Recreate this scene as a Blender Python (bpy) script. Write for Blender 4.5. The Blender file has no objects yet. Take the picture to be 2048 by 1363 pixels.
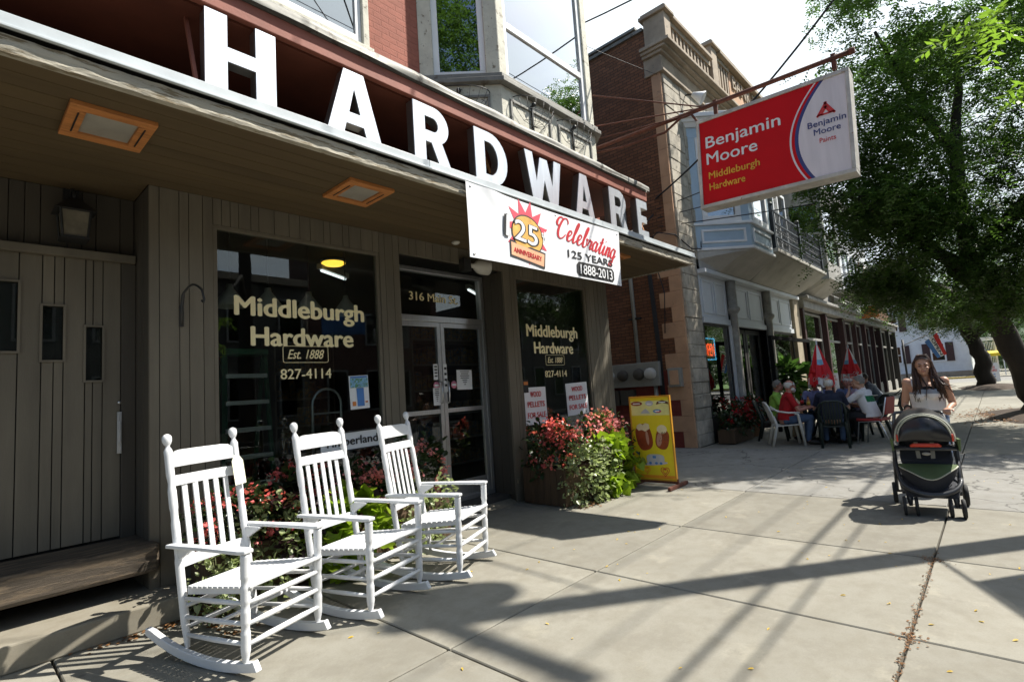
import bpy, bmesh, math, random
import numpy as np
from mathutils import Vector, Matrix, Quaternion, noise
S = bpy.context.scene
COL = S.collection
PI = math.pi
R_ = math.radians
rnd = random.Random(7)

# ------------------------------------------------------------------ camera, sky, sun, exposure
cam_d = bpy.data.cameras.new("camera"); cam = bpy.data.objects.new("camera", cam_d); COL.objects.link(cam)
cam_d.sensor_width = 36.0; cam_d.lens = 1048.42 / 2048 * 36.0
cam_d.clip_start = 0.05; cam_d.clip_end = 1000
yaw, pitch, roll = R_(42.4278), R_(5.4899), R_(-3.87347)
fw = Vector((math.cos(yaw) * math.cos(pitch), math.sin(yaw) * math.cos(pitch), math.sin(pitch)))
rt = fw.cross(Vector((0, 0, 1))).normalized(); up = rt.cross(fw)
r2 = math.cos(roll) * rt + math.sin(roll) * up
u2 = -math.sin(roll) * rt + math.cos(roll) * up
mw = Matrix(((r2.x, u2.x, -fw.x, 0), (r2.y, u2.y, -fw.y, 0), (r2.z, u2.z, -fw.z, 1.45), (0, 0, 0, 1)))
cam.matrix_world = mw
S.camera = cam

AZ, EL = R_(38.5), R_(52.8)
sun_v = Vector((math.cos(AZ) * math.cos(EL), -math.sin(AZ) * math.cos(EL), math.sin(EL)))
W = bpy.data.worlds.new("World"); S.world = W; W.use_nodes = True
nt = W.node_tree; bg = nt.nodes["Background"]
sky = nt.nodes.new("ShaderNodeTexSky"); sky.sky_type = 'NISHITA'; sky.sun_disc = False
sky.sun_elevation = EL; sky.sun_rotation = math.atan2(sun_v.x, sun_v.y)
sky.air_density = 1.0; sky.dust_density = 1.0; sky.ozone_density = 1.0
tc_ = nt.nodes.new("ShaderNodeTexCoord"); mp_ = nt.nodes.new("ShaderNodeMapping"); mp_.inputs['Scale'].default_value = (1.2, 1.2, 3.0)
cn = nt.nodes.new("ShaderNodeTexNoise"); cn.inputs['Scale'].default_value = 1.6; cn.inputs['Detail'].default_value = 9; cn.inputs['Roughness'].default_value = .55
cr = nt.nodes.new("ShaderNodeValToRGB"); cr.color_ramp.elements[0].position = .44; cr.color_ramp.elements[1].position = .66
cm = nt.nodes.new("ShaderNodeMix"); cm.data_type = 'RGBA'; cm.inputs[7].default_value = (7.2, 8.0, 8.6, 1)      # added cloud layer that whitens the sky
nt.links.new(tc_.outputs['Generated'], mp_.inputs[0]); nt.links.new(mp_.outputs[0], cn.inputs['Vector']); sx_ = nt.nodes.new("ShaderNodeSeparateXYZ"); nt.links.new(tc_.outputs['Generated'], sx_.inputs[0])
ma_ = nt.nodes.new("ShaderNodeMath"); ma_.operation = 'MULTIPLY_ADD'; ma_.inputs[1].default_value = .32; nt.links.new(sx_.outputs[0], ma_.inputs[0]); nt.links.new(cn.outputs['Fac'], ma_.inputs[2])
nt.links.new(ma_.outputs[0], cr.inputs[0])
nt.links.new(cr.outputs[0], cm.inputs[0]); nt.links.new(sky.outputs[0], cm.inputs[6]); nt.links.new(cm.outputs[2], bg.inputs[0]); bg.inputs[1].default_value = 0.095
sd = bpy.data.lights.new("sun", 'SUN'); sd.energy = 4.8; sd.angle = R_(0.53); sd.color = (1.0, 0.95, 0.86)
so = bpy.data.objects.new("sun", sd); COL.objects.link(so)
so.rotation_euler = sun_v.to_track_quat('Z', 'Y').to_euler(); so.location = (10, -10, 30)
S.view_settings.view_transform = 'Standard'; S.view_settings.look = 'None'
S.view_settings.exposure = 0.92; S.view_settings.gamma = 1.0
S.render.engine = 'CYCLES'
cy = S.cycles
cy.use_denoising = True
cy.max_bounces = 7; cy.diffuse_bounces = 3; cy.glossy_bounces = 4; cy.transmission_bounces = 6; cy.transparent_max_bounces = 12
cy.caustics_reflective = False; cy.caustics_refractive = False
cy.sample_clamp_indirect = 6.0

# ------------------------------------------------------------------ materials
class N:
    def __init__(s, name):
        s.m = bpy.data.materials.new(name); s.m.use_nodes = True
        s.t = s.m.node_tree; s.b = s.t.nodes["Principled BSDF"]; s.out = s.t.nodes["Material Output"]
    def n(s, ty, **k):
        x = s.t.nodes.new("ShaderNode" + ty)
        for a, b in k.items(): setattr(x, a, b)
        return x
    def l(s, a, b): s.t.links.new(a, b)
    def coord(s, scale=(1, 1, 1)):
        c = s.n("TexCoord"); mp = s.n("Mapping"); mp.inputs['Scale'].default_value = scale
        s.l(c.outputs['Object'], mp.inputs[0]); return mp.outputs[0]
    def noise(s, vec, scale, detail=4, rough=.55):
        x = s.n("TexNoise"); x.inputs['Scale'].default_value = scale; x.inputs['Detail'].default_value = detail
        x.inputs['Roughness'].default_value = rough; s.l(vec, x.inputs['Vector']); return x.outputs['Fac']
    def ramp(s, fac, stops):
        x = s.n("ValToRGB"); e = x.color_ramp.elements
        while len(e) < len(stops): e.new(0.5)
        for i, (p, c) in enumerate(stops):
            e[i].position = p; e[i].color = (c, c, c, 1) if isinstance(c, (int, float)) else (*c, 1)
        s.l(fac, x.inputs[0]); return x.outputs[0]
    def mix(s, fac, a, b, mode='MIX'):
        x = s.n("Mix", data_type='RGBA', blend_type=mode)
        for sock, v in ((x.inputs[0], fac), (x.inputs[6], a), (x.inputs[7], b)):
            if hasattr(v, 'is_output'): s.l(v, sock)
            elif isinstance(v, (int, float)): sock.default_value = v
            else: sock.default_value = (*v, 1)
        return x.outputs[2]
    def math(s, op, a, b=0.0):
        x = s.n("Math", operation=op)
        for i, v in enumerate((a, b)):
            if hasattr(v, 'is_output'): s.l(v, x.inputs[i])
            else: x.inputs[i].default_value = v
        return x.outputs[0]
    def bump(s, h, strength, dist=.01):
        x = s.n("Bump"); x.inputs['Strength'].default_value = strength; x.inputs['Distance'].default_value = dist
        s.l(h, x.inputs['Height']); s.l(x.outputs[0], s.b.inputs['Normal'])
    def set(s, **k):
        for a, v in k.items():
            sock = s.b.inputs[a.replace('_', ' ')]
            if hasattr(v, 'is_output'): s.l(v, sock)
            elif isinstance(v, tuple): sock.default_value = (*v, 1)
            else: sock.default_value = v
        return s
MATS = {}
def M(name, col, rough=.6, metal=0.0, var=.18, scale=3.0, bump=.0, bscale=None, stretch=(1, 1, 1), col2=None, thr=.55, isl=0.0, spec=.5, emit=None, es=1.0):
    if name in MATS: return MATS[name]
    s = N(name); v = s.coord(stretch)
    f = s.noise(v, scale, 6, .62)
    a = tuple(c * (1 - var) for c in col); b = tuple(min(1, c * (1 + var)) for c in col)
    c = s.mix(s.ramp(f, ((.3, 0.0), (.7, 1.0))), a, b)
    if col2:
        f2 = s.noise(v, scale * 2.3, 8, .7)
        c = s.mix(s.ramp(f2, ((thr, 0.0), (thr + .06, 1.0))), c, col2)
    if isl:
        g = s.n("NewGeometry"); k = s.ramp(g.outputs['Random Per Island'], ((0, 1 - isl), (1, 1 + isl)))
        x = s.n("Mix", data_type='RGBA', blend_type='MULTIPLY'); x.inputs[0].default_value = 1; s.l(c, x.inputs[6]); s.l(k, x.inputs[7]); c = x.outputs[2]
    s.set(Base_Color=c, Roughness=rough, Metallic=metal)
    s.b.inputs['Specular IOR Level'].default_value = spec
    if bump: s.bump(s.noise(v, bscale or scale * 8, 6, .7), bump)
    if emit: s.set(Emission_Color=emit, Emission_Strength=es)
    MATS[name] = s.m; return s.m

def concrete(name, base, joint=True, crack=0.0, stain=.35):
    s = N(name); v = s.coord()
    big = s.noise(v, .7, 5, .6); mid = s.noise(v, 6, 6, .7); fine = s.noise(v, 90, 3, .8)
    c = s.mix(s.ramp(big, ((.3, 0.0), (.7, 1.0))), tuple(x * (1 - stain * .4) for x in base), tuple(x * 1.08 for x in base))
    c = s.mix(s.ramp(mid, ((.42, 0.0), (.72, .75))), c, (base[0] * .74, base[1] * .71, base[2] * .66))
    pat = s.noise(v, 1.7, 8, .72); c = s.mix(s.ramp(pat, ((.52, 0.0), (.60, .5))), c, (base[0] * .72, base[1] * .70, base[2] * .68)); pat2 = s.noise(v, 2.9, 8, .7); c = s.mix(s.ramp(pat2, ((.58, 0.0), (.66, .5))), c, (base[0] * 1.22, base[1] * 1.2, base[2] * 1.15))
    c = s.mix(s.ramp(fine, ((.42, .0), (.75, .35))), c, tuple(x * .6 for x in base))
    g = s.n("NewGeometry")
    k = s.ramp(g.outputs['Random Per Island'], ((0, .86), (1, 1.08)))
    x = s.n("Mix", data_type='RGBA', blend_type='MULTIPLY'); x.inputs[0].default_value = 1; s.l(c, x.inputs[6]); s.l(k, x.inputs[7]); c = x.outputs[2]
    spots = s.n("TexVoronoi"); spots.inputs['Scale'].default_value = 2.3; s.l(v, spots.inputs['Vector'])
    c = s.mix(s.ramp(spots.outputs['Distance'], ((.0, .6), (.032, .5), (.05, 0.0))), c, (.1, .09, .08))
    if crack:
        d = s.n("VectorMath", operation='ADD'); nz = s.n("TexNoise"); nz.inputs['Scale'].default_value = 2.5
        nz.inputs['Detail'].default_value = 6; s.l(v, nz.inputs['Vector'])
        sc = s.n("VectorMath", operation='SCALE'); sc.inputs['Scale'].default_value = .7; s.l(nz.outputs['Color'], sc.inputs[0])
        s.l(v, d.inputs[0]); s.l(sc.outputs[0], d.inputs[1])
        vo = s.n("TexVoronoi", feature='DISTANCE_TO_EDGE'); vo.inputs['Scale'].default_value = .62; s.l(d.outputs[0], vo.inputs['Vector'])
        c = s.mix(s.ramp(vo.outputs['Distance'], ((0, crack), (.004, crack), (.011, 0.0))), c, (.03, .028, .025))
    s.set(Base_Color=c, Roughness=.85); s.b.inputs['Specular IOR Level'].default_value = .3
    s.bump(s.noise(v, 120, 4, .8), .25, .004)
    MATS[name] = s.m; return s.m

def brick(name, c1, c2, mortar, axis='yz', bw=.21, rh=.075, paint=None, pz=None, rough=.85, bump=.6):
    s = N(name); tc = s.n("TexCoord"); sp = s.n("SeparateXYZ"); s.l(tc.outputs['Object'], sp.inputs[0])
    cb = s.n("CombineXYZ"); s.l(sp.outputs['Y' if axis[0] == 'y' else 'X'], cb.inputs[0]); s.l(sp.outputs['Z'], cb.inputs[1])
    b = s.n("TexBrick"); b.inputs['Scale'].default_value = 1; b.inputs['Brick Width'].default_value = bw; b.inputs['Row Height'].default_value = rh
    b.inputs['Mortar Size'].default_value = .008; b.inputs['Mortar Smooth'].default_value = .3
    b.inputs['Color1'].default_value = (*c1, 1); b.inputs['Color2'].default_value = (*c2, 1); b.inputs['Mortar'].default_value = (*mortar, 1)
    s.l(cb.outputs[0], b.inputs['Vector'])
    v = s.coord(); c = s.mix(s.ramp(s.noise(v, 2.2, 6, .7), ((.3, .0), (.75, .6))), b.outputs['Color'], tuple(x * .55 for x in c1))
    c = s.mix(s.ramp(s.noise(v, 14, 5, .7), ((.55, .0), (.8, .5))), c, tuple(min(1, x * 1.5) for x in mortar))
    if paint:
        if pz is None: c = s.mix(s.ramp(s.noise(v, 7, 8, .75), ((.58, 1.0), (.64, .15))), c, paint)
        else:
            z = s.math('ADD', sp.outputs['Z'], s.math('MULTIPLY', s.noise(v, 6, 4), .12))
            k = s.ramp(s.math('DIVIDE', z, pz * 2), ((.495, 1.0), (.505, 0.0)))
            pc = s.mix(s.ramp(s.noise(v, 5, 8, .7), ((.5, 0.0), (.8, .8))), paint, (.2, .09, .05))
            c = s.mix(k, c, pc)
    s.set(Base_Color=c, Roughness=rough)
    h = s.math('ADD', s.math('MULTIPLY', b.outputs['Fac'], -1.0), s.math('MULTIPLY', s.noise(v, 40, 4), .35))
    s.bump(h, bump, .012)
    MATS[name] = s.m; return s.m

def glass(name, tint=(.9, .95, .93), refl=1.0, ior=1.5):
    s = N(name); s.t.nodes.remove(s.b)
    tr = s.n("BsdfTransparent"); tr.inputs[0].default_value = (*tint, 1)
    gl = s.n("BsdfGlossy"); gl.inputs['Roughness'].default_value = .0
    fr = s.n("Fresnel"); ge = s.n("NewGeometry")
    s.l(s.math('ADD', s.math('MULTIPLY', ge.outputs['Backfacing'], 1 / ior - ior), ior), fr.inputs['IOR'])   # the far side of the pane reflects like the near side
    nz = s.noise(s.coord(), 1.3, 2); bp = s.n("Bump"); bp.inputs['Strength'].default_value = .02; bp.inputs['Distance'].default_value = .01; s.l(nz, bp.inputs['Height'])
    s.l(bp.outputs[0], gl.inputs['Normal'])
    mx = s.n("MixShader"); s.l(s.math('MULTIPLY', fr.outputs[0], refl), mx.inputs[0]); s.l(tr.outputs[0], mx.inputs[1]); s.l(gl.outputs[0], mx.inputs[2])
    s.l(mx.outputs[0], s.out.inputs[0]); MATS[name] = s.m; return s.m

def leafmat(name, col, trans=.45, gloss=.35, var=.5):
    s = N(name); g = s.n("NewGeometry")
    c = s.mix(g.outputs['Random Per Island'], tuple(x * (1 - var) for x in col), tuple(x * (1 + var) for x in col))
    c = s.mix(s.ramp(s.noise(s.coord(), 30, 4), ((.4, 0.0), (.8, .4))), c, tuple(x * .6 for x in col))
    s.set(Base_Color=c, Roughness=gloss)
    tl = s.n("BsdfTranslucent"); s.l(s.mix(.35, c, (col[0] * 1.6, col[1] * 1.9, col[2] * .7)), tl.inputs[0])
    mx = s.n("MixShader"); mx.inputs[0].default_value = trans; s.l(s.b.outputs[0], mx.inputs[1]); s.l(tl.outputs[0], mx.inputs[2])
    s.l(mx.outputs[0], s.out.inputs[0]); MATS[name] = s.m; return s.m

# ------------------------------------------------------------------ mesh helpers
class MB:
    def __init__(s): s.v = []; s.f = []; s.mi = []; s.sm = []
    def add(s, vs, fs, m=0, smooth=False, X=None):
        o = len(s.v)
        if X is not None: vs = [tuple(X @ Vector(p)) for p in vs]
        s.v += [tuple(p) for p in vs]
        for f in fs: s.f.append([i + o for i in f]); s.mi.append(m); s.sm.append(smooth)
        return s
    def box(s, x0, x1, y0, y1, z0, z1, m=0, X=None):
        return s.add([(x0, y0, z0), (x1, y0, z0), (x1, y1, z0), (x0, y1, z0), (x0, y0, z1), (x1, y0, z1), (x1, y1, z1), (x0, y1, z1)],
                     [(0, 3, 2, 1), (4, 5, 6, 7), (0, 1, 5, 4), (1, 2, 6, 5), (2, 3, 7, 6), (3, 0, 4, 7)], m, False, X)
    def bar(s, p, q, w, h, m=0, upv=(0, 0, 1)):
        p, q = Vector(p), Vector(q); d = (q - p); L = d.length; d.normalize(); u = Vector(upv)
        sd_ = d.cross(u)
        if sd_.length < 1e-4: sd_ = d.cross(Vector((1, 0, 0)))
        sd_.normalize(); u = sd_.cross(d)
        X = Matrix(((d.x, sd_.x, u.x, p.x), (d.y, sd_.y, u.y, p.y), (d.z, sd_.z, u.z, p.z), (0, 0, 0, 1)))
        return s.box(0, L, -w / 2, w / 2, -h / 2, h / 2, m, X)
    def tube(s, pts, r, n=8, m=0, smooth=True, closed=False, cap=True, flat=1.0):
        pts = [Vector(p) for p in pts]; k = len(pts)
        rs = list(r) if isinstance(r, (list, tuple)) else [r] * k
        vs = []; prev = None
        for i, p in enumerate(pts):
            if closed: d = pts[(i + 1) % k] - pts[i - 1]
            else: d = pts[min(i + 1, k - 1)] - pts[max(i - 1, 0)]
            if d.length < 1e-9: d = Vector((0, 0, 1))
            d.normalize()
            if prev is None:
                a = Vector((0, 0, 1)) if abs(d.z) < .9 else Vector((1, 0, 0))
                a = (a - d * a.dot(d)).normalized()
            else:
                a = prev - d * prev.dot(d)
                a = a.normalized() if a.length > 1e-6 else Vector((1, 0, 0))
            prev = a; b = d.cross(a)
            for j in range(n):
                t = 2 * PI * j / n; vs.append(p + rs[i] * (math.cos(t) * a * flat + math.sin(t) * b))
        fs = []
        for i in range(k if closed else k - 1):
            for j in range(n):
                i2 = (i + 1) % k
                fs.append((i * n + j, i * n + (j + 1) % n, i2 * n + (j + 1) % n, i2 * n + j))
        if cap and not closed:
            fs.append(tuple(range(n - 1, -1, -1))); fs.append(tuple((k - 1) * n + j for j in range(n)))
        return s.add(vs, fs, m, smooth)
    def lathe(s, prof, p, q=None, n=14, m=0):
        # profile (r, t): t along p->q in metres; q gives the axis direction
        p = Vector(p); d = (Vector(q) - p).normalized() if q is not None else Vector((0, 0, 1))
        a = Vector((1, 0, 0)) if abs(d.x) < .9 else Vector((0, 1, 0)); a = (a - d * a.dot(d)).normalized(); b = d.cross(a)
        vs = [p + d * t + r * (math.cos(2 * PI * j / n) * a + math.sin(2 * PI * j / n) * b) for r, t in prof for j in range(n)]
        fs = [(i * n + j, i * n + (j + 1) % n, (i + 1) * n + (j + 1) % n, (i + 1) * n + j) for i in range(len(prof) - 1) for j in range(n)]
        fs.append(tuple(range(n - 1, -1, -1))); fs.append(tuple((len(prof) - 1) * n + j for j in range(n)))
        return s.add(vs, fs, m, True)
    def ell(s, c, r, m=0, nu=16, nv=10, X=None):
        if isinstance(r, (int, float)): r = (r, r, r)
        vs = [(c[0], c[1], c[2] - r[2])]
        for i in range(1, nv):
            t = PI * i / nv
            for j in range(nu):
                a = 2 * PI * j / nu
                vs.append((c[0] + r[0] * math.sin(t) * math.cos(a), c[1] + r[1] * math.sin(t) * math.sin(a), c[2] - r[2] * math.cos(t)))
        vs.append((c[0], c[1], c[2] + r[2])); L = len(vs) - 1; fs = []
        for j in range(nu):
            fs.append((0, 1 + (j + 1) % nu, 1 + j)); fs.append((L, L - nu + j, L - nu + (j + 1) % nu))
        for i in range(nv - 2):
            for j in range(nu):
                a = 1 + i * nu; fs.append((a + j, a + (j + 1) % nu, a + nu + (j + 1) % nu, a + nu + j))
        return s.add(vs, fs, m, True, X)
    def prism(s, poly, f3, depth, m=0, smooth=False):
        # poly 2-D points, f3 maps (u, v, w) to 3-D; extruded from w = 0 to depth
        n = len(poly); vs = [f3(u, v, 0) for u, v in poly] + [f3(u, v, depth) for u, v in poly]
        fs = [tuple(range(n)), tuple(range(2 * n - 1, n - 1, -1))] + [(i, n + i, n + (i + 1) % n, (i + 1) % n) for i in range(n)]
        return s.add(vs, fs, m, smooth)
    def grid(s, fn, nu, nv, m=0, smooth=True):
        vs = [fn(i / nu, j / nv) for j in range(nv + 1) for i in range(nu + 1)]
        fs = [(j * (nu + 1) + i, j * (nu + 1) + i + 1, (j + 1) * (nu + 1) + i + 1, (j + 1) * (nu + 1) + i) for j in range(nv) for i in range(nu)]
        return s.add(vs, fs, m, smooth)
    def loft(s, polys, m=0, smooth=False, cap=True):
        n = len(polys[0]); vs = [p for poly in polys for p in poly]; fs = []
        for k in range(len(polys) - 1):
            for i in range(n): fs.append((k * n + i, k * n + (i + 1) % n, (k + 1) * n + (i + 1) % n, (k + 1) * n + i))
        if cap: fs.append(tuple(range(n - 1, -1, -1))); fs.append(tuple((len(polys) - 1) * n + i for i in range(n)))
        return s.add(vs, fs, m, smooth)
    def text(s, txt, size, f3, m=0, bold=0.0, shear=0.0, align='LEFT', depth=.002, width=None, spacing=1.0):
        vs, fs = text_geo(txt, 0.0, shear, spacing)
        xs = [p[0] for p in vs]; x0, x1 = min(xs), max(xs); k = size
        sx = k if width is None else width / (x1 - x0)
        off = -x0 * sx - {'LEFT': 0, 'CENTER': .5, 'RIGHT': 1}[align] * (x1 - x0) * sx
        for i, q in enumerate(((0, 0), (-1, 0), (1, 0), (0, 1), (0, -1)) if bold > .001 else ((0, 0),)):   # heavier strokes from shifted copies
            s.add([f3((p[0] + q[0] * bold) * sx + off, (p[1] + q[1] * bold * .6) * k, p[2] * depth * (1 + .12 * i)) for p in vs], fs, m)
        return s
    def build(s, name, mats, parent=None, bevel=0.0, fix=False, seg=2):
        me = bpy.data.meshes.new(name); me.from_pydata(s.v, [], s.f)
        if not isinstance(mats, (list, tuple)): mats = [mats]
        for mt in mats: me.materials.append(mt)
        me.polygons.foreach_set('material_index', s.mi); me.polygons.foreach_set('use_smooth', s.sm)
        if fix:
            b = bmesh.new(); b.from_mesh(me); bmesh.ops.recalc_face_normals(b, faces=b.faces); b.to_mesh(me); b.free()
        me.update()
        return link(name, me, parent, bevel, seg)
def link(name, me, parent=None, bevel=0.0, seg=2):
    o = bpy.data.objects.new(name, me); COL.objects.link(o)
    if parent is not None:
        o.parent = parent
        if parent.get('_w'): o.location = -parent.location
    if bevel:
        b = o.modifiers.new('bevel', 'BEVEL'); b.width = bevel; b.segments = seg; b.limit_method = 'ANGLE'; b.angle_limit = R_(40)
    return o
_tc = {}
def text_geo(txt, bold, shear, spacing):
    k = (txt, bold, shear, spacing)
    if k in _tc: return _tc[k]
    c = bpy.data.curves.new('t', 'FONT'); c.body = txt; c.offset = bold; c.shear = shear; c.extrude = .5; c.resolution_u = 3; c.space_character = spacing
    o = bpy.data.objects.new('t', c); COL.objects.link(o)
    e = o.evaluated_get(bpy.context.evaluated_depsgraph_get()); me = e.to_mesh()
    vs = [(v.co.x, v.co.y, v.co.z + .5) for v in me.vertices]; fs = [tuple(p.vertices) for p in me.polygons]
    e.to_mesh_clear(); bpy.data.objects.remove(o); bpy.data.curves.remove(c)
    _tc[k] = (vs, fs); return _tc[k]
def shape_geo(polys, depth):
    # filled 2-D outline with holes, extruded to depth
    c = bpy.data.curves.new('s', 'CURVE'); c.dimensions = '2D'; c.fill_mode = 'BOTH'; c.extrude = depth / 2
    for pl in polys:
        sp = c.splines.new('POLY'); sp.points.add(len(pl) - 1); sp.use_cyclic_u = True
        for i, (x, y) in enumerate(pl): sp.points[i].co = (x, y, 0, 1)
    o = bpy.data.objects.new('s', c); COL.objects.link(o)
    e = o.evaluated_get(bpy.context.evaluated_depsgraph_get()); me = e.to_mesh()
    vs = [(v.co.x, v.co.y, v.co.z + depth / 2) for v in me.vertices]; fs = [tuple(p.vertices) for p in me.polygons]
    e.to_mesh_clear(); bpy.data.objects.remove(o); bpy.data.curves.remove(c)
    return vs, fs
def tag(o, label, cat, group=None, kind=None):
    if label: o['label'] = label
    if cat: o['category'] = cat
    if group: o['group'] = group
    if kind: o['kind'] = kind
    return o
def root(name, label, cat, loc=(0, 0, 0), rz=0.0, group=None, world=False):
    o = bpy.data.objects.new(name, None); COL.objects.link(o); o.location = loc; o.rotation_euler = (0, 0, rz)
    o.empty_display_size = .1
    if world: o['_w'] = 1
    return tag(o, label, cat, group)
def dup(r, loc, rz=None, label=None):
    c = r.copy(); COL.objects.link(c); c.location = loc
    if rz is not None: c.rotation_euler = (0, 0, rz)
    if label: c['label'] = label
    for ch in r.children:
        d = ch.copy(); COL.objects.link(d); d.parent = c
        for g in ch.children:
            e = g.copy(); COL.objects.link(e); e.parent = d
    return c
def xz(Y, out=-1): return lambda u, v, w: (u, Y + out * w, v)       # text on a wall facing the street: u = X, v = Z
def fr(x0, x1, z0, z1, w, Y0, Y1, mb=None, m=0):                    # rectangular frame in the XZ plane, pieces butted
    mb = mb or MB()
    mb.box(x0, x1, Y0, Y1, z1 - w, z1, m); mb.box(x0, x1, Y0, Y1, z0, z0 + w, m)
    mb.box(x0, x0 + w, Y0, Y1, z0 + w, z1 - w, m); mb.box(x1 - w, x1, Y0, Y1, z0 + w, z1 - w, m)
    return mb
def structure(o): o['kind'] = 'structure'; return o
# ------------------------------------------------------------------ materials used in many places
concrete('walk', (.268, .254, .212)); concrete('alley', (.24, .234, .215), crack=.6); concrete('step', (.29, .265, .21), stain=.6)
M('joint', (.06, .05, .04), .95); M('asphalt', (.055, .055, .055), .9, scale=20, bump=.3); M('kerb', (.4, .38, .34), .85, bump=.2)
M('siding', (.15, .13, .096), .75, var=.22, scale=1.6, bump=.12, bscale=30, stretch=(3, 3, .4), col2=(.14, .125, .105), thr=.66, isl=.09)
M('shaded_dark_siding', (.07, .06, .046), .8, var=.15, scale=1.6, bump=.12, bscale=30, stretch=(3, 3, .4), isl=.1)  # siding with the shade of the reveals put into its colour; reused elsewhere
M('soffit', (.095, .065, .03), .75, var=.15, scale=2, bump=.06, stretch=(.5, 4, 4), isl=.08)
M('weathered', (.4, .37, .3), .9, var=.3, scale=3, bump=.9, bscale=14, stretch=(.6, 3, 5), col2=(.2, .16, .1), thr=.52)
M('flashing', (.2, .195, .175), .6, metal=.2, var=.3, scale=3, col2=(.12, .1, .08), thr=.56, bump=.15)
M('white_metal', (.5, .54, .56), .4, var=.15, scale=3, col2=(.3, .27, .22), thr=.66)
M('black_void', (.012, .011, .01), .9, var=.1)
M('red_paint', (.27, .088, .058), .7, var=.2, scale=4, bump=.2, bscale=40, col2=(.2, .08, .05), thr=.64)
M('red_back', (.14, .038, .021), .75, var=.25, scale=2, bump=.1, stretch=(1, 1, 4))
M('peeling', (.56, .54, .45), .75, var=.14, scale=6, bump=.6, bscale=22, col2=(.2, .17, .12), thr=.585)
M('vinyl', (.8, .8, .8), .35, var=.04)
M('alu', (.62, .63, .64), .32, metal=.85, var=.1, scale=8, stretch=(8, 8, .6))
M('letter_face', (.74, .77, .82), .3, metal=.55, var=.1, scale=3, stretch=(6, 1, .5))
M('letter_side', (.5, .48, .45), .28, metal=.9, var=.15, scale=6)
M('wood_orange', (.5, .2, .06), .6, var=.3, scale=3, bump=.2, stretch=(1, 6, 6), col2=(.25, .09, .03), thr=.6)
M('frosted', (.32, .3, .26), .4); M('black_iron', (.02, .02, .02), .5); M('brass', (.35, .28, .15), .35, metal=.9)
M('gold_letter', (.92, .8, .46), .45, var=.06); M('black_ink', (.015, .015, .017), .6); M('paper', (.78, .79, .8), .7, var=.03)
M('red_ink', (.6, .03, .03), .6, var=.05); M('white_paint', (.66, .67, .68), .5, col2=(.5, .49, .46), thr=.68, var=.06, scale=6, bump=.03, bscale=40)
M('dark_wood', (.09, .055, .03), .8, var=.3, scale=3, bump=.3, stretch=(4, 4, .6)); M('log', (.06, .047, .034), .85, var=.3, scale=2.5, bump=.6, bscale=12, stretch=(.5, 4, 4), col2=(.12, .09, .06), thr=.5)
M('interior', (.06, .055, .05), .8); M('interior_pale', (.22, .2, .17), .8)
glass('shop_glass', (.8, .85, .83), 1.3); glass('pane', (.35, .42, .42), 9.0)
brick('red_brick', (.36, .115, .075), (.31, .1, .065), (.33, .11, .07), 'xz', bump=1.0)
brick('bank_brick', (.15, .062, .027), (.25, .105, .048), (.055, .03, .02), 'yz', paint=(.2, .035, .025), pz=1.75, bump=.9)

# ------------------------------------------------------------------ setting: ground, road, pavement
def flat(name, x0, x1, y0, y1, z, mt, th=.02):
    return structure(MB().box(x0, x1, y0, y1, z - th, z).build(name, MATS[mt]))
flat('ground', -500, 500, -500, 500, -.2, 'asphalt', .4)
flat('road', -60, 140, -11.5, -2.5, -.13, 'asphalt', .06)
structure(MB().box(-60, 48.0, -2.49, -2.33, -.13, .0).build('kerb', MATS['kerb'], None, .02))
flat('sidewalk_bed', -60, 110, -2.33, 16, -.03, 'joint', .1)
b = MB()
XS = [-4.2, -2.6, -1.03, .5, 2.02, 3.536, 5.05, 6.93]
g = .007
for i in range(len(XS) - 1):
    for y0, y1 in ((-2.32, .51), (.51, 2.5), (2.5, 5.3)):
        b.box(XS[i] + g, XS[i + 1] - g, y0 + g, y1 - g, -.05, 0)
x = 10.95
while x < 46:
    for y0, y1 in ((-2.32, .56), (.56, 2.6), (2.6, 4.79)):
        b.box(x + g, x + 1.52 - g, y0 + g, y1 - g, -.05, 0)
    x += 1.52
structure(b.build('sidewalk', MATS['walk'], None, .006, seg=1))
b = MB()
for y0, y1 in ((-2.32, .53), (.53, 2.53), (2.53, 16)): b.box(6.93 + g, 10.95 - g, y0 + g, y1 - g, -.05, 0)
structure(b.build('alley_paving', MATS['alley'], None, .006, seg=1))
structure(MB().box(46.5, 58, -40, 40, -.05, -.012).build('cross_street', MATS['alley']))
structure(MB().box(58.2, 110, -2.3, 1.4, -.05, .04).build('far_walk', MATS['walk']))
M('grass', (.1, .2, .035), .9, scale=6, var=.4, bump=.5)
structure(MB().box(60, 180, -60, -2.4, -.05, .1).box(60, 180, 1.5, 60, -.05, .1).build('lawn', MATS['grass']))
structure(MB().box(-3, 1.24, 4.45, 5.3, 0.0, .166).build('step', MATS['step'], None, .012))
structure(MB().add([(3.5, 4.78, .002), (5.2, 4.78, .002), (5.2, 5.3, .1), (3.5, 5.3, .1), (3.5, 5.3, 0), (5.2, 5.3, 0)],
                   [(0, 1, 2, 3), (3, 2, 5, 4), (0, 3, 4), (1, 5, 2)]).build('door_ramp', MATS['step']))
M('soil', (.05, .032, .02), .95, scale=8, bump=.8)
def mound(cx, cy, rx, ry, h):
    def fn(u, v):
        a = 2 * PI * u; r = v; k = 1 + .12 * math.sin(3 * a + cx) + .07 * math.sin(7 * a)
        return (cx + rx * r * k * math.cos(a), cy + ry * r * k * math.sin(a), .004 + h * (1 - r * r))
    return structure(MB().grid(fn, 32, 6).build('tree_pit', MATS['soil']))
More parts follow.
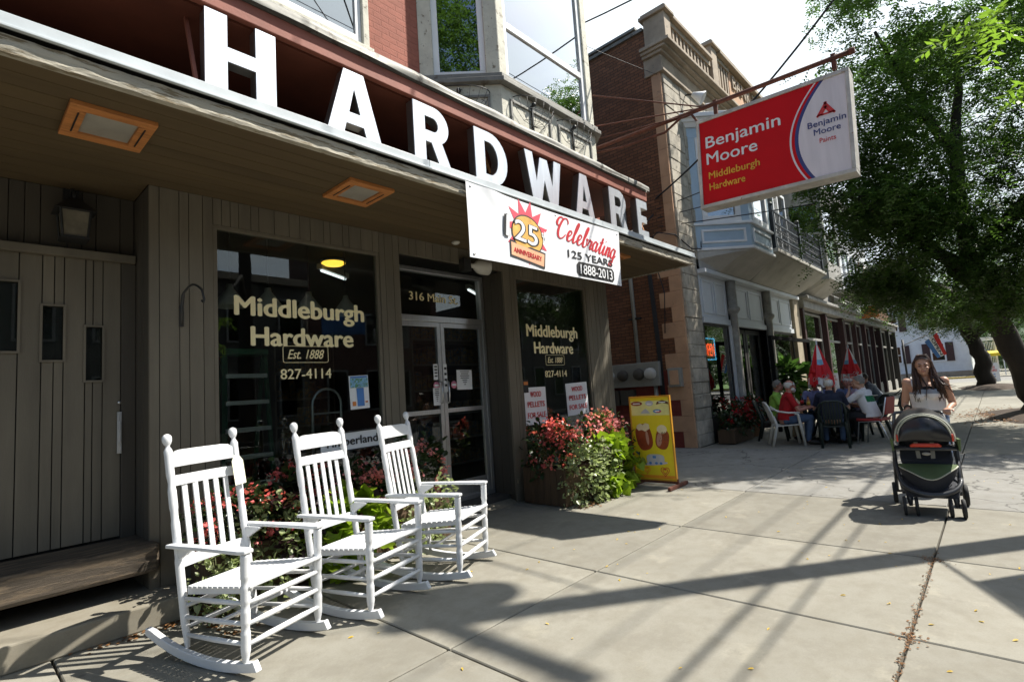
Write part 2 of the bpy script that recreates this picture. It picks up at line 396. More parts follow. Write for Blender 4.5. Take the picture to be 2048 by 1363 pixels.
mound(18.3, -.75, 2.1, 1.25, .17); mound(36.2, .3, 2.9, 1.3, .2)

# ------------------------------------------------------------------ hardware store
ST = root('hardware_store', 'hardware shop with grey board front, deep canopy and red brick upper floor', 'shop building', (4.4, 4.8, 0), world=True)
def boards(b, x0, x1, z0, z1, Y, th=.03, seed=0, wd=(.07, .105, .14)):
    r = random.Random(seed); x = x0
    while x < x1 - .001:
        w = min(r.choice(wd), x1 - x)
        if x1 - x - w < .03: w = x1 - x
        b.box(x + .0028, x + w - .0028, Y, Y + th, z0, z1); x += w
def yboards(b, y0, y1, z0, z1, X, th, seed=0):
    r = random.Random(seed); y = y0
    while y < y1 - .001:
        w = min(r.choice((.07, .105, .14)), y1 - y)
        b.box(min(X, X + th), max(X, X + th), y + .0028, y + w - .0028, z0, z1); y += w
b = MB()
boards(b, 1.08, 1.545, .0, 3.285, 4.80, seed=1); boards(b, 1.545, 3.20, 3.055, 3.285, 4.80, seed=2)
boards(b, 1.545, 3.20, .0, .55, 4.80, seed=3); boards(b, 3.20, 3.46, 0, 3.285, 4.80, seed=4)
boards(b, 3.46, 5.15, 3.09, 3.285, 4.80, seed=5); boards(b, 5.15, 5.395, 0, 3.285, 4.80, seed=6)
boards(b, 5.395, 7.11, 3.055, 3.285, 4.80, seed=7); boards(b, 5.395, 7.11, 0, .55, 4.80, seed=8)
boards(b, 7.11, 7.74, 0, 3.285, 4.80, seed=9)
b.build('siding', MATS['siding'], ST)
b = MB()
yboards(b, 4.832, 5.2, .1, 3.09, 5.152, .03, 3); b.build('reveal', MATS['shaded_dark_siding'], ST)
b = MB(); yboards(b, 4.832, 5.2, .1, 3.09, 3.43, .03, 4); b.build('reveal', MATS['shaded_dark_siding'], ST)
b = MB(); yboards(b, 4.832, 5.3, .16, 3.285, 1.082, .03, 5); b.build('reveal', MATS['shaded_dark_siding'], ST)
# backing walls and body of the building
b = MB()
b.box(1.1, 1.5, 4.832, 4.95, 0, 3.3); b.box(3.24, 3.42, 4.832, 4.95, 0, 3.3); b.box(5.19, 5.36, 4.832, 4.95, 0, 3.3)
b.box(7.15, 7.72, 4.832, 4.95, 0, 3.3); b.box(1.5, 3.24, 4.832, 4.95, 0, .5); b.box(5.36, 7.15, 4.832, 4.95, 0, .5)
b.box(1.5, 3.24, 4.832, 4.95, 3.1, 3.3); b.box(5.36, 7.15, 4.832, 4.95, 3.1, 3.3); b.box(3.42, 5.19, 4.832, 4.95, 3.12, 3.3)
b.box(7.6, 7.74, 4.96, 15, 0, 9.2); b.box(-3, 7.59, 14.8, 15, 0, 9.2); b.box(-3, -2.8, 4.96, 14.79, 0, 9.2); b.box(-2.79, 7.59, 4.97, 14.79, 9.0, 9.2)
b.build('core', MATS['shaded_dark_siding'], ST)
b = MB(); b.box(1.13, 7.59, 4.96, 10.0, .02, .1); b.box(1.13, 7.59, 10.0, 10.1, .1, 3.3); b.box(1.13, 7.59, 4.96, 10.1, 3.31, 3.36); b.box(1.13, 1.2, 5.32, 10, .1, 3.3)
b.build('interior', MATS['interior'], ST)
# the recessed plank door at the left
b = MB(); boards(b, -3, 1.075, 2.79, 3.285, 5.26, seed=12, wd=(.09, .12, .16)); b.build('door_header', MATS['shaded_dark_siding'], ST)
d = MB()
def door_boards(d):
    r = random.Random(21); x = -1.6
    holes = [(-.25, .365, 1.98, 2.5), (.495, .622, 1.915, 2.335), (.752, .862, 1.755, 2.185)]
    edges = [-1.6, -1.4, -1.2, -1.05, -.85, -.7, -.55, -.4, -.25, -.1, .05, .14, .25, .365, .495, .565, .622, .752, .80, .862, .98]
    for x0, x1 in zip(edges[:-1], edges[1:]):
        h = [q for q in holes if x0 < q[1] - .001 and x1 > q[0] + .001]
        segs = [(.53, 2.72)]
        if h: segs = [(.53, h[0][2]), (h[0][3], 2.72)]
        for z0, z1 in segs: d.box(x0 + .0035, x1 - .0035, 5.22, 5.25, z0, z1)
    return holes
holes = door_boards(d)
dr = d.build('plank_door', MATS['siding'], ST)
for h in holes:
    fr(h[0] - .012, h[1] + .012, h[2] - .012, h[3] + .012, .016, 5.205, 5.219).build('window', MATS['siding'], ST)
    MB().box(h[0], h[1], 5.24, 5.246, h[2], h[3]).build('pane', MATS['shop_glass'], dr)
MB().box(.955, .985, 5.19, 5.215, 1.17, 1.50).box(.962, .978, 5.175, 5.19, 1.25, 1.42).build('handle', MATS['alu'], dr, .003)
MB().lathe([(.012, 0), (.014, .006), (.01, .014)], (.972, 5.219, 1.575), (.972, 5, 1.575), 12).build('lock', MATS['alu'], dr)
MB().box(-1.6, 1.075, 5.255, 5.27, .3, 2.79).build('backing', MATS['black_void'], ST)
MB().box(-3, 1.07, 5.16, 5.22, 2.72, 2.785).build('door_trim', MATS['siding'], ST, .006)
MB().box(.982, 1.078, 5.2, 5.25, .3, 2.72).build('door_post', MATS['shaded_dark_siding'], ST, .004)
MB().box(-3, 1.13, 4.7, 5.2, .31, .52).build('threshold_log', MATS['log'], ST, .03)
# two shop windows: frame, glass, gilt lettering
def shopwin(x0, x1, cx, sizes, seed):
    f = fr(x0, x1, .55, 3.055, .035, 4.81, 4.87).build('shop_window', MATS['siding'], ST, .004)
    MB().box(x0 + .035, x1 - .035, 4.838, 4.844, .585, 3.02).build('pane', MATS['shop_glass'], f)
    b = MB(); F = lambda zb: (lambda u, v, w: (cx + u, 4.836 - w, zb + v))
    (s1, w1, z1), (s2, w2, z2), (s3, w3, z3), (s4, w4, z4) = sizes
    b.text('Middleburgh', s1, F(z1), bold=.034, align='CENTER', width=w1); b.text('Hardware', s2, F(z2), bold=.034, align='CENTER', width=w2)
    b.text('Est. 1888', s3, F(z3), bold=.012, shear=.35, align='CENTER', width=w3); b.text('827-4114', s4, F(z4), bold=.012, align='CENTER', width=w4)
    # rounded box round the date
    hw, hh, zc = w3 * .62, s3 * .62, z3 + s3 * .33; pts = []
    for a0, sx, sz in ((0, 1, 1), (90, -1, 1), (180, -1, -1), (270, 1, -1)):
        for k in range(5):
            a = R_(a0 + k * 22.5); pts.append((cx + sx * (hw - .02) + .02 * math.cos(a), 4.835, zc + sz * (hh - .02) + .02 * math.sin(a)))
    b.tube(pts, .003, 5, closed=True, smooth=False)
    b.build('lettering', MATS['gold_letter'], f)
    return f
shopwin(1.545, 3.20, 2.36, ((.245, 1.27, 2.285), (.245, 1.0, 2.015), (.125, .36, 1.895), (.135, .50, 1.705)), 1)
shopwin(5.395, 7.11, 6.22, ((.245, 1.22, 2.22), (.235, .93, 1.975), (.12, .36, 1.835), (.135, .52, 1.625)), 2)
# entrance: aluminium double door with transom
Yd = 5.2
en = fr(3.47, 5.15, .1, 3.085, .055, Yd, Yd + .1).box(3.525, 5.095, Yd, Yd + .1, 2.40, 2.475).build('entrance_frame', MATS['alu'], ST, .004)
MB().box(3.525, 5.095, Yd + .045, Yd + .051, 2.475, 3.03).build('transom_pane', MATS['shop_glass'], en)
bb = MB(); bb.text('316 Main St.', .15, lambda u, v, w: (4.30 + u, Yd + .043 - w, 2.67 + v), bold=.015, align='CENTER', width=.80); bb.build('street_number', MATS['gold_letter'], en)
for x0, x1, hx in ((3.53, 4.342, 4.29), (4.348, 5.09, 4.40)):
    dm = fr(x0, x1, .115, 2.395, .058, Yd + .01, Yd + .055).box(x0 + .058, x1 - .058, Yd + .012, Yd + .053, .173, .36)
    dl = dm.box(x0 + .058, x1 - .058, Yd + .015, Yd + .05, 1.235, 1.29).build('glass_door', MATS['alu'], ST, .003)
    MB().box(x0 + .058, x1 - .058, Yd + .03, Yd + .036, .36, 1.235).box(x0 + .058, x1 - .058, Yd + .03, Yd + .036, 1.29, 2.337).build('pane', MATS['shop_glass'], dl)
    MB().tube([(hx, Yd + .01, 1.36), (hx, Yd - .03, 1.37), (hx, Yd - .04, 1.5), (hx, Yd - .03, 1.63), (hx, Yd + .01, 1.64)], .011, 8).build('pull_handle', MATS['alu'], dl)
# canopy: soffit planks, weathered beam, white drip edge
b = MB()
for i in range(9): b.box(-2.6, 8.10, 3.44 + i * .151, 3.44 + i * .151 + .146, 3.285, 3.3)
for i in range(3): b.box(-2.6, 1.075, 4.80 + i * .151, 4.80 + i * .151 + .146, 3.285, 3.3)
b.build('canopy_soffit', MATS['soffit'], ST)
b = MB(); ys = 3.37
def beam(u, v):
    x = -2.6 + 10.72 * u; n1 = noise.noise(Vector((x * 3, v * 6, 1))); n2 = noise.noise(Vector((x * 14, v * 20, 5)))
    return (x, 3.375 - .004 * n1 - .006 * n2, 3.268 + .092 * v + .003 * n1 * (1 - v) + .004 * n2)
b.grid(beam, 500, 6, 0, False); b.box(-2.6, 8.12, 3.39, 3.44, 3.275, 3.365)
b.box(8.10, 8.13, 3.45, 4.79, 3.27, 3.37); b.build('canopy_beam', MATS['weathered'], ST)
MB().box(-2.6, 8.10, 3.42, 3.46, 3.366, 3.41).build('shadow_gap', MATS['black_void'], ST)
b = MB()
for i in range(4):
    x0, x1 = -2.6 + i * 2.69, -2.6 + (i + 1) * 2.69 - .004
    b.box(x0, x1, 3.352, 3.372, 3.392, 3.46); b.box(x0, x1, 3.335, 3.36, 3.378, 3.394)
b.box(8.135, 8.155, 3.36, 4.79, 3.385, 3.46); b.build('drip_edge', MATS['white_metal'], ST, .003)
MB().box(-2.6, 8.13, 3.374, 4.79, 3.412, 3.470).build('canopy_deck', MATS['flashing'], ST)
# sign box above the canopy
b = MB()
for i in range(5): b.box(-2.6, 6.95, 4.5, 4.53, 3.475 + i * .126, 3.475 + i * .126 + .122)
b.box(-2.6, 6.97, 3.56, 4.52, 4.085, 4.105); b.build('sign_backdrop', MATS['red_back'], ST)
MB().box(-2.6, 6.98, 3.5, 3.55, 4.095, 4.235).build('sign_fascia', MATS['red_paint'], ST, .006)
def lip(u, v):
    x = -2.65 + 9.66 * u; n1 = noise.noise(Vector((x * 2, 3, v * 3)))
    return (x, 3.46 - .01 * n1 + .06 * max(0, v - .6), 4.24 + .085 * v + .008 * n1)
MB().grid(lip, 260, 5).box(-2.65, 7.01, 3.5, 4.79, 4.24, 4.315).build('roof_flashing', MATS['flashing'], ST)
for x, dx in ((1.06, .1), (2.33, .1), (3.8, .12), (5.6, .12), (6.97, .1)):
    MB().bar((x, 3.53, 3.47), (x - .015, 3.62 + dx, 4.10), .022, .022).build('brace', MATS['wood_orange'] if x > 3 else MATS['red_paint'], ST)
# upper wall, bay, windows
b = MB(); b.box(-3, 2.05, 4.8, 4.96, 4.32, 9.2); b.box(2.05, 3.16, 4.8, 4.96, 4.32, 5.36); b.box(2.05, 3.16, 4.8, 4.96, 7.4, 9.2)
b.box(3.16, 3.9, 4.8, 4.96, 4.32, 9.2); b.box(3.9, 7.38, 4.8, 4.96, 8.4, 9.2); b.box(7.38, 7.74, 4.8, 4.96, 4.32, 9.2); b.build('brick_wall', MATS['red_brick'], ST)
def window(x0, x1, z0, z1, Y, mt, parent, w=.07, mid=True, glassm='pane', dep=.06):
    f = fr(x0, x1, z0, z1, w, Y, Y + dep)
    if mid: f.box(x0 + w, x1 - w, Y + .012, Y + dep, (z0 + z1) / 2 - w / 2, (z0 + z1) / 2 + w / 2)
    o = f.build('window', MATS[mt], parent, .004)
    MB().box(x0 + w, x1 - w, Y + .025, Y + .031, z0 + w, z1 - w).build('pane', MATS[glassm], o)
    MB().box(x0 + w, x1 - w, Y + .3, Y + .31, z0 + w, z1 - w).build('curtain', MATS['interior_pale'], o)
    return o
window(2.13, 3.08, 5.42, 7.32, 4.78, 'vinyl', ST)
MB().box(2.05, 2.128, 4.74, 4.86, 5.36, 7.4).box(3.082, 3.16, 4.74, 4.86, 5.36, 7.4).box(2.02, 3.19, 4.70, 4.86, 5.29, 5.36).build('casing', MATS['peeling'], ST, .008)
BP = [(3.9, 4.8), (4.6, 4.1), (6.68, 4.1), (7.38, 4.8)]
def sect(z, e=0.0):
    return [(BP[0][0] - e, 4.8, z), (BP[1][0] - e * .4, 4.1 - e, z), (BP[2][0] + e * .4, 4.1 - e, z), (BP[3][0] + e, 4.8, z)]
def baypart(spec, name, mt, parent=ST):
    for z0, z1, e in spec: MB().loft([sect(z0, e), sect(z1, e)]).build(name, MATS[mt], parent, .006, fix=True)
baypart([(4.30, 5.24, 0.0), (8.3, 8.6, .1)], 'bay_window', 'peeling')
baypart([(5.24, 5.30, .09), (5.30, 5.37, .05), (8.2, 8.3, .06)], 'bay_sill', 'flashing')
# corner posts and window frames on each bay face
def face(p, q, zlo, zhi, post, panes, panelz, parent=ST, ends=(1, 1)):
    p, q = Vector((*p, 0)), Vector((*q, 0)); d = (q - p); L = d.length; d.normalize(); nrm = Vector((d.y, -d.x, 0))
    X = Matrix(((d.x, -nrm.x, 0, p.x), (d.y, -nrm.y, 0, p.y), (0, 0, 1, 0), (0, 0, 0, 1)))    # local x along the face, y inwards
    c = MB()
    c.box(0, post, 0, .12, zlo, zhi, 0, X); c.box(L - post, L, 0, .12, zlo, zhi, 0, X)
    c.box(post, L - post, 0, .12, zhi - .12, zhi, 0, X); c.build('bay_post', MATS['peeling'], parent, .006)
    c = MB(); w = .075; x0, x1 = post, L - post; z0, z1 = zlo, zhi - .12
    c.box(x0, x1, .03, .1, z1 - w, z1, 0, X); c.box(x0, x1, .03, .1, z0, z0 + w, 0, X)
    c.box(x0, x0 + w, .03, .1, z0 + w, z1 - w, 0, X); c.box(x1 - w, x1, .03, .1, z0 + w, z1 - w, 0, X)
    if panes: c.box(x0 + w, x1 - w, .035, .1, panes - .045, panes + .045, 0, X)
    wo = c.build('window', MATS['vinyl'], parent, .005)
    MB().box(x0 + w, x1 - w, .06, .066, z0 + w, z1 - w, 0, X).build('pane', MATS['pane'], wo)
    c = MB(); a0, a1 = .14, L - .14; ww = .035
    for u0, u1 in (((a0, a1),) if L < 1.5 else ((a0, L / 2 - .08), (L / 2 + .08, a1))):
        for (s0, s1, t0, t1) in ((u0, u1, panelz[1] - ww, panelz[1]), (u0, u1, panelz[0], panelz[0] + ww), (u0, u0 + ww, panelz[0] + ww, panelz[1] - ww), (u1 - ww, u1, panelz[0] + ww, panelz[1] - ww)):
            c.box(s0, s1, -.022, .01, t0, t1, 0, X)
    c.build('panel_moulding', MATS['flashing'], parent, .006)
face(BP[0], BP[1], 5.37, 7.55, .17, None, (4.5, 5.1)); face(BP[1], BP[2], 5.37, 8.2, .13, 6.15, (4.5, 5.1)); face(BP[2], BP[3], 5.37, 8.2, .17, None, (4.5, 5.1))
baypart([(7.55, 8.2, -.02)], 'bay_frieze', 'peeling')
MB().box(4.0, 7.3, 4.85, 4.86, 5.37, 8.2).build('bay_back', MATS['interior_pale'], ST)
# wire flower baskets hung on the bay sill
def basket(cx, cy, label, ang):
    o = root('wire_basket', label, 'hanging basket', (cx, cy, 5.12), ang, 'empty wire baskets under the bay window')
    b = MB(); W_ = .36
    for k, (rr, z) in enumerate(((.2, .0), (.17, -.13), (.1, -.24))):
        b.tube([(rr * 1.9 * math.cos(a), -rr * math.sin(a), z) for a in [PI * i / 12 for i in range(13)]], .006 if k == 0 else .0035, 5)
    for i in range(9):
        a = PI * i / 8
        b.tube([(.2 * 1.9 * math.cos(a), -.2 * math.sin(a), 0), (.17 * 1.9 * math.cos(a), -.17 * math.sin(a), -.13), (.1 * 1.9 * math.cos(a), -.1 * math.sin(a), -.24), (0, -.01, -.27)], .003, 5)
    b.build('wire_frame', MATS['black_iron'], o)
    MB().box(-.012, .012, -.004, .02, -.36, .03).ell((0, -.03, .03), .03).build('bracket', MATS['black_iron'], o)
basket(5.15, 4.07, 'black wire basket hung below the left half of the wide front bay pane', 0)
basket(6.05, 4.07, 'black wire basket hung below the right end of the wide front bay pane', 0)
basket(4.22, 4.46, 'black wire basket below the dark angled pane of the bay window', -PI / 4)

# ------------------------------------------------------------------ big metal letters on the canopy
SG = root('letter_sign', 'row of big silver metal letters reading HARDWARE standing on the canopy edge', 'letter sign', (4.0, 3.5, 3.47), world=True)
def Q(x0, y0, x1, y1): return [(x0, y0), (x1, y0), (x1, y1), (x0, y1)]
def arc(cx, cy, rx, ry, a0, a1, n=14): return [(cx + rx * math.cos(R_(a0 + (a1 - a0) * i / n)), cy + ry * math.sin(R_(a0 + (a1 - a0) * i / n))) for i in range(n + 1)]
GL = {
 'H': [[(0, 0), (.3, 0), (.3, .42), (.7, .42), (.7, 0), (1, 0), (1, 1), (.7, 1), (.7, .6), (.3, .6), (.3, 1), (0, 1)]],
 'A': [[(0, 0), (.28, 0), (.34, .2), (.66, .2), (.72, 0), (1, 0), (.68, 1), (.32, 1)], [(.395, .37), (.5, .75), (.605, .37)]],
 'R': [[(0, 0), (.3, 0), (.3, .38), (.46, .38), (.68, 0), (1, 0), (.75, .42)] + arc(.55, .69, .40, .31, -50, 90) + [(0, 1)],
       [(.3, .57), (.3, .81)] + [(.52, .81)] + arc(.53, .69, .13, .12, 80, -80, 8) + [(.52, .57)]],
 'D': [[(0, 0)] + arc(.45, .5, .55, .5, -90, 90) + [(0, 1)], [(.3, .19), (.3, .81)] + arc(.44, .5, .26, .31, 90, -90)],
 'W': [[(.16, 0), (.38, 0), (.5, .5), (.62, 0), (.84, 0), (1, 1), (.8, 1), (.72, .42), (.6, .95), (.4, .95), (.28, .42), (.2, 1), (0, 1)]],
 'E': [[(0, 0), (1, 0), (1, .2), (.36, .2), (.36, .41), (.88, .41), (.88, .59), (.36, .59), (.36, .8), (1, .8), (1, 1), (0, 1)]]}
for ch, x0, x1 in (('H', 1.092, 1.548), ('A', 1.925, 2.41), ('R', 2.745, 3.165), ('D', 3.48, 3.94), ('W', 4.235, 4.88), ('A', 5.135, 5.54), ('R', 5.926, 6.36), ('E', 6.65, 6.95)):
    vs, fs = shape_geo(GL[ch], 1.0); b = MB(); w = x1 - x0; h = .555
    tf = lambda d0, d1: [(x0 + x * w, 3.5 + d0 + (d1 - d0) * z, 3.515 + y * h) for x, y, z in vs]
    b.add(tf(.0, .012), fs, 0); b.add([(x0 + .0015 + x * (w - .003), 3.513 + .085 * z, 3.5165 + y * (h - .003)) for x, y, z in vs], fs, 1)
    b.box(x0 + w * .1, x0 + w * .2, 3.56, 3.6, 3.472, 3.516, 1); b.box(x1 - w * .2, x1 - w * .1, 3.56, 3.6, 3.472, 3.516, 1)
    b.build('letter', [MATS['letter_face'], MATS['letter_side']], SG)
# ------------------------------------------------------------------ things fixed to the shop front
def soffit_light(cx, label, g='wood framed lights in the canopy ceiling'):
    o = root('ceiling_light', label, 'ceiling light', (cx, 3.935, 3.285), 0, g)
    b = MB(); W2, H2 = .215, .235
    b.box(-W2, W2, -H2, -H2 + .075, -.03, 0).box(-W2, W2, H2 - .075, H2, -.03, 0)
    b.box(-W2, -W2 + .085, -H2 + .075, H2 - .075, -.03, 0).box(W2 - .085, W2, -H2 + .075, H2 - .075, -.03, 0)
    b.build('frame', MATS['wood_orange'], o, .004)
    MB().box(-W2 + .085, W2 - .085, -H2 + .075, H2 - .075, -.012, -.001).build('lens', MATS['frosted'], o)
    b = MB()
    b.bar((-W2 + .05, -.14, -.032), (-W2 + .05, .14, -.032), .008, .004).bar((W2 - .05, -.14, -.032), (W2 - .05, .14, -.032), .008, .004)
    b.build('crack', MATS['black_ink'], o)
soffit_light(.67, 'wood framed ceiling light nearest the plank door, the largest in view')
soffit_light(2.44, 'wood framed ceiling light between the letters A and R and the shop window')
soffit_light(6.5, 'wood framed ceiling light glimpsed behind the right end of the banner')
o = root('wall_lantern', 'dark carriage lantern with pale glass on wall above the plank door', 'lantern', (.66, 5.26, 2.95))
b = MB(); T = Matrix.Translation((0, -.16, 0))
for sx in (-1, 1):
    for sy in (-1, 1): b.bar((sx * .075, -.16 + sy * .075, -.10), (sx * .09, -.16 + sy * .09, .10), .012, .012)
b.box(-.085, .085, -.245, -.075, -.118, -.1); b.loft([[(-.125, -.285, .10), (.125, -.285, .10), (.125, -.035, .10), (-.125, -.035, .10)], [(-.03, -.19, .21), (.03, -.19, .21), (.03, -.13, .21), (-.03, -.13, .21)]])
b.tube([(0, -.16, .2), (0, -.16, .27), (0, -.08, .31), (0, -.005, .27)], .014, 8); b.box(-.05, .05, -.014, -.001, .18, .34)
b.build('cage', MATS['black_iron'], o)
M('lantern_glass', (.16, .145, .11), .3, var=.3, scale=12); MB().loft([[(-.07, -.23, -.098), (.07, -.23, -.098), (.07, -.09, -.098), (-.07, -.09, -.098)], [(-.083, -.243, .098), (.083, -.243, .098), (.083, -.077, .098), (-.083, -.077, .098)]]).build('glass', MATS['lantern_glass'], o)
o = root('plant_hook', 'curved black iron hook on the grey board pillar', 'wall hook', (1.30, 4.8, 2.35))
b = MB(); pts = [(0, -.015, -.19), (0, -.02, -.05), (.005, -.04, .05)] + [(.005 + .01 * i, -.06 - .17 * i / 8, .07 + .055 * math.sin(PI * i / 8)) for i in range(9)] + [(.09, -.24, .03), (.095, -.25, -.01), (.09, -.24, -.03), (.085, -.225, -.015)]
b.tube(pts, [.013] * 3 + [.009] * (len(pts) - 3), 8); b.box(-.014, .014, -.02, -.0005, -.2, -.03); b.build('hook', MATS['black_iron'], o)
MB().lathe([(.004, 0), (.007, .004)], (0, -.0205, -.17), (0, -1, -.17), 8).lathe([(.004, 0), (.007, .004)], (0, -.0205, -.06), (0, -1, -.06), 8).build('screw', MATS['brass'], o)
M('bell_white', (.55, .53, .48), .5, var=.15)
o = root('horn_speaker', 'cream cylindrical horn on a dark bracket above the glass doors', 'horn speaker', (4.5, 4.8, 3.06))
MB().box(-.14, -.02, -.1, -.002, -.075, .085).build('bracket', MATS['black_iron'], o, .006)
b = MB(); b.lathe([(.028, 0), (.032, .05), (.06, .075), (.088, .12), (.096, .16), (.096, .26), (.088, .27), (.08, .25)], (-.02, -.08, .005), (.9, -.32, -.05), 22).build('horn', MATS['bell_white'], o)
o = root('smoke_alarm', 'small round pale fitting on the canopy ceiling by the doors', 'ceiling fitting', (4.15, 4.6, 3.284))
MB().lathe([(.05, 0), (.05, -.015), (.03, -.03)], (0, 0, 0), (0, 0, 1), 16).build('housing', MATS['bell_white'], o)

# paper notices on the windows
def notice(name, label, cat, x0, x1, z0, z1, Y, grp=None, tilt=0.0, draw=None, mt='paper'):
    o = root(name, label, cat, ((x0 + x1) / 2, Y, (z0 + z1) / 2), 0, grp); w, h = x1 - x0, z1 - z0
    MB().grid(lambda u, v: ((u - .5) * w, -.003 - .004 * math.sin(PI * u) * math.sin(2.3 * PI * v), (v - .5) * h), 6, 6).box(-w / 2, w / 2, -.0005, 0, -h / 2, h / 2).build('sheet', MATS[mt], o)
    if draw: draw(o, w, h)
    o.rotation_euler = (0, tilt, 0); return o
def F0(u0, v0, d=.009): return lambda u, v, w: (u0 + u, -d - w, v0 + v)
def pellets(o, w, h):
    b = MB()
    for t, v, wd in (('WOOD', .24, .5), ('PELLETS', -.03, .78), ('FOR SALE', -.32, .82)):
        b.text(t, h * .21, F0(0, v * h), bold=.012, align='CENTER', width=w * wd)
    b.build('printing', MATS['red_ink'], o)
notice('sale_poster', 'white WOOD PELLETS FOR SALE poster at the left edge of its window', 'poster', 5.46, 5.93, .97, 1.49, 4.832, 'wood pellets posters', .0, pellets)
notice('sale_poster', 'white WOOD PELLETS FOR SALE poster at the right side of its window', 'poster', 6.42, 6.98, 1.03, 1.52, 4.832, 'wood pellets posters', R_(-1.5), pellets)
M('flyer_blue', (.07, .2, .5), .6); M('sky_print', (.2, .4, .6), .6, var=.4, scale=20, col2=(.1, .25, .08), thr=.5); M('orange_print', (.6, .2, .05), .6); M('pink_print', (.7, .25, .35), .6)
def flyer(o, w, h):
    MB().box(-w * .15, w * .22, -.0095, -.008, -h * .42, h * .12).build('blue_panel', MATS['flyer_blue'], o)
    MB().box(-w * .46, w * .46, -.0095, -.008, h * .14, h * .42).build('photo_strip', MATS['sky_print'], o)
    MB().box(-w * .44, w * .44, -.0095, -.008, h * .43, h * .48).build('heading', MATS['flyer_blue'], o)
    MB().box(-w * .4, -w * .22, -.0095, -.008, -h * .4, -h * .27).box(w * .27, w * .4, -.0095, -.008, -h * .33, -h * .28).build('badge', MATS['orange_print'], o)
notice('flyer', 'blue and white printed flyer taped inside the gilt lettered window', 'flyer', 2.80, 3.02, 1.38, 1.72, 4.832, None, R_(-2), flyer)
def hours(o, w, h):
    b = MB()
    for i, f in enumerate((.5, .4, .5, .45, .25, .2, .1)): b.box(-w * f * .6, w * f * .6, -.0095, -.008, h * (.4 - .11 * i), h * (.4 - .11 * i) + .009)
    b.build('printing', MATS['interior'], o)
notice('paper_notice', 'white paper notice on the right glass door', 'notice', 4.59, 4.86, 1.52, 1.78, 5.225, None, R_(1), hours)
notice('paper_notice', 'small white card hanging beside the left door handle', 'notice', 4.17, 4.28, 1.34, 1.56, 5.205, None, 0, hours)
def sale(o, w, h):
    b = MB()
    for i in range(4): b.box(-w * .3, w * .3, -.0095, -.008, h * (.3 - .2 * i), h * (.38 - .2 * i))
    b.build('printing', MATS['black_ink'], o)
notice('sticker', 'narrow black and white sticker on the door mullion', 'sticker', 4.35, 4.41, 1.50, 1.86, 5.205, None, 0, sale)
notice('sticker', 'red and white sticker at the edge of the left door', 'sticker', 4.19, 4.26, 1.66, 1.86, 5.205, None, 0, sale)
for x, lb in ((4.23, 'round pink sticker left of the door handles'), (4.52, 'round pink sticker right of the door handles')):
    o = root('sticker', lb, 'sticker', (x, 5.205, 1.59)); MB().lathe([(.05, 0), (.05, .003)], (0, 0, 0), (0, -1, 0), 18).build('disc', MATS['pink_print'], o)
    MB().box(-.035, .035, -.0045, -.0032, -.012, .012).build('printing', MATS['paper'], o)
def timber(o, w, h):
    b = MB(); b.text('Timberland', h * .62, F0(0, -h * .2), bold=.014, align='CENTER', width=w * .9); b.build('lettering', MATS['black_ink'], o)
    b = MB(); q = .012
    b.box(-w / 2, w / 2, -.011, -.0095, h / 2 - q, h / 2).box(-w / 2, w / 2, -.011, -.0095, -h / 2, -h / 2 + q).build('border', MATS['black_ink'], o)
notice('shop_sign', 'white boot brand sign with black serif letters low in the window', 'window sign', 2.47, 3.13, .975, 1.165, 4.830, None, R_(-1), timber)
def rest(o, w, h):
    b = MB(); b.box(-w * .4, w * .4, -.0095, -.008, h * .1, h * .35).build('printing', MATS['orange_print'], o)
notice('sticker', 'little black and orange sticker above the left wood pellets poster', 'sticker', 5.44, 5.55, 1.42, 1.60, 4.826, None, 0, rest, 'black_ink')

# seen dimly through the glass
M('green_fibre', (.03, .12, .06), .6)
o = root('step_ladder', 'green stepladder with pale treads standing behind the window glass', 'step ladder', (2.18, 5.75, .1))
b = MB(); b.bar((-.26, 0, 0), (-.2, .1, 1.95), .05, .025).bar((.26, 0, 0), (.2, .1, 1.95), .05, .025).bar((-.27, .75, 0), (-.2, .15, 1.9), .04, .02).bar((.27, .75, 0), (.2, .15, 1.9), .04, .02).build('rail', MATS['green_fibre'], o)
b = MB()
for i in range(6): b.box(-.25 + i * .008, .25 - i * .008, -.03 + i * .017, .06 + i * .017, .28 * (i + 1), .28 * (i + 1) + .045)
b.build('tread', MATS['alu'], o, .004); MB().box(-.22, .22, .05, .3, 1.93, 1.99).build('top_cap', MATS['green_fibre'], o)
o = root('hand_truck', 'silver hand truck with rounded loop handle behind the window', 'hand truck', (2.92, 5.55, .1))
b = MB(); b.tube([(-.17, .0, .1), (-.17, -.02, 1.2)] + [(-.17 * math.cos(PI * i / 10), -.02, 1.35 + .17 * math.sin(PI * i / 10)) for i in range(11)] + [(.17, -.02, 1.2), (.17, 0, .1)], .016, 8)
for z in (.3, .65, 1.0, 1.25): b.bar((-.17, 0, z), (.17, 0, z), .03, .02)
b.build('frame', MATS['alu'], o); MB().box(-.2, .2, -.2, 0, .02, .035).build('toe_plate', MATS['alu'], o)
for sx in (-1, 1): MB().lathe([(.09, -.03), (.11, -.02), (.11, .02), (.09, .03)], (sx * .2, .06, .11), (sx * 3, .06, .11), 16).build('wheel', MATS['black_iron'], o)
M('shade_white', (.5, .48, .43), .5)
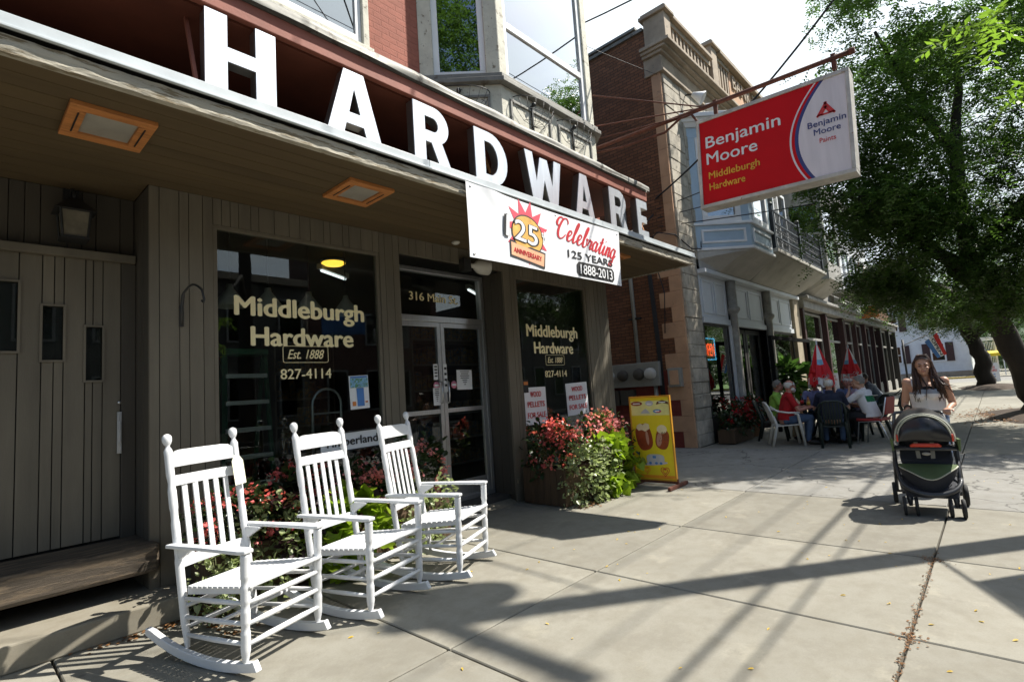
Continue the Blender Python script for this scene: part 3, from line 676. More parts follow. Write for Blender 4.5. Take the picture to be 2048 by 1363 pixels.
for i, (x, lb) in enumerate(((1.95, 'white cone pendant shade behind the glass, leftmost of the four'), (2.33, 'white cone pendant shade behind the glass, second from the left'), (2.78, 'white cone pendant shade behind the glass, third from the left'), (3.24, 'white cone pendant shade behind the glass, rightmost of the four'))):
    o = root('pendant_lamp', lb, 'pendant lamp', (x, 5.6, 2.52), 0, 'pendant shades inside the shop')
    MB().lathe([(.03, .2), (.035, .16), (.15, .0), (.155, -.03), (.15, -.03), (.03, .15)], (0, 0, 0), (0, 0, 1), 18).build('lamp_shade', MATS['shade_white'], o)
    MB().tube([(0, 0, .2), (0, 0, .79)], .008, 6).build('cord', MATS['black_iron'], o)
M('lamp_glow', (1, .6, .1), .5, emit=(1.0, .55, .06), es=1.3); M('tube_glow', (1, 1, 1), .5, emit=(.9, .95, 1), es=1.2)
o = root('ceiling_lamp', 'glowing amber oval lamp on the shop ceiling seen through glass', 'ceiling lamp', (3.43, 6.2, 3.3)); MB().lathe([(.12, 0), (.15, -.03), (.11, -.055)], (0, 0, 0), (0, 0, 1), 24).build('lens', MATS['lamp_glow'], o); MB().lathe([(.16, .0), (.16, -.02)], (0, 0, .001), (0, 0, 1), 24).build('rim', MATS['shade_white'], o)
for x, lb in ((3.65, 'fluorescent ceiling tube behind the right part of the lettered window'), (6.3, 'fluorescent ceiling tube behind the window with the sale posters')):
    o = root('tube_light', lb, 'tube light', (x, 6.6, 3.22), R_(30), 'fluorescent tubes inside the shop'); MB().tube([(-.3, 0, 0), (.3, 0, 0)], .016, 8).build('tube', MATS['tube_glow'], o); MB().box(-.34, .34, -.04, .04, .02, .09).build('housing', MATS['shade_white'], o)
M('shelf_goods', (.2, .13, .06), .6, var=.6, scale=9, col2=(.06, .09, .12), thr=.5)
for x0, x1, y, lb in ((3.7, 4.7, 8.9, 'goods shelves at the back of the shop behind the doors'), (5.5, 7.3, 7.6, 'tall goods shelves behind the window with the sale posters')):
    o = root('store_shelf', lb, 'shelves', ((x0 + x1) / 2, y, .1), 0, 'goods shelves inside the shop'); w = (x1 - x0) / 2; b = MB()
    for i in range(6): b.box(-w, w, -.25, .25, .1 + i * .45, .13 + i * .45)
    b.box(-w - .03, -w, -.25, .25, 0, 2.6).box(w, w + .03, -.25, .25, 0, 2.6).build('frame', MATS['interior_pale'], o)
    b = MB(); r = random.Random(int(x0 * 9))
    for i in range(6):
        xx = -w + .05
        while xx < w - .2:
            ww = r.uniform(.08, .22); b.box(xx, xx + ww, -.2, .2, .131 + i * .45, .131 + i * .45 + r.uniform(.12, .33)); xx += ww + .02
    b.build('goods', MATS['shelf_goods'], o)

# ------------------------------------------------------------------ anniversary banner
BN = root('banner', 'white vinyl anniversary banner reading Celebrating 125 Years 1888-2013 hung under the canopy', 'banner', (3.17, 3.335, 2.67))
M('vinyl_banner', (.82, .83, .85), .5, var=.02, bump=.02)
bw, bh = 2.63, .705
def brip(u, v):
    d = .012 * math.sin(u * 9 + v * 3) * (1 - v) * .6 + .02 * math.exp(-((u - .12 - (1 - v) * .22) / .05) ** 2) * v * v + .012 * math.sin(PI * u) * (1 - v)
    return -d
def bmap(u, v):
    sag = -.028 * math.sin(PI * u) * v + .02 * math.sin(PI * u) * (1 - v) * 0
    return (u * bw - .008 * (1 - v) * 0 - (.05 * u * (1 - v)), brip(u, v), v * bh + sag - .035 * (1 - u) * 0)
b = MB(); b.grid(bmap, 60, 20); b.grid(lambda u, v: (bmap(u, v)[0], bmap(u, v)[1] + .002, bmap(u, v)[2]), 60, 20); b.build('cloth', MATS['vinyl_banner'], BN)
b = MB()
for u, v in ((.02, .05), (.98, .05), (.02, .95), (.98, .95), (.5, .97)):
    p = bmap(u, v); b.lathe([(.012, -.001), (.012, .003)], (p[0], p[1] - .001, p[2]), (p[0], p[1] - 1, p[2]), 10)
b.build('eyelet', MATS['alu'], BN)
def bf(u0, v0, ang=0.0, d=.004):
    c, s = math.cos(ang), math.sin(ang)
    def f(u, v, w):
        uu, vv = u0 + (u * c - v * s) / bw, v0 + (u * s + v * c) / bh; p = bmap(uu, vv); return (p[0], p[1] - d - w, p[2])
    return f
# script lettering: broad-nib strokes, thick on the down stroke
SCR = {
 'C': ([[(.78, .78), (.74, .92), (.6, 1.02), (.42, .93), (.3, .66), (.24, .35), (.3, .08), (.46, -.02), (.62, .06), (.75, .24)], [(.42, .93), (.28, 1.0), (.12, .9), (.06, .7), (.14, .56), (.3, .6)]], .82),
 'e': ([[(.02, .18), (.2, .26), (.32, .42), (.26, .52), (.14, .46), (.08, .24), (.12, .04), (.24, .0), (.42, .18)]], .40),
 'l': ([[(.0, .16), (.2, .5), (.34, .95), (.28, 1.04), (.2, .86), (.1, .3), (.1, .06), (.18, 0), (.34, .18)]], .32),
 'b': ([[(.0, .16), (.2, .5), (.34, .95), (.28, 1.04), (.2, .86), (.1, .3), (.1, .06), (.2, 0), (.34, .12), (.36, .36), (.3, .46), (.46, .42)]], .44),
 'r': ([[(.0, .16), (.12, .48), (.14, .4), (.28, .42), (.2, .1), (.26, .0), (.38, .16)]], .36),
 'a': ([[(.36, .44), (.22, .5), (.06, .3), (.06, .06), (.16, 0), (.3, .2), (.38, .48), (.3, .1), (.36, 0), (.5, .18)]], .48),
 't': ([[(.0, .16), (.18, .5), (.28, .82), (.14, .2), (.14, .02), (.22, 0), (.36, .18)], [(.06, .56), (.36, .6)]], .34),
 'i': ([[(.0, .16), (.14, .48), (.08, .12), (.1, 0), (.18, .02), (.3, .18)], [(.2, .7), (.22, .74)]], .28),
 'n': ([[(.0, .16), (.1, .46), (.12, .4), (.04, .0)], [(.05, .06), (.2, .42), (.3, .48), (.32, .38), (.26, .1), (.3, 0), (.44, .18)]], .42),
 'g': ([[(.36, .44), (.22, .5), (.06, .3), (.06, .06), (.16, 0), (.3, .2), (.38, .48), (.26, -.12), (.14, -.4), (.02, -.42), (.02, -.28), (.2, -.1), (.48, .18)]], .46)}
def script(b, txt, sx, sy, f3, shear=.3, thick=.085, thin=.022):
    x = 0.0
    for ch in txt:
        strokes, adv = SCR[ch]
        for st in strokes:
            P = []
            for i in range(len(st) - 1):      # Catmull-Rom
                p0, p1, p2, p3 = st[max(i - 1, 0)], st[i], st[i + 1], st[min(i + 2, len(st) - 1)]
                for k in range(6):
                    t = k / 6; P.append(tuple(.5 * (2 * p1[j] + (p2[j] - p0[j]) * t + (2 * p0[j] - 5 * p1[j] + 4 * p2[j] - p3[j]) * t * t + (3 * p1[j] - p0[j] - 3 * p2[j] + p3[j]) * t ** 3) for j in (0, 1)))
            P.append(st[-1]); n = len(P); L, Rr = [], []
            for i, (px_, py_) in enumerate(P):
                a, c = P[max(i - 1, 0)], P[min(i + 1, n - 1)]; dx, dy = c[0] - a[0], c[1] - a[1]; dl = math.hypot(dx, dy) + 1e-9
                w = thin + (thick - thin) * abs(dy / dl) ** 2 * (1 if dy < 0 or ch in 'lbt' and dy > .0 and False else .25)
                ex, ey = -dy / dl * w / 2, dx / dl * w / 2
                L.append((px_ + ex, py_ + ey)); Rr.append((px_ - ex, py_ - ey))
            vs = [f3((x + a + shear * c) * sx, c * sy, .001) for a, c in L + Rr]
            b.add(vs, [(i, i + 1, n + i + 1, n + i) for i in range(n - 1)])
        x += adv
    return x
M('script_red', (.5, .02, .03), .5); M('emblem_gold', (.75, .42, .1), .5, var=.25, scale=9); M('emblem_red', (.75, .08, .12), .5, var=.1); M('emblem_tan', (.7, .38, .22), .5, var=.2)
b = MB(); script(b, 'Celebrating', .265, .26, bf(.475, .62, R_(-5)), thick=.15, thin=.055); b.build('script_lettering', MATS['script_red'], BN)
b = MB(); b.text('125 YEARS', .125, bf(.745, .315), bold=.012, align='CENTER', width=.93); b.build('year_lettering', MATS['black_ink'], BN)
b = MB(); pts = arc(-.36, 0, .05, .085, 90, 270, 6) + arc(.36, 0, .05, .085, -90, 90, 6)
f = bf(.78, .155)
b.grid(lambda u, v: f(-.40 + .80 * u, (v - .5) * .17 * min(1, .55 + 9 * min(u, 1 - u)), 0), 40, 4); b.build('date_badge', MATS['black_ink'], BN)
b = MB(); b.text('1888-2013', .165, bf(.78, .07, d=.011), bold=.01, align='CENTER', width=.68); b.build('date_lettering', MATS['paper'], BN)
b = MB(); f = bf(.305, .55, R_(-6), .003)
star = [((.36 if i % 2 == 0 else .21) * math.cos(R_(20 + i * 16)) * .95, (.36 if i % 2 == 0 else .21) * math.sin(R_(20 + i * 16))) for i in range(0, 22)]
b.add([f(u + .02, v, 0) for u, v in star], [tuple(range(len(star)))]); b.build('burst', MATS['emblem_red'], BN)
f = bf(.305, .5, R_(-6), .005); b = MB(); el = [(.235 * math.cos(2 * PI * i / 28) + .02, .20 * math.sin(2 * PI * i / 28) + .0) for i in range(28)]
b.add([f(u * 1.06 - .001, v * 1.08, 0) for u, v in el], [tuple(range(28))], 1); f = bf(.305, .5, R_(-6), .006); b.add([f(u, v, 0) for u, v in el], [tuple(range(28))], 0); b.build('medallion', [MATS['emblem_gold'], MATS['black_ink']], BN)
f = bf(.30, .2, R_(-5), .0065); f2 = bf(.30, .2, R_(-5), .0075); b = MB()
rb = [(-.235, -.06), (.27, -.075), (.28, .065), (-.24, .075)]
b.add([f(u * 1.07, v * 1.3, 0) for u, v in rb], [(0, 1, 2, 3)], 1); b.add([f2(u, v, 0) for u, v in rb], [(0, 1, 2, 3)], 0); b.build('ribbon', [MATS['emblem_tan'], MATS['black_ink']], BN)
b = MB(); b.text('ANNIVERSARY', .075, bf(.305, .165, R_(-5), .0085), bold=.012, align='CENTER', width=.44); b.build('ribbon_lettering', MATS['script_red'], BN)
b = MB(); b.text('125', .31, bf(.275, .38, R_(-5), .0085), bold=.05, align='CENTER', width=.50); b.build('number_outline', MATS['black_ink'], BN)
b = MB(); b.text('125', .31, bf(.275, .38, R_(-5), .0105), bold=.012, align='CENTER', width=.475); b.text('th', .1, bf(.395, .53, R_(-5), .009), bold=.02); b.build('number', MATS['paper'], BN)

# ------------------------------------------------------------------ hanging paint shop sign
HS = root('hanging_sign', 'red and white lit box sign reading Benjamin Moore hanging from an iron arm', 'hanging sign', (7.18, 1.81, 3.7))
M('sign_red', (.58, .004, .008), .5, spec=.2, var=.06, scale=2); M('sign_white', (.72, .66, .68), .3, var=.08, scale=3, stretch=(1, 4, .4), col2=(.6, .5, .42), thr=.72); M('sign_frame', (.5, .47, .42), .5, metal=.3, var=.25, scale=6, col2=(.25, .12, .06), thr=.62)
M('sign_blue', (.03, .035, .17), .3); M('sign_yellow', (.75, .4, .03), .4); M('rust', (.11, .034, .02), .8, var=.4, scale=12, bump=.4)
Wd, Hh = 1.79, 1.21
tl = R_(-2.6)
def sf(d=0.0):
    def f(u, v, w):   # u from the wall side outwards, v up; the face looks back along the street
        uu = (u - .5) * Wd; vv = (v - .5) * Hh
        return (-.105 - d - w, -(uu * math.cos(tl) - vv * math.sin(tl)), .66 + uu * math.sin(tl) + vv * math.cos(tl))
    return f
def sfm(u0, v0, d): g0 = sf(d); return lambda u, v, w: g0(u0 + u / Wd, v0 + v / Hh, w)
b = MB(); g0 = sf()
def sbox(b, u0, u1, v0, v1, w0, w1, m=0):
    vs = [g0(u, v, w) for w in (w0, w1) for u, v in ((u0, v0), (u1, v0), (u1, v1), (u0, v1))]
    b.add(vs, [(0, 3, 2, 1), (4, 5, 6, 7), (0, 1, 5, 4), (1, 2, 6, 5), (2, 3, 7, 6), (3, 0, 4, 7)], m)
e = .022
sbox(b, -.012, 1.012, -.018, e, -.23, .018); sbox(b, -.012, 1.012, 1 - e, 1.018, -.23, .018); sbox(b, -.012, .012, e, 1 - e, -.23, .018); sbox(b, 1 - .012, 1.012, e, 1 - e, -.23, .018)
b.build('frame', MATS['sign_frame'], HS, .006)
cv = lambda v, o: .665 + o + .19 * (v - .42) ** 2 / .34          # the curved edge between red and white
b = MB(); nv = 24
def zone(b, ea, eb, d, m):
    for i in range(nv):
        v0, v1 = e + (1 - 2 * e) * i / nv, e + (1 - 2 * e) * (i + 1) / nv; g1 = sf(d)
        b.add([g1(ea(v0), v0, 0), g1(eb(v0), v0, 0), g1(eb(v1), v1, 0), g1(ea(v1), v1, 0)], [(0, 1, 2, 3)], m)
zone(b, lambda v: .012, lambda v: cv(v, -.03), 0.0, 0); zone(b, lambda v: cv(v, -.03), lambda v: cv(v, -.018), 0, 1); zone(b, lambda v: cv(v, -.018), lambda v: cv(v, .002), 0, 0)
zone(b, lambda v: cv(v, .002), lambda v: cv(v, .026), 0, 2); zone(b, lambda v: cv(v, .026), lambda v: .988, 0, 1); b.build('face', [MATS['sign_red'], MATS['sign_white'], MATS['sign_blue']], HS)
b = MB(); sbox(b, .012, .988, e, 1 - e, -.21, -.205); b.build('back_face', MATS['sign_white'], HS)
b = MB(); b.text('Benjamin', .225, sfm(.055, .665, .004), bold=.01, width=.95); b.text('Moore', .225, sfm(.055, .475, .004), bold=.01, width=.66); b.build('brand_lettering', MATS['paper'], HS)
b = MB(); b.text('Middleburgh', .135, sfm(.065, .305, .004), bold=.014, width=.66); b.text('Hardware', .135, sfm(.065, .175, .004), bold=.014, width=.47); b.build('shop_lettering', MATS['sign_yellow'], HS)
b = MB(); b.text('Benjamin', .105, sfm(.865, .53, .004), bold=.006, align='CENTER', width=.40); b.text('Moore', .105, sfm(.865, .445, .004), bold=.006, align='CENTER', width=.28); b.build('small_lettering', MATS['sign_blue'], HS)
b = MB(); b.text('Paints', .085, sfm(.865, .355, .004), align='CENTER', width=.17)
gT = sfm(.865, .625, .004)
for k, t in ((1.0, .2), (.62, .2)):
    o_, i_ = [(-.105 * k, 0), (.105 * k, 0), (0, .16 * k)], None
    for a, c in ((0, 2), (2, 1)):
        p, q = Vector(o_[a]), Vector(o_[c]); dn = (q - p).normalized(); nn = Vector((-dn.y, dn.x)) * .026
        pts = [p, q, q - nn * (1 if a == 0 else 1), p - nn * (1 if a == 0 else 1)]
        b.add([gT(x, y + (.0 if k == 1 else .012), 0) for x, y in pts], [(0, 1, 2, 3)])
b.add([gT(x, y, 0) for x, y in ((-.105, 0), (.105, 0), (.085, .02), (-.085, .02))], [(0, 1, 2, 3)]); b.build('emblem', MATS['red_ink'], HS)
AR = root('sign_bracket', 'rusty iron arm and rods on the bay corner carrying the paint sign', 'sign bracket', (7.18, 4.8, 5.3), world=True)
MB().tube([(7.18, 4.78, 5.33), (7.18, 2.6, 5.235), (7.18, .86, 5.17)], .03, 10).lathe([(.04, 0), (.04, .06)], (7.18, .86, 5.17), (7.18, .8, 5.168), 10).build('arm', MATS['rust'], AR)
for p in ((7.18, 2.45, 5.23), (7.18, 1.02, 5.18)): MB().bar((p[0], p[1], p[2] + .05), (p[0], p[1], p[2] - .15), .05, .03).tube([(p[0], p[1], p[2] - .1), (p[0], p[1] + .0, p[2] - .24)], .012, 6).build('hanger', MATS['rust'], AR)
for p, q in (((7.17, 2.62, 5.25), (6.74, 4.12, 5.93)), ((7.2, 2.62, 5.25), (7.55, 4.79, 5.95)), ((7.17, 2.95, 5.24), (6.85, 4.2, 5.28))): MB().tube([p, q], .011, 6).build('rod', MATS['rust'], AR)
MB().tube([(7.05, 4.5, 5.2), (7.12, 3.9, 5.13), (7.16, 3.2, 5.1), (7.15, 2.95, 5.21), (7.15, 2.78, 5.2), (7.15, 2.70, 5.05), (7.15, 2.70, 4.85)], .018, 8).build('conduit', MATS['rust'], AR)
o = root('floodlight', 'white cylindrical spotlight poking past the right end of the upper roof', 'spotlight', (7.55, 4.55, 4.6)); MB().lathe([(.06, 0), (.075, .05), (.075, .3), (.06, .33)], (-.25, .1, -.05), (.5, -.35, .2), 16).build('housing', MATS['bell_white'], o); MB().tube([(0, 0, 0), (0, .25, 0)], .02, 8).build('bracket', MATS['bell_white'], o)
# ------------------------------------------------------------------ rocking chairs
def rocking_chair(label, loc, rz):
    o = root('rocking_chair', label, 'rocking chair', loc, rz, 'white rocking chairs in front of the shop window')
    wp = MATS['white_paint']
    RY0, RY1 = -.335, .62                                        # rocker ends
    def rz_(y): return .045 + .30 * (y - .02) ** 2 + .10 * max(0, y - .3) ** 2
    def rocker(sx):
        b = MB(); x = sx * .262; pl, n = [], 18
        for i in range(n + 1): y = RY0 + (RY1 - RY0) * i / n; pl.append((y, rz_(y) - .042))
        top = [(y, z + .052) for y, z in reversed(pl)]; top[0] = (top[0][0], top[0][1] - .012); top[-1] = (top[-1][0] + .03, top[-1][1])
        b.prism(pl + top, lambda u, v, w: (x - .019 + w, u, v), .038); return b.build('rocker', wp, o, .005)
    for sx in (-1, 1): rocker(sx)
    def turned(p, q, r, rings=(), tip=.6, nn=34):
        L = (Vector(q) - Vector(p)).length; prof = []
        for i in range(nn + 1):
            t = i / nn; k = r * (1 - (1 - tip) * max(0, 1 - t / .12) ** 1.2)
            for c in rings:
                if abs(t - c) < .018: k *= .86
            prof.append((k, t * L))
        return prof
    def post(sx):                                               # tall back post, leaning back, ball on top
        p, q = Vector((sx * .235, .29, rz_(.29) + .005)), Vector((sx * .232, .48, 1.295)); b = MB()
        prof = turned(p, q, .024, (.42, .44, .46, .60, .62, .64, .77, .79), .55, 50); L = prof[-1][1]
        prof = prof[:-4] + [(.025, L - .075), (.02, L - .062), (.013, L - .05), (.012, L - .04), (.02, L - .03), (.0265, L - .012), (.028, L + .004), (.0255, L + .02), (.015, L + .031), (.004, L + .035)]
        b.lathe(prof, p, q, 14); return b.build('back_post', wp, o)
    for sx in (-1, 1): post(sx)
    for sx in (-1, 1):
        b = MB(); p, q = Vector((sx * .265, -.235, rz_(-.235) + .005)), Vector((sx * .270, -.25, .650))
        b.lathe(turned(p, q, .026, (.3, .33, .5, .53, .72, .75), .5, 50), p, q, 14); b.build('front_leg', wp, o)
    def at(z, dy=0.0):                                          # point on the back plane
        t = (z - rz_(.29)) / (1.295 - rz_(.29)); return .29 + .19 * t + dy
    def rail(z0, z1, crown=0.0, name='back_rail', bow=.018):
        b = MB(); n = 12; x1 = .222; vs = []
        for k, dy in enumerate((-.011, .011)):
            for i in range(n + 1):
                u = -1 + 2 * i / n; y0 = bow * (1 - u * u)
                zt = z1 + crown * min(1, (1 - abs(u)) * 5)
                vs += [(u * x1, at(z0, dy + y0), z0), (u * x1, at(zt, dy + y0), zt)]
        m = 2 * (n + 1); fs = []
        for i in range(n):
            a = 2 * i; fs += [(a, a + 2, a + 3, a + 1), (m + a, m + a + 1, m + a + 3, m + a + 2), (a, m + a, m + a + 2, a + 2), (a + 1, a + 3, m + a + 3, m + a + 1)]
        fs += [(0, 1, m + 1, m), (2 * n, m + 2 * n, m + 2 * n + 1, 2 * n + 1)]
        b.add(vs, fs); return b.build(name, wp, o, .004)
    rail(1.12, 1.19, .034, 'top_rail'); rail(1.005, 1.068); rail(.52, .58)
    for i in range(5):
        u = (-1 + 2 * (i + .5) / 5) * .9; b = MB(); b.bar((u * .2, at(.57, .012), .57), (u * .2, at(1.01, .014), 1.01), .036, .011, upv=(0, 1, 0)); b.build('back_slat', wp, o, .003)
    n = 12
    for i in range(n):                                          # slatted seat
        y = -.262 + i * .0475; w = .268 - .028 * (i / n); z = .472 - .055 * (i / n) + (.004 if i == 0 else 0)
        MB().box(-w, w, y - .0185, y + .0185, z - .009, z + .006).build('seat_slat', wp, o, .004)
    for sx in (-1, 1):
        MB().bar((sx * .235, -.235, .449), (sx * .215, .30, .39), .025, .04).build('seat_rail', wp, o, .003)
        b = MB(); z = .655                                      # arm, wider at the front
        pl = [(-.03, .40), (.022, .40), (.03, .08), (.045, -.15), (.045, -.235), (.03, -.28), (-.03, -.28), (-.045, -.235), (-.04, -.12), (-.03, .08)]
        b.prism(pl, lambda u, v, w: (sx * .268 + u, v, z + w - .03 * (v + .3) * .2), .022); b.build('arm', wp, o, .006)
        MB().prism([(0, 0), (.0, .085), (.13, .085), (.13, .073)], lambda u, v, w: (sx * .235 - .011 + w, .36 - u, z - .088 + v), .022).build('arm_bracket', wp, o, .003)
        for z0, z1 in ((.385, .35), (.275, .245), (.168, .145)):
            MB().tube([(sx * .265, -.245, z0), (sx * .252, .02, (z0 + z1) / 2), (sx * .236, .30, z1)], [.011, .0155, .011], 8).build('side_rung', wp, o)
    for y, zs in ((-.25, (.385, .275, .168)), (.30, (.31, .19))):
        for z in zs:
            ww = .262 if y < 0 else .232; MB().tube([(-ww, y, z), (-ww * .5, y, z), (ww * .5, y, z), (ww, y, z)], [.011, .017, .017, .011], 8).build('front_rung' if y < 0 else 'rear_rung', wp, o)
    MB().tube([(-.25, .0, .255), (.25, .0, .255)], .012, 8).build('cross_rung', wp, o)
    return o
RC = rocking_chair('white rocking chair with a paper tag on its back post, nearest the step', (1.343, 3.508, 0), R_(18.6))
dup(RC, (2.15, 3.515, 0), R_(16), 'white rocking chair between the tagged chair and the one by the glass doors')
dup(RC, (2.937, 3.583, 0), R_(23.4), 'white rocking chair nearest the glass doors, farthest from the plank door')
M('tag_paper', (.8, .78, .6), .7)
a = R_(18.6); pp = Vector((1.343, 3.508, 0)) + Matrix.Rotation(a, 3, 'Z') @ Vector((.205, .425, 1.04))
o = root('price_tag', 'cream paper tag tied to the right back post of the nearest rocking chair', 'price tag', pp, a)
MB().prism([(-.04, -.1), (.045, -.095), (.045, .06), (.018, .1), (-.018, .1), (-.042, .06)], lambda u, v, w: (u, -.032 - w + v * .2, v), .002).build('card', MATS['tag_paper'], o)
MB().tube([(0, -.012, .09), (.02, .03, .12), (.03, .06, .11)], .002, 5).build('string', MATS['paper'], o)

# ------------------------------------------------------------------ flowers and planters
def leafmesh(name, mat_, specs, parent, shape='oval'):
    # specs: (pos, dir, size, roll); one bent leaf of 6 vertices each
    P = {'oval': [(0, 0), (-.36, .35), (-.3, .72), (0, 1), (.3, .72), (.36, .35)], 'heart': [(0, .08), (-.5, 0), (-.5, .4), (0, 1), (.5, .4), (.5, 0)], 'petal': [(0, 0), (-.48, .45), (-.35, .9), (0, .98), (.35, .9), (.48, .45)], 'long': [(0, 0), (-.2, .3), (-.16, .7), (0, 1), (.16, .7), (.2, .3)]}[shape]
    n = len(specs); V = np.zeros((n, 6, 3), np.float32)
    pos = np.array([s[0] for s in specs]); d = np.array([s[1] for s in specs]); d /= np.linalg.norm(d, axis=1)[:, None] + 1e-9
    sz = np.array([s[2] for s in specs]); rl = np.array([s[3] for s in specs])
    ref = np.where(np.abs(d[:, 2:3]) < .9, np.array([[0, 0, 1.]]), np.array([[1., 0, 0]])); a = np.cross(d, ref); a /= np.linalg.norm(a, axis=1)[:, None]; c = np.cross(a, d)
    a2 = a * np.cos(rl)[:, None] + c * np.sin(rl)[:, None]; c2 = np.cross(a2, d)
    for i, (u, v) in enumerate(P):
        V[:, i] = pos + sz[:, None] * (u * a2 + v * d + (.25 * abs(u) - .22 * v * v) * c2)
    me = bpy.data.meshes.new(name); me.vertices.add(n * 6); me.vertices.foreach_set('co', V.ravel())
    idx = np.arange(n * 6).reshape(n, 6); quads = np.stack([idx[:, [0, 1, 2, 3]], idx[:, [0, 3, 4, 5]]], 1).reshape(-1, 4)
    me.loops.add(quads.size); me.loops.foreach_set('vertex_index', quads.ravel().astype(np.int32))
    me.polygons.add(len(quads)); me.polygons.foreach_set('loop_start', np.arange(0, quads.size, 4, dtype=np.int32)); me.polygons.foreach_set('loop_total', np.full(len(quads), 4, np.int32))
    me.update(calc_edges=True); me.materials.append(mat_); return link(name, me, parent)
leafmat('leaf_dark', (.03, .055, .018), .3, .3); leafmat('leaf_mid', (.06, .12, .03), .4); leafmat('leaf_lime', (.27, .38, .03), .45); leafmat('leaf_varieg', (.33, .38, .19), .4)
leafmat('leaf_purple', (.05, .025, .03), .3); leafmat('petal_red', (.78, .17, .16), .35, .5, .4); leafmat('petal_pink', (.85, .30, .30), .35, .5, .35); leafmat('petal_deep', (.38, .012, .015), .3, .5, .5)
M('stem', (.08, .09, .03), .7); M('dry_leaf', (.3, .16, .05), .9, isl=.5)
def plant(name, label, cat, c, r, n, size, leaf, shape='oval', flower=None, nf=0, fs=.03, seed=0, grp=None, base=None, droop=.2, stems=9, fz=.1):
    """a bushy plant: leaves through an ellipsoid r round c, clustered in tufts, stems from base, blossoms near the outside"""
    rg = np.random.default_rng(seed); base = base or (c[0], c[1], c[2] - r[2] * .95)
    o = root(name, label, cat, base, 0, grp, world=True); b = MB()
    tufts = []
    for i in range(max(10, n // 14)):
        v = rg.normal(size=3); v /= np.linalg.norm(v); v *= rg.uniform(.35, 1.0) ** .5; tufts.append(v)
    specs = []
    for i in range(n):
        t = tufts[rg.integers(len(tufts))] + rg.normal(size=3) * .16
        p = np.array(c) + t * np.array(r); d = t * .7 + rg.normal(size=3) * .6 + np.array([0, -.25, .25 - droop])
        specs.append((p, d, size * rg.uniform(.6, 1.3), rg.uniform(-.9, .9)))
    leafmesh('foliage', MATS[leaf], specs, o, shape)
    for i in range(stems):
        t = tufts[i % len(tufts)]; q = Vector(np.array(c) + t * np.array(r)); p = Vector(base) + Vector((rg.uniform(-.06, .06), rg.uniform(-.04, .04), -.02))
        m = (p + q) / 2 + Vector((0, 0, .06)); b.tube([p, m, q], [.006, .004, .003], 5)
    b.build('stem', MATS['stem'], o)
    if flower:
        specs = []
        for k in range(int(nf * .8)):
            v = rg.normal(size=3); v[1] -= .5; v[2] += fz * 4; v /= np.linalg.norm(v); p = np.array(c) + v * np.array(r) * rg.uniform(.8, 1.12)
            for j in range(rg.integers(6, 15)):
                q = p + rg.normal(size=3) * fs * .75; d = rg.normal(size=3) + v * .8; specs.append((q, d, fs * rg.uniform(.7, 1.2), rg.uniform(-1, 1)))
        leafmesh('blossom', MATS[flower], specs, o, 'petal')
    return o
def planter(label, x0, x1, y0, y1, h, rz=0):
    o = root('planter_box', label, 'planter', ((x0 + x1) / 2, (y0 + y1) / 2, 0), 0, 'wooden planter boxes', world=True); b = MB(); r = random.Random(3); t = .022
    n = max(2, round((x1 - x0) / .11)); w = (x1 - x0) / n
    for i in range(n): b.box(x0 + i * w + .002, x0 + (i + 1) * w - .002, y0, y0 + t, .01, h); b.box(x0 + i * w + .002, x0 + (i + 1) * w - .002, y1 - t, y1, .01, h)
    n = max(2, round((y1 - y0) / .11)); w = (y1 - y0 - 2 * t) / n
    for i in range(n):
        for xx in (x0, x1 - t): b.box(xx, xx + t, y0 + t + i * w + .002, y0 + t + (i + 1) * w - .002, .01, h)
    b.box(x0 - .012, x1 + .012, y0 - .012, y0 - .001, h * .72, h * .86).build('box', MATS['dark_wood'], o, .003)
    MB().box(x0 + t, x1 - t, y0 + t, y1 - t, h * .6, h - .05).build('soil', MATS['soil'], o); return o
planter('dark wooden planter box under the window behind the rocking chairs', 1.34, 3.62, 4.34, 4.76, .42)
planter('dark wooden planter box at the foot of the right shop window', 5.18, 7.0, 4.02, 4.70, .46)
BG = 'begonias by the shop windows'
plant('begonia', 'red begonia behind the slats of the nearest rocking chair', 'begonia', (1.55, 4.42, .62), (.32, .22, .24), 420, .06, 'leaf_dark', 'oval', 'petal_red', 46, .032, 11, BG)
plant('begonia', 'red begonia between the nearest and the middle rocking chair', 'begonia', (2.08, 4.50, .68), (.36, .22, .28), 520, .065, 'leaf_dark', 'oval', 'petal_red', 52, .034, 12, BG)
plant('begonia', 'pink begonia beneath the boot sign behind the middle chair', 'begonia', (2.68, 4.52, .60), (.36, .22, .26), 520, .065, 'leaf_dark', 'oval', 'petal_pink', 52, .034, 13, BG)
plant('begonia', 'pink begonia at the right end of the left planter beside the doors', 'begonia', (3.36, 4.52, .70), (.32, .22, .32), 460, .065, 'leaf_dark', 'oval', 'petal_pink', 46, .034, 14, BG)
plant('ivy', 'cream edged trailing plant between the nearest and middle chairs', 'trailing plant', (1.72, 4.24, .42), (.34, .16, .36), 620, .05, 'leaf_varieg', 'oval', None, 0, 0, 21, 'trailing variegated plants')
plant('ivy', 'cream edged trailing plant spilling beside the step under the nearest chair', 'trailing plant', (1.38, 4.20, .26), (.24, .16, .26), 360, .045, 'leaf_varieg', 'oval', None, 0, 0, 22, 'trailing variegated plants')
plant('purple_coleus', 'dark purple leaved plant to the left of the middle rocking chair', 'coleus', (2.0, 4.26, .5), (.22, .14, .26), 260, .07, 'leaf_purple', 'oval', None, 0, 0, 23)
plant('potato_vine', 'lime green vine seen through the middle rocking chair', 'sweet potato vine', (2.38, 4.22, .34), (.36, .2, .36), 330, .115, 'leaf_lime', 'heart', None, 0, 0, 24, 'lime green vines')
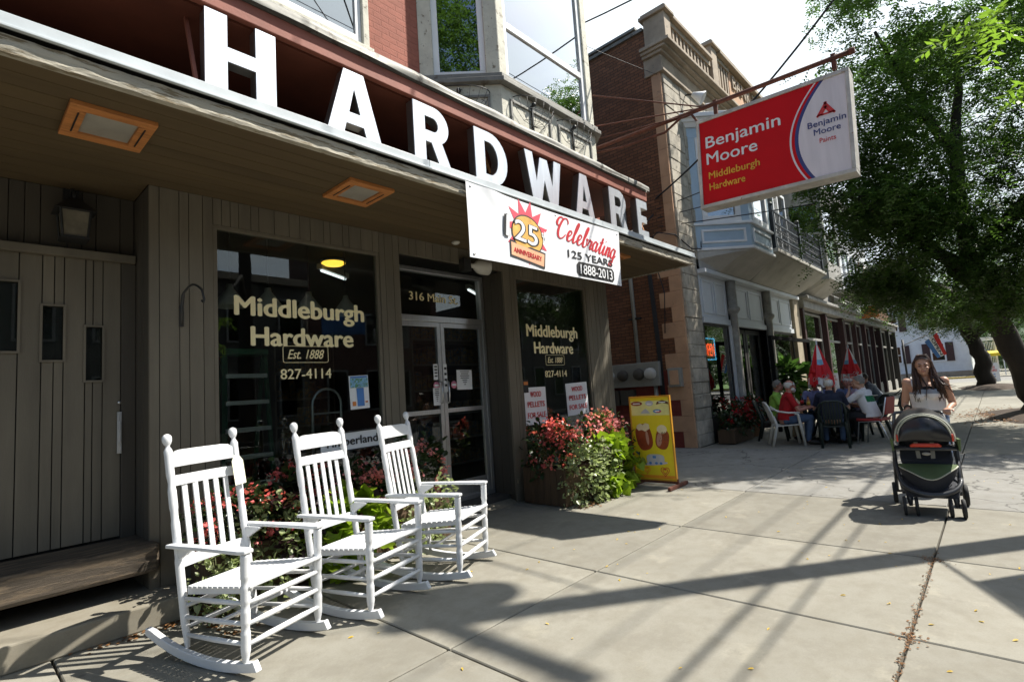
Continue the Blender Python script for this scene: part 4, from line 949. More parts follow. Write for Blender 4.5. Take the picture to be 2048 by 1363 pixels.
plant('ivy', 'cream edged trailing plant behind the farthest rocking chair', 'trailing plant', (3.22, 4.22, .34), (.36, .16, .36), 620, .05, 'leaf_varieg', 'oval', None, 0, 0, 25, 'trailing variegated plants')
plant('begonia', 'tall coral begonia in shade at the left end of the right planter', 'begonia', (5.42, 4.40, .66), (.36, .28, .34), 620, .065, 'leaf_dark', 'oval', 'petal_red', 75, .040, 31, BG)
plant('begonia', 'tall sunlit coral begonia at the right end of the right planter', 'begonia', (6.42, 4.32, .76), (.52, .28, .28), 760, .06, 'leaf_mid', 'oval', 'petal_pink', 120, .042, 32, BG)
plant('ivy', 'cream edged trailing plant spilling onto the pavement from the right planter', 'trailing plant', (5.62, 3.94, .34), (.50, .22, .42), 1150, .055, 'leaf_varieg', 'oval', None, 0, 0, 33, 'trailing variegated plants')
plant('purple_coleus', 'dark purple leaved plant among the trailing vine of the right planter', 'coleus', (5.75, 4.0, .45), (.3, .18, .38), 300, .07, 'leaf_purple', 'long', None, 0, 0, 34)
plant('potato_vine', 'lime green vine in front of the right planter beside the yellow sign', 'sweet potato vine', (6.22, 3.94, .38), (.44, .22, .38), 480, .12, 'leaf_lime', 'heart', None, 0, 0, 35, 'lime green vines')
plant('purple_coleus', 'dark leaved plant between the lime vine and the yellow sign', 'coleus', (6.82, 4.10, .45), (.2, .2, .42), 330, .06, 'leaf_dark', 'long', None, 0, 0, 36)
o = root('watermelon', 'striped green watermelon on the sill of the right shop window', 'watermelon', (5.56, 4.92, .62)); M('melon', (.05, .09, .05), .4, var=.5, scale=6, stretch=(1, 6, 6)); MB().ell((0, 0, .13), (.2, .13, .13)).build('rind', MATS['melon'], o); MB().tube([(.2, 0, .13), (.23, 0, .15)], .008, 6).build('stalk', MATS['stem'], o)
def litter(name, label, cat, pts, size, mt, shape='oval', seed=1, flatness=.15):
    rg = np.random.default_rng(seed); specs = []
    for x, y, z in pts:
        a = rg.uniform(0, 2 * PI); specs.append(((x, y, z + .006), (math.cos(a), math.sin(a), rg.uniform(.0, flatness)), size * rg.uniform(.6, 1.4), rg.uniform(-.3, .3) + PI / 2 * 0))
    return tag(leafmesh(name, MATS[mt], specs, None, shape), label, cat, None, 'stuff')
leafmat('yellow_leaf', (.62, .42, .06), .25, .6, .35); leafmat('brown_leaf', (.2, .095, .035), .25, .7, .6)
rg = np.random.default_rng(5)
pts = [(x, y, 0) for x, y in zip(rg.uniform(.6, 9, 170), rg.uniform(-1.9, 3.4, 170))]
litter('fallen_leaf', 'tiny yellow leaves scattered over the sunny pavement', 'fallen leaves', pts, .028, 'yellow_leaf', 'long', 3)
pts = [(x, .51 + rg.normal() * .009, 0) for x in rg.uniform(2.2, 5.2, 300)] + [(5.0 + rg.normal() * .05, .5 + rg.normal() * .05, 0) for _ in range(60)] + [(3.53 + rg.normal() * .05, .5 + rg.normal() * .04, 0) for _ in range(50)]
litter('leaf_debris', 'brown leaf crumbs packed in the pavement joint', 'leaf debris', pts, .014, 'brown_leaf', 'oval', 4)
pts = [(1.27 + abs(rg.normal()) * .12, 4.2 + rg.normal() * .2, 0) for _ in range(170)] + [(1.05 + rg.normal() * .2, 4.40 + rg.normal() * .025, 0) for _ in range(90)] + [(x, 3.86 + rg.normal() * .05, 0) for x in rg.uniform(5.2, 6.2, 160)]
litter('dry_leaves', 'dry orange leaves gathered at the foot of the step and planters', 'dry leaves', pts, .03, 'brown_leaf', 'oval', 6, .5)
pts = [(18 + rg.normal() * 1.2, .2 + rg.normal() * .35, .03) for _ in range(500)]
litter('bed_leaves', 'brown fallen leaves round the street tree', 'fallen leaves', pts, .06, 'brown_leaf', 'oval', 8, .5)
# ------------------------------------------------------------------ stone and brick bank building beyond the alley
M('plaster', (.5, .3, .18), .85, var=.18, scale=2, bump=.15, col2=(.36, .22, .14), thr=.62)
M('trim_stone', (.34, .275, .205), .85, var=.25, scale=2.5, bump=.2, col2=(.18, .16, .13), thr=.6)
M('render_grey', (.42, .4, .36), .85, var=.2, scale=1.6, bump=.15, bscale=12, col2=(.3, .26, .2), thr=.62)
M('rock_stone', (.4, .36, .29), .9, var=.35, scale=4, bump=1.0, bscale=7, col2=(.16, .14, .11), thr=.6, isl=.18)
M('bay_blue', (.36, .47, .57), .5, var=.08, scale=3); M('trim_white', (.72, .73, .74), .5, var=.06); M('panel_white', (.6, .63, .66), .5, var=.06, scale=2)
M('iron_grey', (.3, .29, .26), .6, var=.3, scale=5, bump=.2, col2=(.2, .12, .07), thr=.62); M('dark_iron', (.018, .022, .03), .5); M('meter_grey', (.3, .3, .27), .5, var=.15, metal=.2)
M('dark_frame', (.03, .027, .025), .6); M('maroon', (.04, .014, .014), .6); M('stucco_tan', (.33, .28, .2), .85, var=.2); M('grey_wood', (.3, .29, .265), .8, var=.25, scale=3)
glass('far_glass', (.35, .38, .36), 2.2)
BK = root('bank_building', 'stone fronted corner building with dark brick side and blue bay window', 'bank building', (15.2, 4.8, 0), world=True)
MB().box(10.85, 11.1, 4.96, 22, 0, 9.55).build('side_wall', MATS['bank_brick'], BK)
MB().box(10.80, 11.15, 5.15, 22, 9.56, 9.64).box(10.76, 11.15, 5.3, 22, 9.66, 9.72).build('coping', MATS['flashing'], BK)
b = MB()                                                       # plastered corner with toothed edge
z = 0.0; i = 0
while z < 8.4:
    h = .34 if z < 4.6 else .62; y1 = 5.05 if z > 4.6 else (5.36 if i % 2 else 5.10)
    b.box(10.84, 10.90, 4.83, y1, z + .002, z + h - .002); z += h; i += 1
b.build('corner_plaster', MATS['plaster'], BK, .004)
b = MB(); z = 0.0; r = random.Random(4); i = 0                 # rock faced stone pier
while z < 8.35:
    h = r.choice((.26, .3, .34)); h = min(h, 8.4 - z); off = r.uniform(0, .025)
    if i % 2: b.box(10.9, 11.72, 4.80 - off, 5.1, z + .004, z + h - .004)
    else:
        c = r.uniform(11.2, 11.45); b.box(10.9, c - .004, 4.80 - off, 5.1, z + .004, z + h - .004); b.box(c + .004, 11.72, 4.80 - off * .5, 5.1, z + .004, z + h - .004)
    z += h; i += 1
b.build('stone_pier', MATS['rock_stone'], BK, .012)
b = MB(); r = random.Random(9)                                 # stone front above the bay level
for k in range(14):
    z = 4.2 + k * .3; x = 11.73
    while x < 19.6:
        w = min(r.uniform(.4, .8), 19.65 - x); b.box(x + .004, x + w - .004, 4.80 - r.uniform(0, .03), 5.1, z + .004, z + .296); x += w
b.build('stone_wall', MATS['rock_stone'], BK, .012)
def course(name, z0, z1, y, mt, x0=10.8, x1=19.7, back=5.2): return MB().box(x0, x1, y, back, z0, z1).build(name, MATS[mt], BK, .015)
course('string_course', 8.40, 8.47, 4.72, 'trim_stone'); course('frieze', 8.475, 8.83, 4.77, 'trim_stone', 10.83)
b = MB()
for k, (z0, z1, y) in enumerate(((8.83, 8.90, 4.70), (8.90, 8.97, 4.60), (8.97, 9.05, 4.48))): b.box(10.76 - k * .05, 19.72, y, 5.2, z0, z1)
b.build('cornice', MATS['trim_stone'], BK, .012)
b = MB()
def balustrade(b, x0, x1, z0, z1, step=.2, Y=4.62):
    b.box(x0, x1, Y, Y + .3, z0, z0 + .1); b.box(x0, x1, Y, Y + .3, z1 - .13, z1); x = x0 + .03
    while x + .1 < x1: b.box(x, x + .085, Y + .03, Y + .27, z0 + .1, z1 - .13); x += step
for q in ((11.1, 13.55, 9.05, 9.72), (13.95, 14.95, 9.05, 10.15), (16.85, 17.6, 9.05, 10.15), (17.9, 19.4, 9.05, 9.72)):
    b = MB(); balustrade(b, *q); b.build('balustrade', MATS['trim_stone'], BK)
MB().box(11.1, 19.4, 4.98, 5.05, 9.05, 9.7).build('parapet_back', MATS['shaded_dark_siding'], BK)
for x0, x1, z1 in ((10.78, 11.1, 9.74), (13.55, 13.95, 10.2), (17.6, 17.9, 10.2), (19.4, 19.7, 9.74)):
    MB().box(x0, x1, 4.58, 5.1, 9.05, z1).box(x0 - .07, x1 + .07, 4.5, 5.18, z1, z1 + .08).box(x0 - .03, x1 + .03, 4.54, 5.14, z1 + .08, z1 + .14).build('parapet_pier', MATS['trim_stone'], BK, .012)
MB().box(11.17, 13.48, 4.53, 5.0, 9.722, 9.82).box(14.02, 17.53, 4.5, 5.0, 10.152, 10.28).box(17.97, 19.33, 4.53, 5.0, 9.722, 9.82).build('parapet_cap', MATS['trim_stone'], BK, .012)
MB().box(14.95, 16.85, 4.66, 5.0, 9.05, 10.15).build('name_panel', MATS['plaster'], BK)
b = MB(); b.text('BANK', .55, lambda u, v, w: (15.9 + u, 4.66 - .03 * w, 9.66 + v), align='CENTER', bold=.02, width=1.5, depth=1); b.build('carved_lettering', MATS['trim_stone'], BK)
MB().box(11.15, 19.6, 15, 15.2, 0, 9.5).box(19.45, 19.65, 5.2, 15, 0, 9.5).box(11.15, 19.44, 5.2, 15, 9.3, 9.4).box(11.15, 19.44, 9, 9.1, 0, 4).build('core', MATS['interior'], BK)
# blue bay window over a coved soffit
B2 = [(11.85, 4.8), (12.78, 3.86), (14.35, 3.86), (14.95, 4.8)]
def sec2(z, e=0.0): return [(B2[0][0] - e, 4.8, z), (B2[1][0] - e * .4, 3.86 - e, z), (B2[2][0] + e * .4, 3.86 - e, z), (B2[3][0] + e, 4.8, z)]
def bp2(spec, name, mt):
    for z0, z1, e0, e1 in spec: MB().loft([sec2(z0, e0), sec2(z1, e1)]).build(name, MATS[mt], BK, .008, fix=True)
bp2([(4.47, 5.0, 0, 0), (7.15, 7.4, 0, 0)], 'bay_window', 'bay_blue'); bp2([(4.40, 4.468, .05, .05), (5.0, 5.06, .06, .06), (7.4, 7.5, .05, .12), (7.5, 7.58, .16, .2), (7.58, 7.68, .26, .26)], 'bay_trim', 'trim_white')
bp2([(7.68, 7.85, .15, -.2)], 'bay_roof', 'flashing')
def face2(p, q):
    p, q = Vector((*p, 0)), Vector((*q, 0)); d = (q - p); L = d.length; d.normalize(); nrm = Vector((d.y, -d.x, 0))
    X = Matrix(((d.x, -nrm.x, 0, p.x), (d.y, -nrm.y, 0, p.y), (0, 0, 1, 0), (0, 0, 0, 1)))
    c = MB(); c.box(0, .2, 0, .12, 5.06, 7.15, 0, X).box(L - .2, L, 0, .12, 5.06, 7.15, 0, X); c.build('bay_post', MATS['bay_blue'], BK, .006)
    c = MB(); x0, x1, w = .2, L - .2, .13
    for s in ((x0, x1, 7.0, 7.15), (x0, x1, 5.06, 5.22), (x0, x0 + w, 5.22, 7.0), (x1 - w, x1, 5.22, 7.0), (x0 + w, x1 - w, 6.1, 6.17)): c.box(s[0], s[1], -.02, .08, s[2], s[3], 0, X)
    wo = c.build('window', MATS['trim_white'], BK, .008); MB().box(x0 + w, x1 - w, .03, .036, 5.22, 7.0, 0, X).build('pane', MATS['pane'], wo)
    MB().box(x0 + w, x1 - w, .1, .11, 5.22, 7.0, 0, X).build('curtain', MATS['curtain_blue'], wo)
    c = MB(); a0, a1, t0, t1, ww = .13, L - .13, 4.57, 4.9, .05
    for s in ((a0, a1, t1 - ww, t1), (a0, a1, t0, t0 + ww), (a0, a0 + ww, t0 + ww, t1 - ww), (a1 - ww, a1, t0 + ww, t1 - ww)): c.box(s[0], s[1], -.03, .01, s[2], s[3], 0, X)
    c.build('panel_moulding', MATS['trim_white'], BK, .006)
M('curtain_blue', (.3, .36, .36), .8, var=.1, stretch=(6, 6, .3))
for i in range(3): face2(B2[i], B2[i + 1])
b = MB(); b.loft([[(11.8, 4.78, 3.96), (12.6, 4.62, 3.98), (14.6, 4.62, 3.98), (15.0, 4.78, 3.96)], [(11.78, 4.78, 4.2), (12.65, 4.15, 4.25), (14.5, 4.15, 4.25), (15.02, 4.78, 4.2)], sec2(4.398, .02)], smooth=False)
b.loft([[(14.7, 4.78, 3.96), (14.8, 4.62, 3.98), (19.2, 4.62, 3.98), (19.3, 4.78, 3.96)], [(14.55, 4.78, 4.2), (14.6, 4.15, 4.28), (19.5, 4.15, 4.28), (19.55, 4.78, 4.2)], [(14.40, 4.78, 4.55), (14.45, 3.8, 4.55), (19.62, 3.8, 4.55), (19.66, 4.78, 4.55)]])
b.build('coved_soffit', MATS['render_grey'], BK, .01, fix=True)
MB().box(14.42, 19.68, 3.76, 4.78, 4.555, 4.66).build('balcony_floor', MATS['render_grey'], BK, .02)
b = MB()
for x in [14.5 + .135 * i for i in range(38)]: b.bar((x, 3.85, 4.66), (x, 3.85, 5.68), .022, .022); 
for x in [14.5 + .135 * i for i in range(37)]:
    b.tube([(x + .0675 + .05 * math.cos(a), 3.85, 5.2 + .05 * math.sin(a)) for a in [2 * PI * k / 8 for k in range(8)]], .008, 4, closed=True)
    b.tube([(x + .0675 + .05 * math.cos(a), 3.85, 4.86 + .1 * math.sin(a)) for a in [2 * PI * k / 8 for k in range(8)]], .008, 4, closed=True)
for y in [3.98 + .13 * i for i in range(7)]: b.bar((14.5, y, 4.66), (14.5, y, 5.68), .022, .022); b.bar((19.5, y, 4.66), (19.5, y, 5.68), .022, .022)
for z in (4.74, 5.02, 5.38, 5.7): b.box(14.48, 19.52, 3.83, 3.87, z - .018, z + .018); b.box(14.48, 14.52, 3.87, 4.78, z - .018, z + .018); b.box(19.48, 19.52, 3.87, 4.78, z - .018, z + .018)
for x in (14.5, 17.0, 19.5): b.box(x - .05, x + .05, 3.8, 3.9, 4.66, 5.78); b.ell((x, 3.85, 5.84), .06)
b.build('balcony_railing', MATS['dark_iron'], BK)
for x0, x1 in ((15.4, 16.4), (17.0, 18.0), (18.4, 19.3)):
    f = fr(x0, x1, 4.7 if x0 > 17.5 else 5.1, 7.4, .09, 4.66, 4.78).build('window', MATS['trim_white'], BK, .006); MB().box(x0 + .09, x1 - .09, 4.7, 4.71, 4.8 if x0 > 17.5 else 5.19, 7.31).build('pane', MATS['far_glass'], f)
# ground floor shop front
for x, lb in ((12.0, 'small white floodlight on the stone front above the blue bay, left one'), (12.75, 'small white floodlight on the stone front above the blue bay, right one')):
    o = root('spotlight', lb, 'spotlight', (x, 4.72, 8.22), 0, 'floodlights on the bank front'); MB().lathe([(.05, 0), (.16, .28), (.15, .29), (.04, .05)], (0, -.12, 0), (.2, -.6, -.35), 14).build('lamp_shade', MATS['trim_white'], o); MB().bar((0, .05, .05), (0, -.12, 0), .03, .03).build('bracket', MATS['black_iron'], o)
b = MB(); posts = (13.5, 16.3)
MB().box(11.72, 19.5, 4.62, 4.9, 3.86, 3.96).build('lintel', MATS['panel_white'], BK, .008)
for x0, x1 in ((11.74, 13.36), (13.64, 16.16), (16.44, 19.0)):
    MB().box(x0, x1, 4.8, 4.86, 2.72, 3.855).build('panel_back', MATS['panel_white'], BK); n = 2 if x1 - x0 < 2 else 2; c = MB(); w = (x1 - x0 - .14) / n
    for k in range(n):
        a0 = x0 + .1 + k * w; a1 = a0 + w - .1; fr(a0, a1, 2.95, 3.75, .05, 4.775, 4.799, c)
    c.box(x0, x1, 4.75, 4.799, 2.72, 2.86); c.build('panel_moulding', MATS['panel_white'], BK, .008)
for x in posts:
    c = MB(); c.lathe([(.15, 0), (.15, .25), (.10, .3), (.095, 3.0), (.13, 3.05), (.17, 3.1), (.17, 3.16), (.12, 3.2), (.12, 3.86)], (x, 4.72, 0), None, 14); c.build('iron_column', MATS['iron_grey'], BK)
MB().box(19.0, 19.7, 4.70, 5.0, 0, 3.96).build('end_pier', MATS['stucco_tan'], BK, .02)
for x0, x1 in ((11.74, 13.3), (16.5, 18.95)):
    f = fr(x0, x1, .55, 2.71, .05, 4.80, 4.86).build('shop_window', MATS['dark_frame'], BK, .006); MB().box(x0 + .05, x1 - .05, 4.82, 4.83, .60, 2.66).build('pane', MATS['far_glass'], f)
    MB().box(x0, x1, 4.8, 4.9, 0, .55).build('bulkhead', MATS['dark_frame'], BK)
MB().box(13.34, 13.42, 4.76, 4.85, 0, 2.72).box(16.38, 16.46, 4.76, 4.85, 0, 2.72).build('white_jamb', MATS['trim_white'], BK)
for x0, x1 in ((13.65, 14.85), (14.9, 16.1)):
    d = fr(x0, x1, .02, 2.7, .12, 4.95, 5.0).build('glass_door', MATS['dark_frame'], BK, .006); MB().box(x0 + .12, x1 - .12, 4.97, 4.98, .14, 2.58).build('pane', MATS['far_glass'], d)
M('neon_red', (1, .12, .02), .4, emit=(1, .09, .02), es=9.0); M('neon_blue', (.1, .5, 1), .4, emit=(.1, .45, .8), es=5.0)
o = root('neon_sign', 'orange neon OPEN sign with blue border in the corner shop window', 'neon sign', (12.2, 4.90, 2.12))
b = MB(); b.text('OPEN', .42, lambda u, v, w: (u, -w, v - .15), bold=.012, align='CENTER', width=.58); b.build('letters', MATS['neon_red'], o)
b = MB(); b.tube([(-.34, 0, -.24), (.34, 0, -.24), (.34, 0, .26), (-.34, 0, .26)], .016, 6, closed=True); b.build('border', MATS['neon_blue'], o); MB().box(-.37, .37, .03, .06, -.27, .29).build('back_board', MATS['black_ink'], o)
o = root('patio_frame', 'black square metal frame standing in front of the cafe doors', 'metal frame', (16.0, 4.1, 0), world=True)
M('matt_black', (.012, .012, .012), .95, spec=.05)
for x in (14.2, 17.85): MB().box(x, x + .08, 4.1, 4.18, 0, 2.32).build('post', MATS['matt_black'], o)
MB().box(14.2, 17.93, 4.1, 4.18, 2.325, 2.42).build('top_rail', MATS['matt_black'], o)
# meters, conduit, cables on the brick side
o = root('meter_bank', 'row of grey electricity meters on the brick side wall', 'electricity meters', (10.85, 6.2, 1.62), world=True)
MB().box(10.70, 10.85, 5.46, 6.95, 1.36, 1.90).build('cabinet', MATS['meter_grey'], o, .01)
for y, rr in ((6.72, .1), (6.36, .115), (5.95, .115), (5.66, .12)):
    b = MB(); b.lathe([(.13, 0), (.13, .03), (.1, .04), (rr, .1), (rr * .8, .14)], (10.70, y, 1.64), (9, y, 1.64), 18); b.build('meter', MATS['shade_white'] if y in (6.72, 5.66) else MATS['shaded_dark_siding'], o)
MB().box(10.72, 10.85, 6.55, 6.9, .95, 1.30).box(10.72, 10.85, 6.15, 6.5, .95, 1.30).build('breaker_box', MATS['shaded_dark_siding'], o, .008)
o = root('conduit', 'pale vertical pipe running up the brick wall from the meters', 'conduit', (10.8, 5.99, 1.9), world=True)
MB().tube([(10.79, 5.99, 1.9), (10.79, 6.03, 6.2)], .045, 10).tube([(10.79, 5.62, 1.36), (10.79, 5.62, .3)], .045, 10).build('pipe', MATS['meter_grey'], o); MB().box(10.76, 10.85, 5.85, 6.14, 2.9, 2.94).box(10.76, 10.85, 5.87, 6.18, 4.0, 4.04).build('clamp', MATS['black_iron'], o)
o = root('junction_box', 'small square grey box on the painted corner of the side wall', 'junction box', (10.85, 5.12, 1.52), world=True); MB().box(10.72, 10.84, 4.98, 5.28, 1.31, 1.72).build('box', MATS['meter_grey'], o, .01); MB().box(10.70, 10.719, 5.03, 5.23, 1.36, 1.67).build('cover', MATS['plaster'], o, .005)
o = root('black_cable', 'bundle of black cables running down the brick wall by its corner', 'cable', (10.8, 5.4, 1.0), world=True)
b = MB()
for k in range(4): b.tube([(10.80, 5.42 + .03 * k, .4), (10.8, 5.43 + .025 * k, 2.2), (10.80, 5.47 + .035 * k, 3.4 + .3 * k), (10.8, 5.52 + .04 * k, 4.6)], .014, 6)
b.tube([(10.8, 5.52, 4.6), (10.72, 5.2, 4.75), (10.8, 4.83, 4.62), (11.3, 4.7, 4.35), (11.9, 4.72, 4.45), (11.95, 4.74, 4.75)], .014, 6); b.tube([(10.8, 5.4, 4.3), (10.79, 5.2, 3.4), (10.79, 5.28, 2.5)], .01, 6); b.build('cable', MATS['black_ink'], o)
plant('geranium', 'dark leaved red flowering plant in front of the cafe window', 'geranium', (12.1, 4.40, .58), (.62, .3, .38), 760, .08, 'leaf_dark', 'oval', 'petal_deep', 50, .045, 41, 'flower pots by the cafe')
plant('geranium', 'dark leaved red flowering plant beside the seated man in lime green', 'geranium', (13.2, 4.45, .55), (.5, .28, .36), 600, .08, 'leaf_dark', 'oval', 'petal_deep', 34, .045, 42, 'flower pots by the cafe')
plant('palm', 'tall spiky green plant behind the cafe window by the doors', 'potted palm', (16.7, 4.35, 1.35), (.35, .2, .5), 120, .4, 'leaf_mid', 'long', None, 0, 0, 43, base=(16.7, 4.35, .35), droop=.0)
for x, y, lb in ((12.1, 4.45, 'dark trough holding red flowers under the cafe window'), (13.25, 4.48, 'terracotta pot of red flowers by the cafe column'), (16.7, 4.35, 'terracotta pot with a tall spiky plant by the cafe doors')):
    o = root('flower_pot', lb, 'flower pot', (x, y, 0), 0, 'flower pots')
    b = MB()
    if 'trough' in lb: b.box(-.6, .6, -.18, .18, .02, .32); b.build('trough', MATS['dark_wood'], o, .01)
    else: b.lathe([(.13, 0), (.2, .32), (.22, .32), (.22, .38), (.19, .38), (.18, .3)], (0, 0, 0), None, 18); b.build('pot', MATS['plaster'], o)
    MB().lathe([(.17, .3), (.1, .31)], (0, 0, 0), None, 12).build('soil', MATS['soil'], o)

# ------------------------------------------------------------------ further shops along the row
def shop_row(name, label, x0, x1, H, wall, post, seed, bay=None, balc=None):
    o = root(name, label, 'shop building', ((x0 + x1) / 2, 4.8, 0), world=True); r = random.Random(seed)
    MB().box(x0, x1, 4.85, 14, 3.95, H).box(x0, x0 + .2, 4.95, 14, 0, 3.94).box(x1 - .2, x1, 4.95, 14, 0, 3.94).box(x0 + .2, x1 - .2, 9, 9.2, 0, 3.94).build('wall', MATS[wall], o)
    MB().box(x0, x1, 4.55, 5.0, 3.62, 3.9).box(x0, x1, 4.4, 4.9, 3.9, 4.02).build('shop_cornice', MATS['grey_wood'], o, .02); MB().box(x0, x1, 4.5, 4.9, H - .5, H + .1).build('roof_cornice', MATS['grey_wood'], o, .02)
    n = max(2, round((x1 - x0) / 2.6)); w = (x1 - x0) / n
    for i in range(n + 1):
        x = x0 + i * w - (.0 if i < n else .2); MB().box(x, x + .2, 4.6, 4.85, 0, 3.6).build('post', MATS[post], o, .015)
    for i in range(n):
        a, c = x0 + i * w + .22, x0 + (i + 1) * w - .04
        f = fr(a, c, .5, 3.55, .08, 4.78, 4.85); f.box(a + .08, c - .08, 4.78, 4.85, 2.55, 2.64); f = f.build('shop_window', MATS['grey_wood'], o, .006)
        MB().box(a + .08, c - .08, 4.81, 4.82, .58, 2.55).box(a + .08, c - .08, 4.81, 4.82, 2.64, 3.47).build('pane', MATS['far_glass'], f)
        MB().box(a + .1, c - .1, 5.0, 5.02, r.uniform(.6, 2.0), 3.4).build('blind', MATS['interior_pale'], f); MB().box(a, c, 4.76, 4.86, 0, .495).build('bulkhead', MATS['grey_wood'], o)
    xw = x0 + .8
    while xw + 1 < x1:
        if not (bay and bay[0] - 1.1 < xw < bay[1] + .2):
            f = fr(xw, xw + 1.0, 5.0, 7.1, .09, 4.76, 4.848).box(xw + .09, xw + .91, 4.78, 4.848, 6.0, 6.08).build('window', MATS['trim_white'], o, .006); MB().box(xw + .09, xw + .91, 4.80, 4.81, 5.09, 7.01).build('pane', MATS['far_glass'], f)
        xw += 2.0
    if bay:
        a, c = bay; P = [(a, 4.85), (a + .6, 3.85), (c - .6, 3.85), (c, 4.85)]; S2 = lambda z, e: [(P[0][0] - e, 4.85, z), (P[1][0], 3.85 - e, z), (P[2][0], 3.85 - e, z), (P[3][0] + e, 4.85, z)]
        MB().loft([S2(4.55, .0), S2(5.2, 0)]).build('bay_apron', MATS['grey_wood'], o, .01, fix=True); MB().loft([S2(7.2, 0), S2(7.9, .1)]).build('bay_head', MATS['grey_wood'], o, .01, fix=True)
        b = MB(); b.loft([[(a + .4, 4.85, 4.05), (a + .9, 4.5, 4.05), (c - .9, 4.5, 4.05), (c - .4, 4.85, 4.05)], S2(4.55, .05)]); b.build('bay_soffit', MATS['render_grey'], o, fix=True)
        for p, q in zip(P[:-1], P[1:]):
            p, q = Vector((*p, 0)), Vector((*q, 0)); d = q - p; L = d.length; d.normalize(); nr = Vector((d.y, -d.x, 0)); X = Matrix(((d.x, -nr.x, 0, p.x), (d.y, -nr.y, 0, p.y), (0, 0, 1, 0), (0, 0, 0, 1)))
            MB().box(0, .14, 0, .1, 5.2, 7.2, 0, X).box(L - .14, L, 0, .1, 5.2, 7.2, 0, X).box(.14, L - .14, 0, .1, 6.15, 6.22, 0, X).build('bay_frame', MATS['grey_wood'], o, .006); MB().box(.14, L - .14, .04, .05, 5.2, 7.2, 0, X).build('bay_pane', MATS['pane'], o); MB().box(.14, L - .14, .4, .42, 5.2, 7.2, 0, X).build('blind', MATS['stucco_tan'], o)
    if balc:
        a, c = balc; MB().box(a, c, 3.75, 4.8, 4.6, 4.75).build('balcony_floor', MATS['grey_wood'], o, .02)
        b = MB()
        for k in range(round((c - a) / .3)):
            x = a + .05 + k * .3; b.bar((x, 3.8, 4.75), (x, 3.8, 5.65), .02, .02)
            b.tube([(x + .15 + .11 * math.cos(t), 3.8, 5.2 + .2 * math.sin(t)) for t in [2 * PI * j / 10 for j in range(10)]], .01, 4, closed=True)
        b.box(a, c, 3.78, 3.82, 5.64, 5.69).box(a, c, 3.78, 3.82, 4.8, 4.84); b.build('balcony_railing', MATS['black_iron'], o)
    return o
shop_row('old_shop', 'old grey wooden shop with dark maroon posts and bay over the second cafe table', 19.72, 26.2, 8.6, 'grey_wood', 'maroon', 3, bay=(19.9, 23.2))
shop_row('balcony_shop', 'farther shop with dark posts and vine covered iron balcony', 26.25, 36.0, 9.2, 'trim_white', 'maroon', 5, balc=(25.2, 31.5))
shop_row('end_shop', 'narrow brick shop at the far end of the row', 36.05, 42.0, 7.2, 'bank_brick', 'dark_frame', 8)
rv = MB(); vi = root('balcony_vine', 'brown and green vine draped over the far iron balcony', 'climbing vine', (28.4, 3.8, 4.7), world=True)
rg = np.random.default_rng(77)
leafmesh('foliage', MATS['leaf_mid'], [((rg.uniform(25.3, 31.6), 3.72 + rg.normal() * .12, 4.7 + abs(rg.normal()) * .45 - .25), rg.normal(size=3) + np.array([0, -.4, -.5]), rg.uniform(.09, .2), rg.uniform(-1, 1)) for _ in range(1100)], vi, 'oval')
for k in range(16): x = 25.5 + k * .38; rv.tube([(x, 3.78, 4.6), (x + rg.normal() * .2, 3.72, 5.0), (x + rg.normal() * .4, 3.7, 5.4 + rg.uniform(0, .4)), (x + rg.normal() * .8, 3.5, 5.3 + rg.uniform(-.4, .5))], [.02, .016, .012, .006], 5)
rv.build('stem', MATS['brown_leaf'], vi)
# hanging shop signs and small lit pieces on the far fronts
o = root('bracket_sign', 'orange and dark sign on a bracket beneath the vine balcony', 'bracket sign', (30.0, 4.2, 4.1)); MB().box(-.03, .03, -.4, .3, -.3, .25).build('board', MATS['orange_print'], o, .01); MB().box(-.02, .02, .3, .6, .2, .25).build('bracket', MATS['black_iron'], o); MB().box(-.04, -.031, -.35, .25, -.02, .03).build('stripe', MATS['black_ink'], o)
# OPEN flag
FL = root('open_flag', 'red white and blue OPEN flag on a slanted pole', 'flag', (22.0, 1.75, 2.1), world=True)
c4 = [Vector((22, 1.66, 2.16)), Vector((22, 1.385, 1.60)), Vector((22, 1.135, 1.71)), Vector((22, 1.31, 2.43))]   # hoist top .. corners seen in the photo
def fm(s, t):   # s along the writing, t across the stripes (0 blue edge, 1 red edge)
    p = (1 - s) * (1 - t) * c4[0] + s * (1 - t) * c4[1] + s * t * c4[2] + (1 - s) * t * c4[3]; return (p.x + .02 * math.sin(6 * s + 3 * t), p.y, p.z)
for t0, t1, mt in ((0, .34, 'flyer_blue'), (.34, .68, 'paper'), (.68, 1, 'red_ink')):
    b = MB(); b.grid(lambda u, v: fm(u, t0 + (t1 - t0) * v), 10, 3); b.grid(lambda u, v: tuple(Vector(fm(u, t0 + (t1 - t0) * v)) + Vector((.004, 0, 0))), 10, 3); b.build('stripe', MATS[mt], FL)
b = MB(); b.text('OPEN', .2, lambda u, v, w: tuple(Vector(fm(.52 + u / .62, .42 + v / .58)) - Vector((.006, 0, 0))), bold=.02, align='CENTER', width=.52); b.build('lettering', MATS['black_ink'], FL)
MB().tube([(22.01, 1.9, 2.25), (22.01, 1.2, 2.55)], .014, 8).tube([(22.01, 1.9, 2.25), (22.05, 2.25, 2.1)], .014, 8).build('pole', MATS['grey_wood'], FL)
MB().tube([(22.05, 2.25, 0), (22.05, 2.25, 2.3)], .03, 8).lathe([(.2, 0), (.2, .04)], (22.05, 2.25, 0), None, 14).build('stand', MATS['black_iron'], FL)
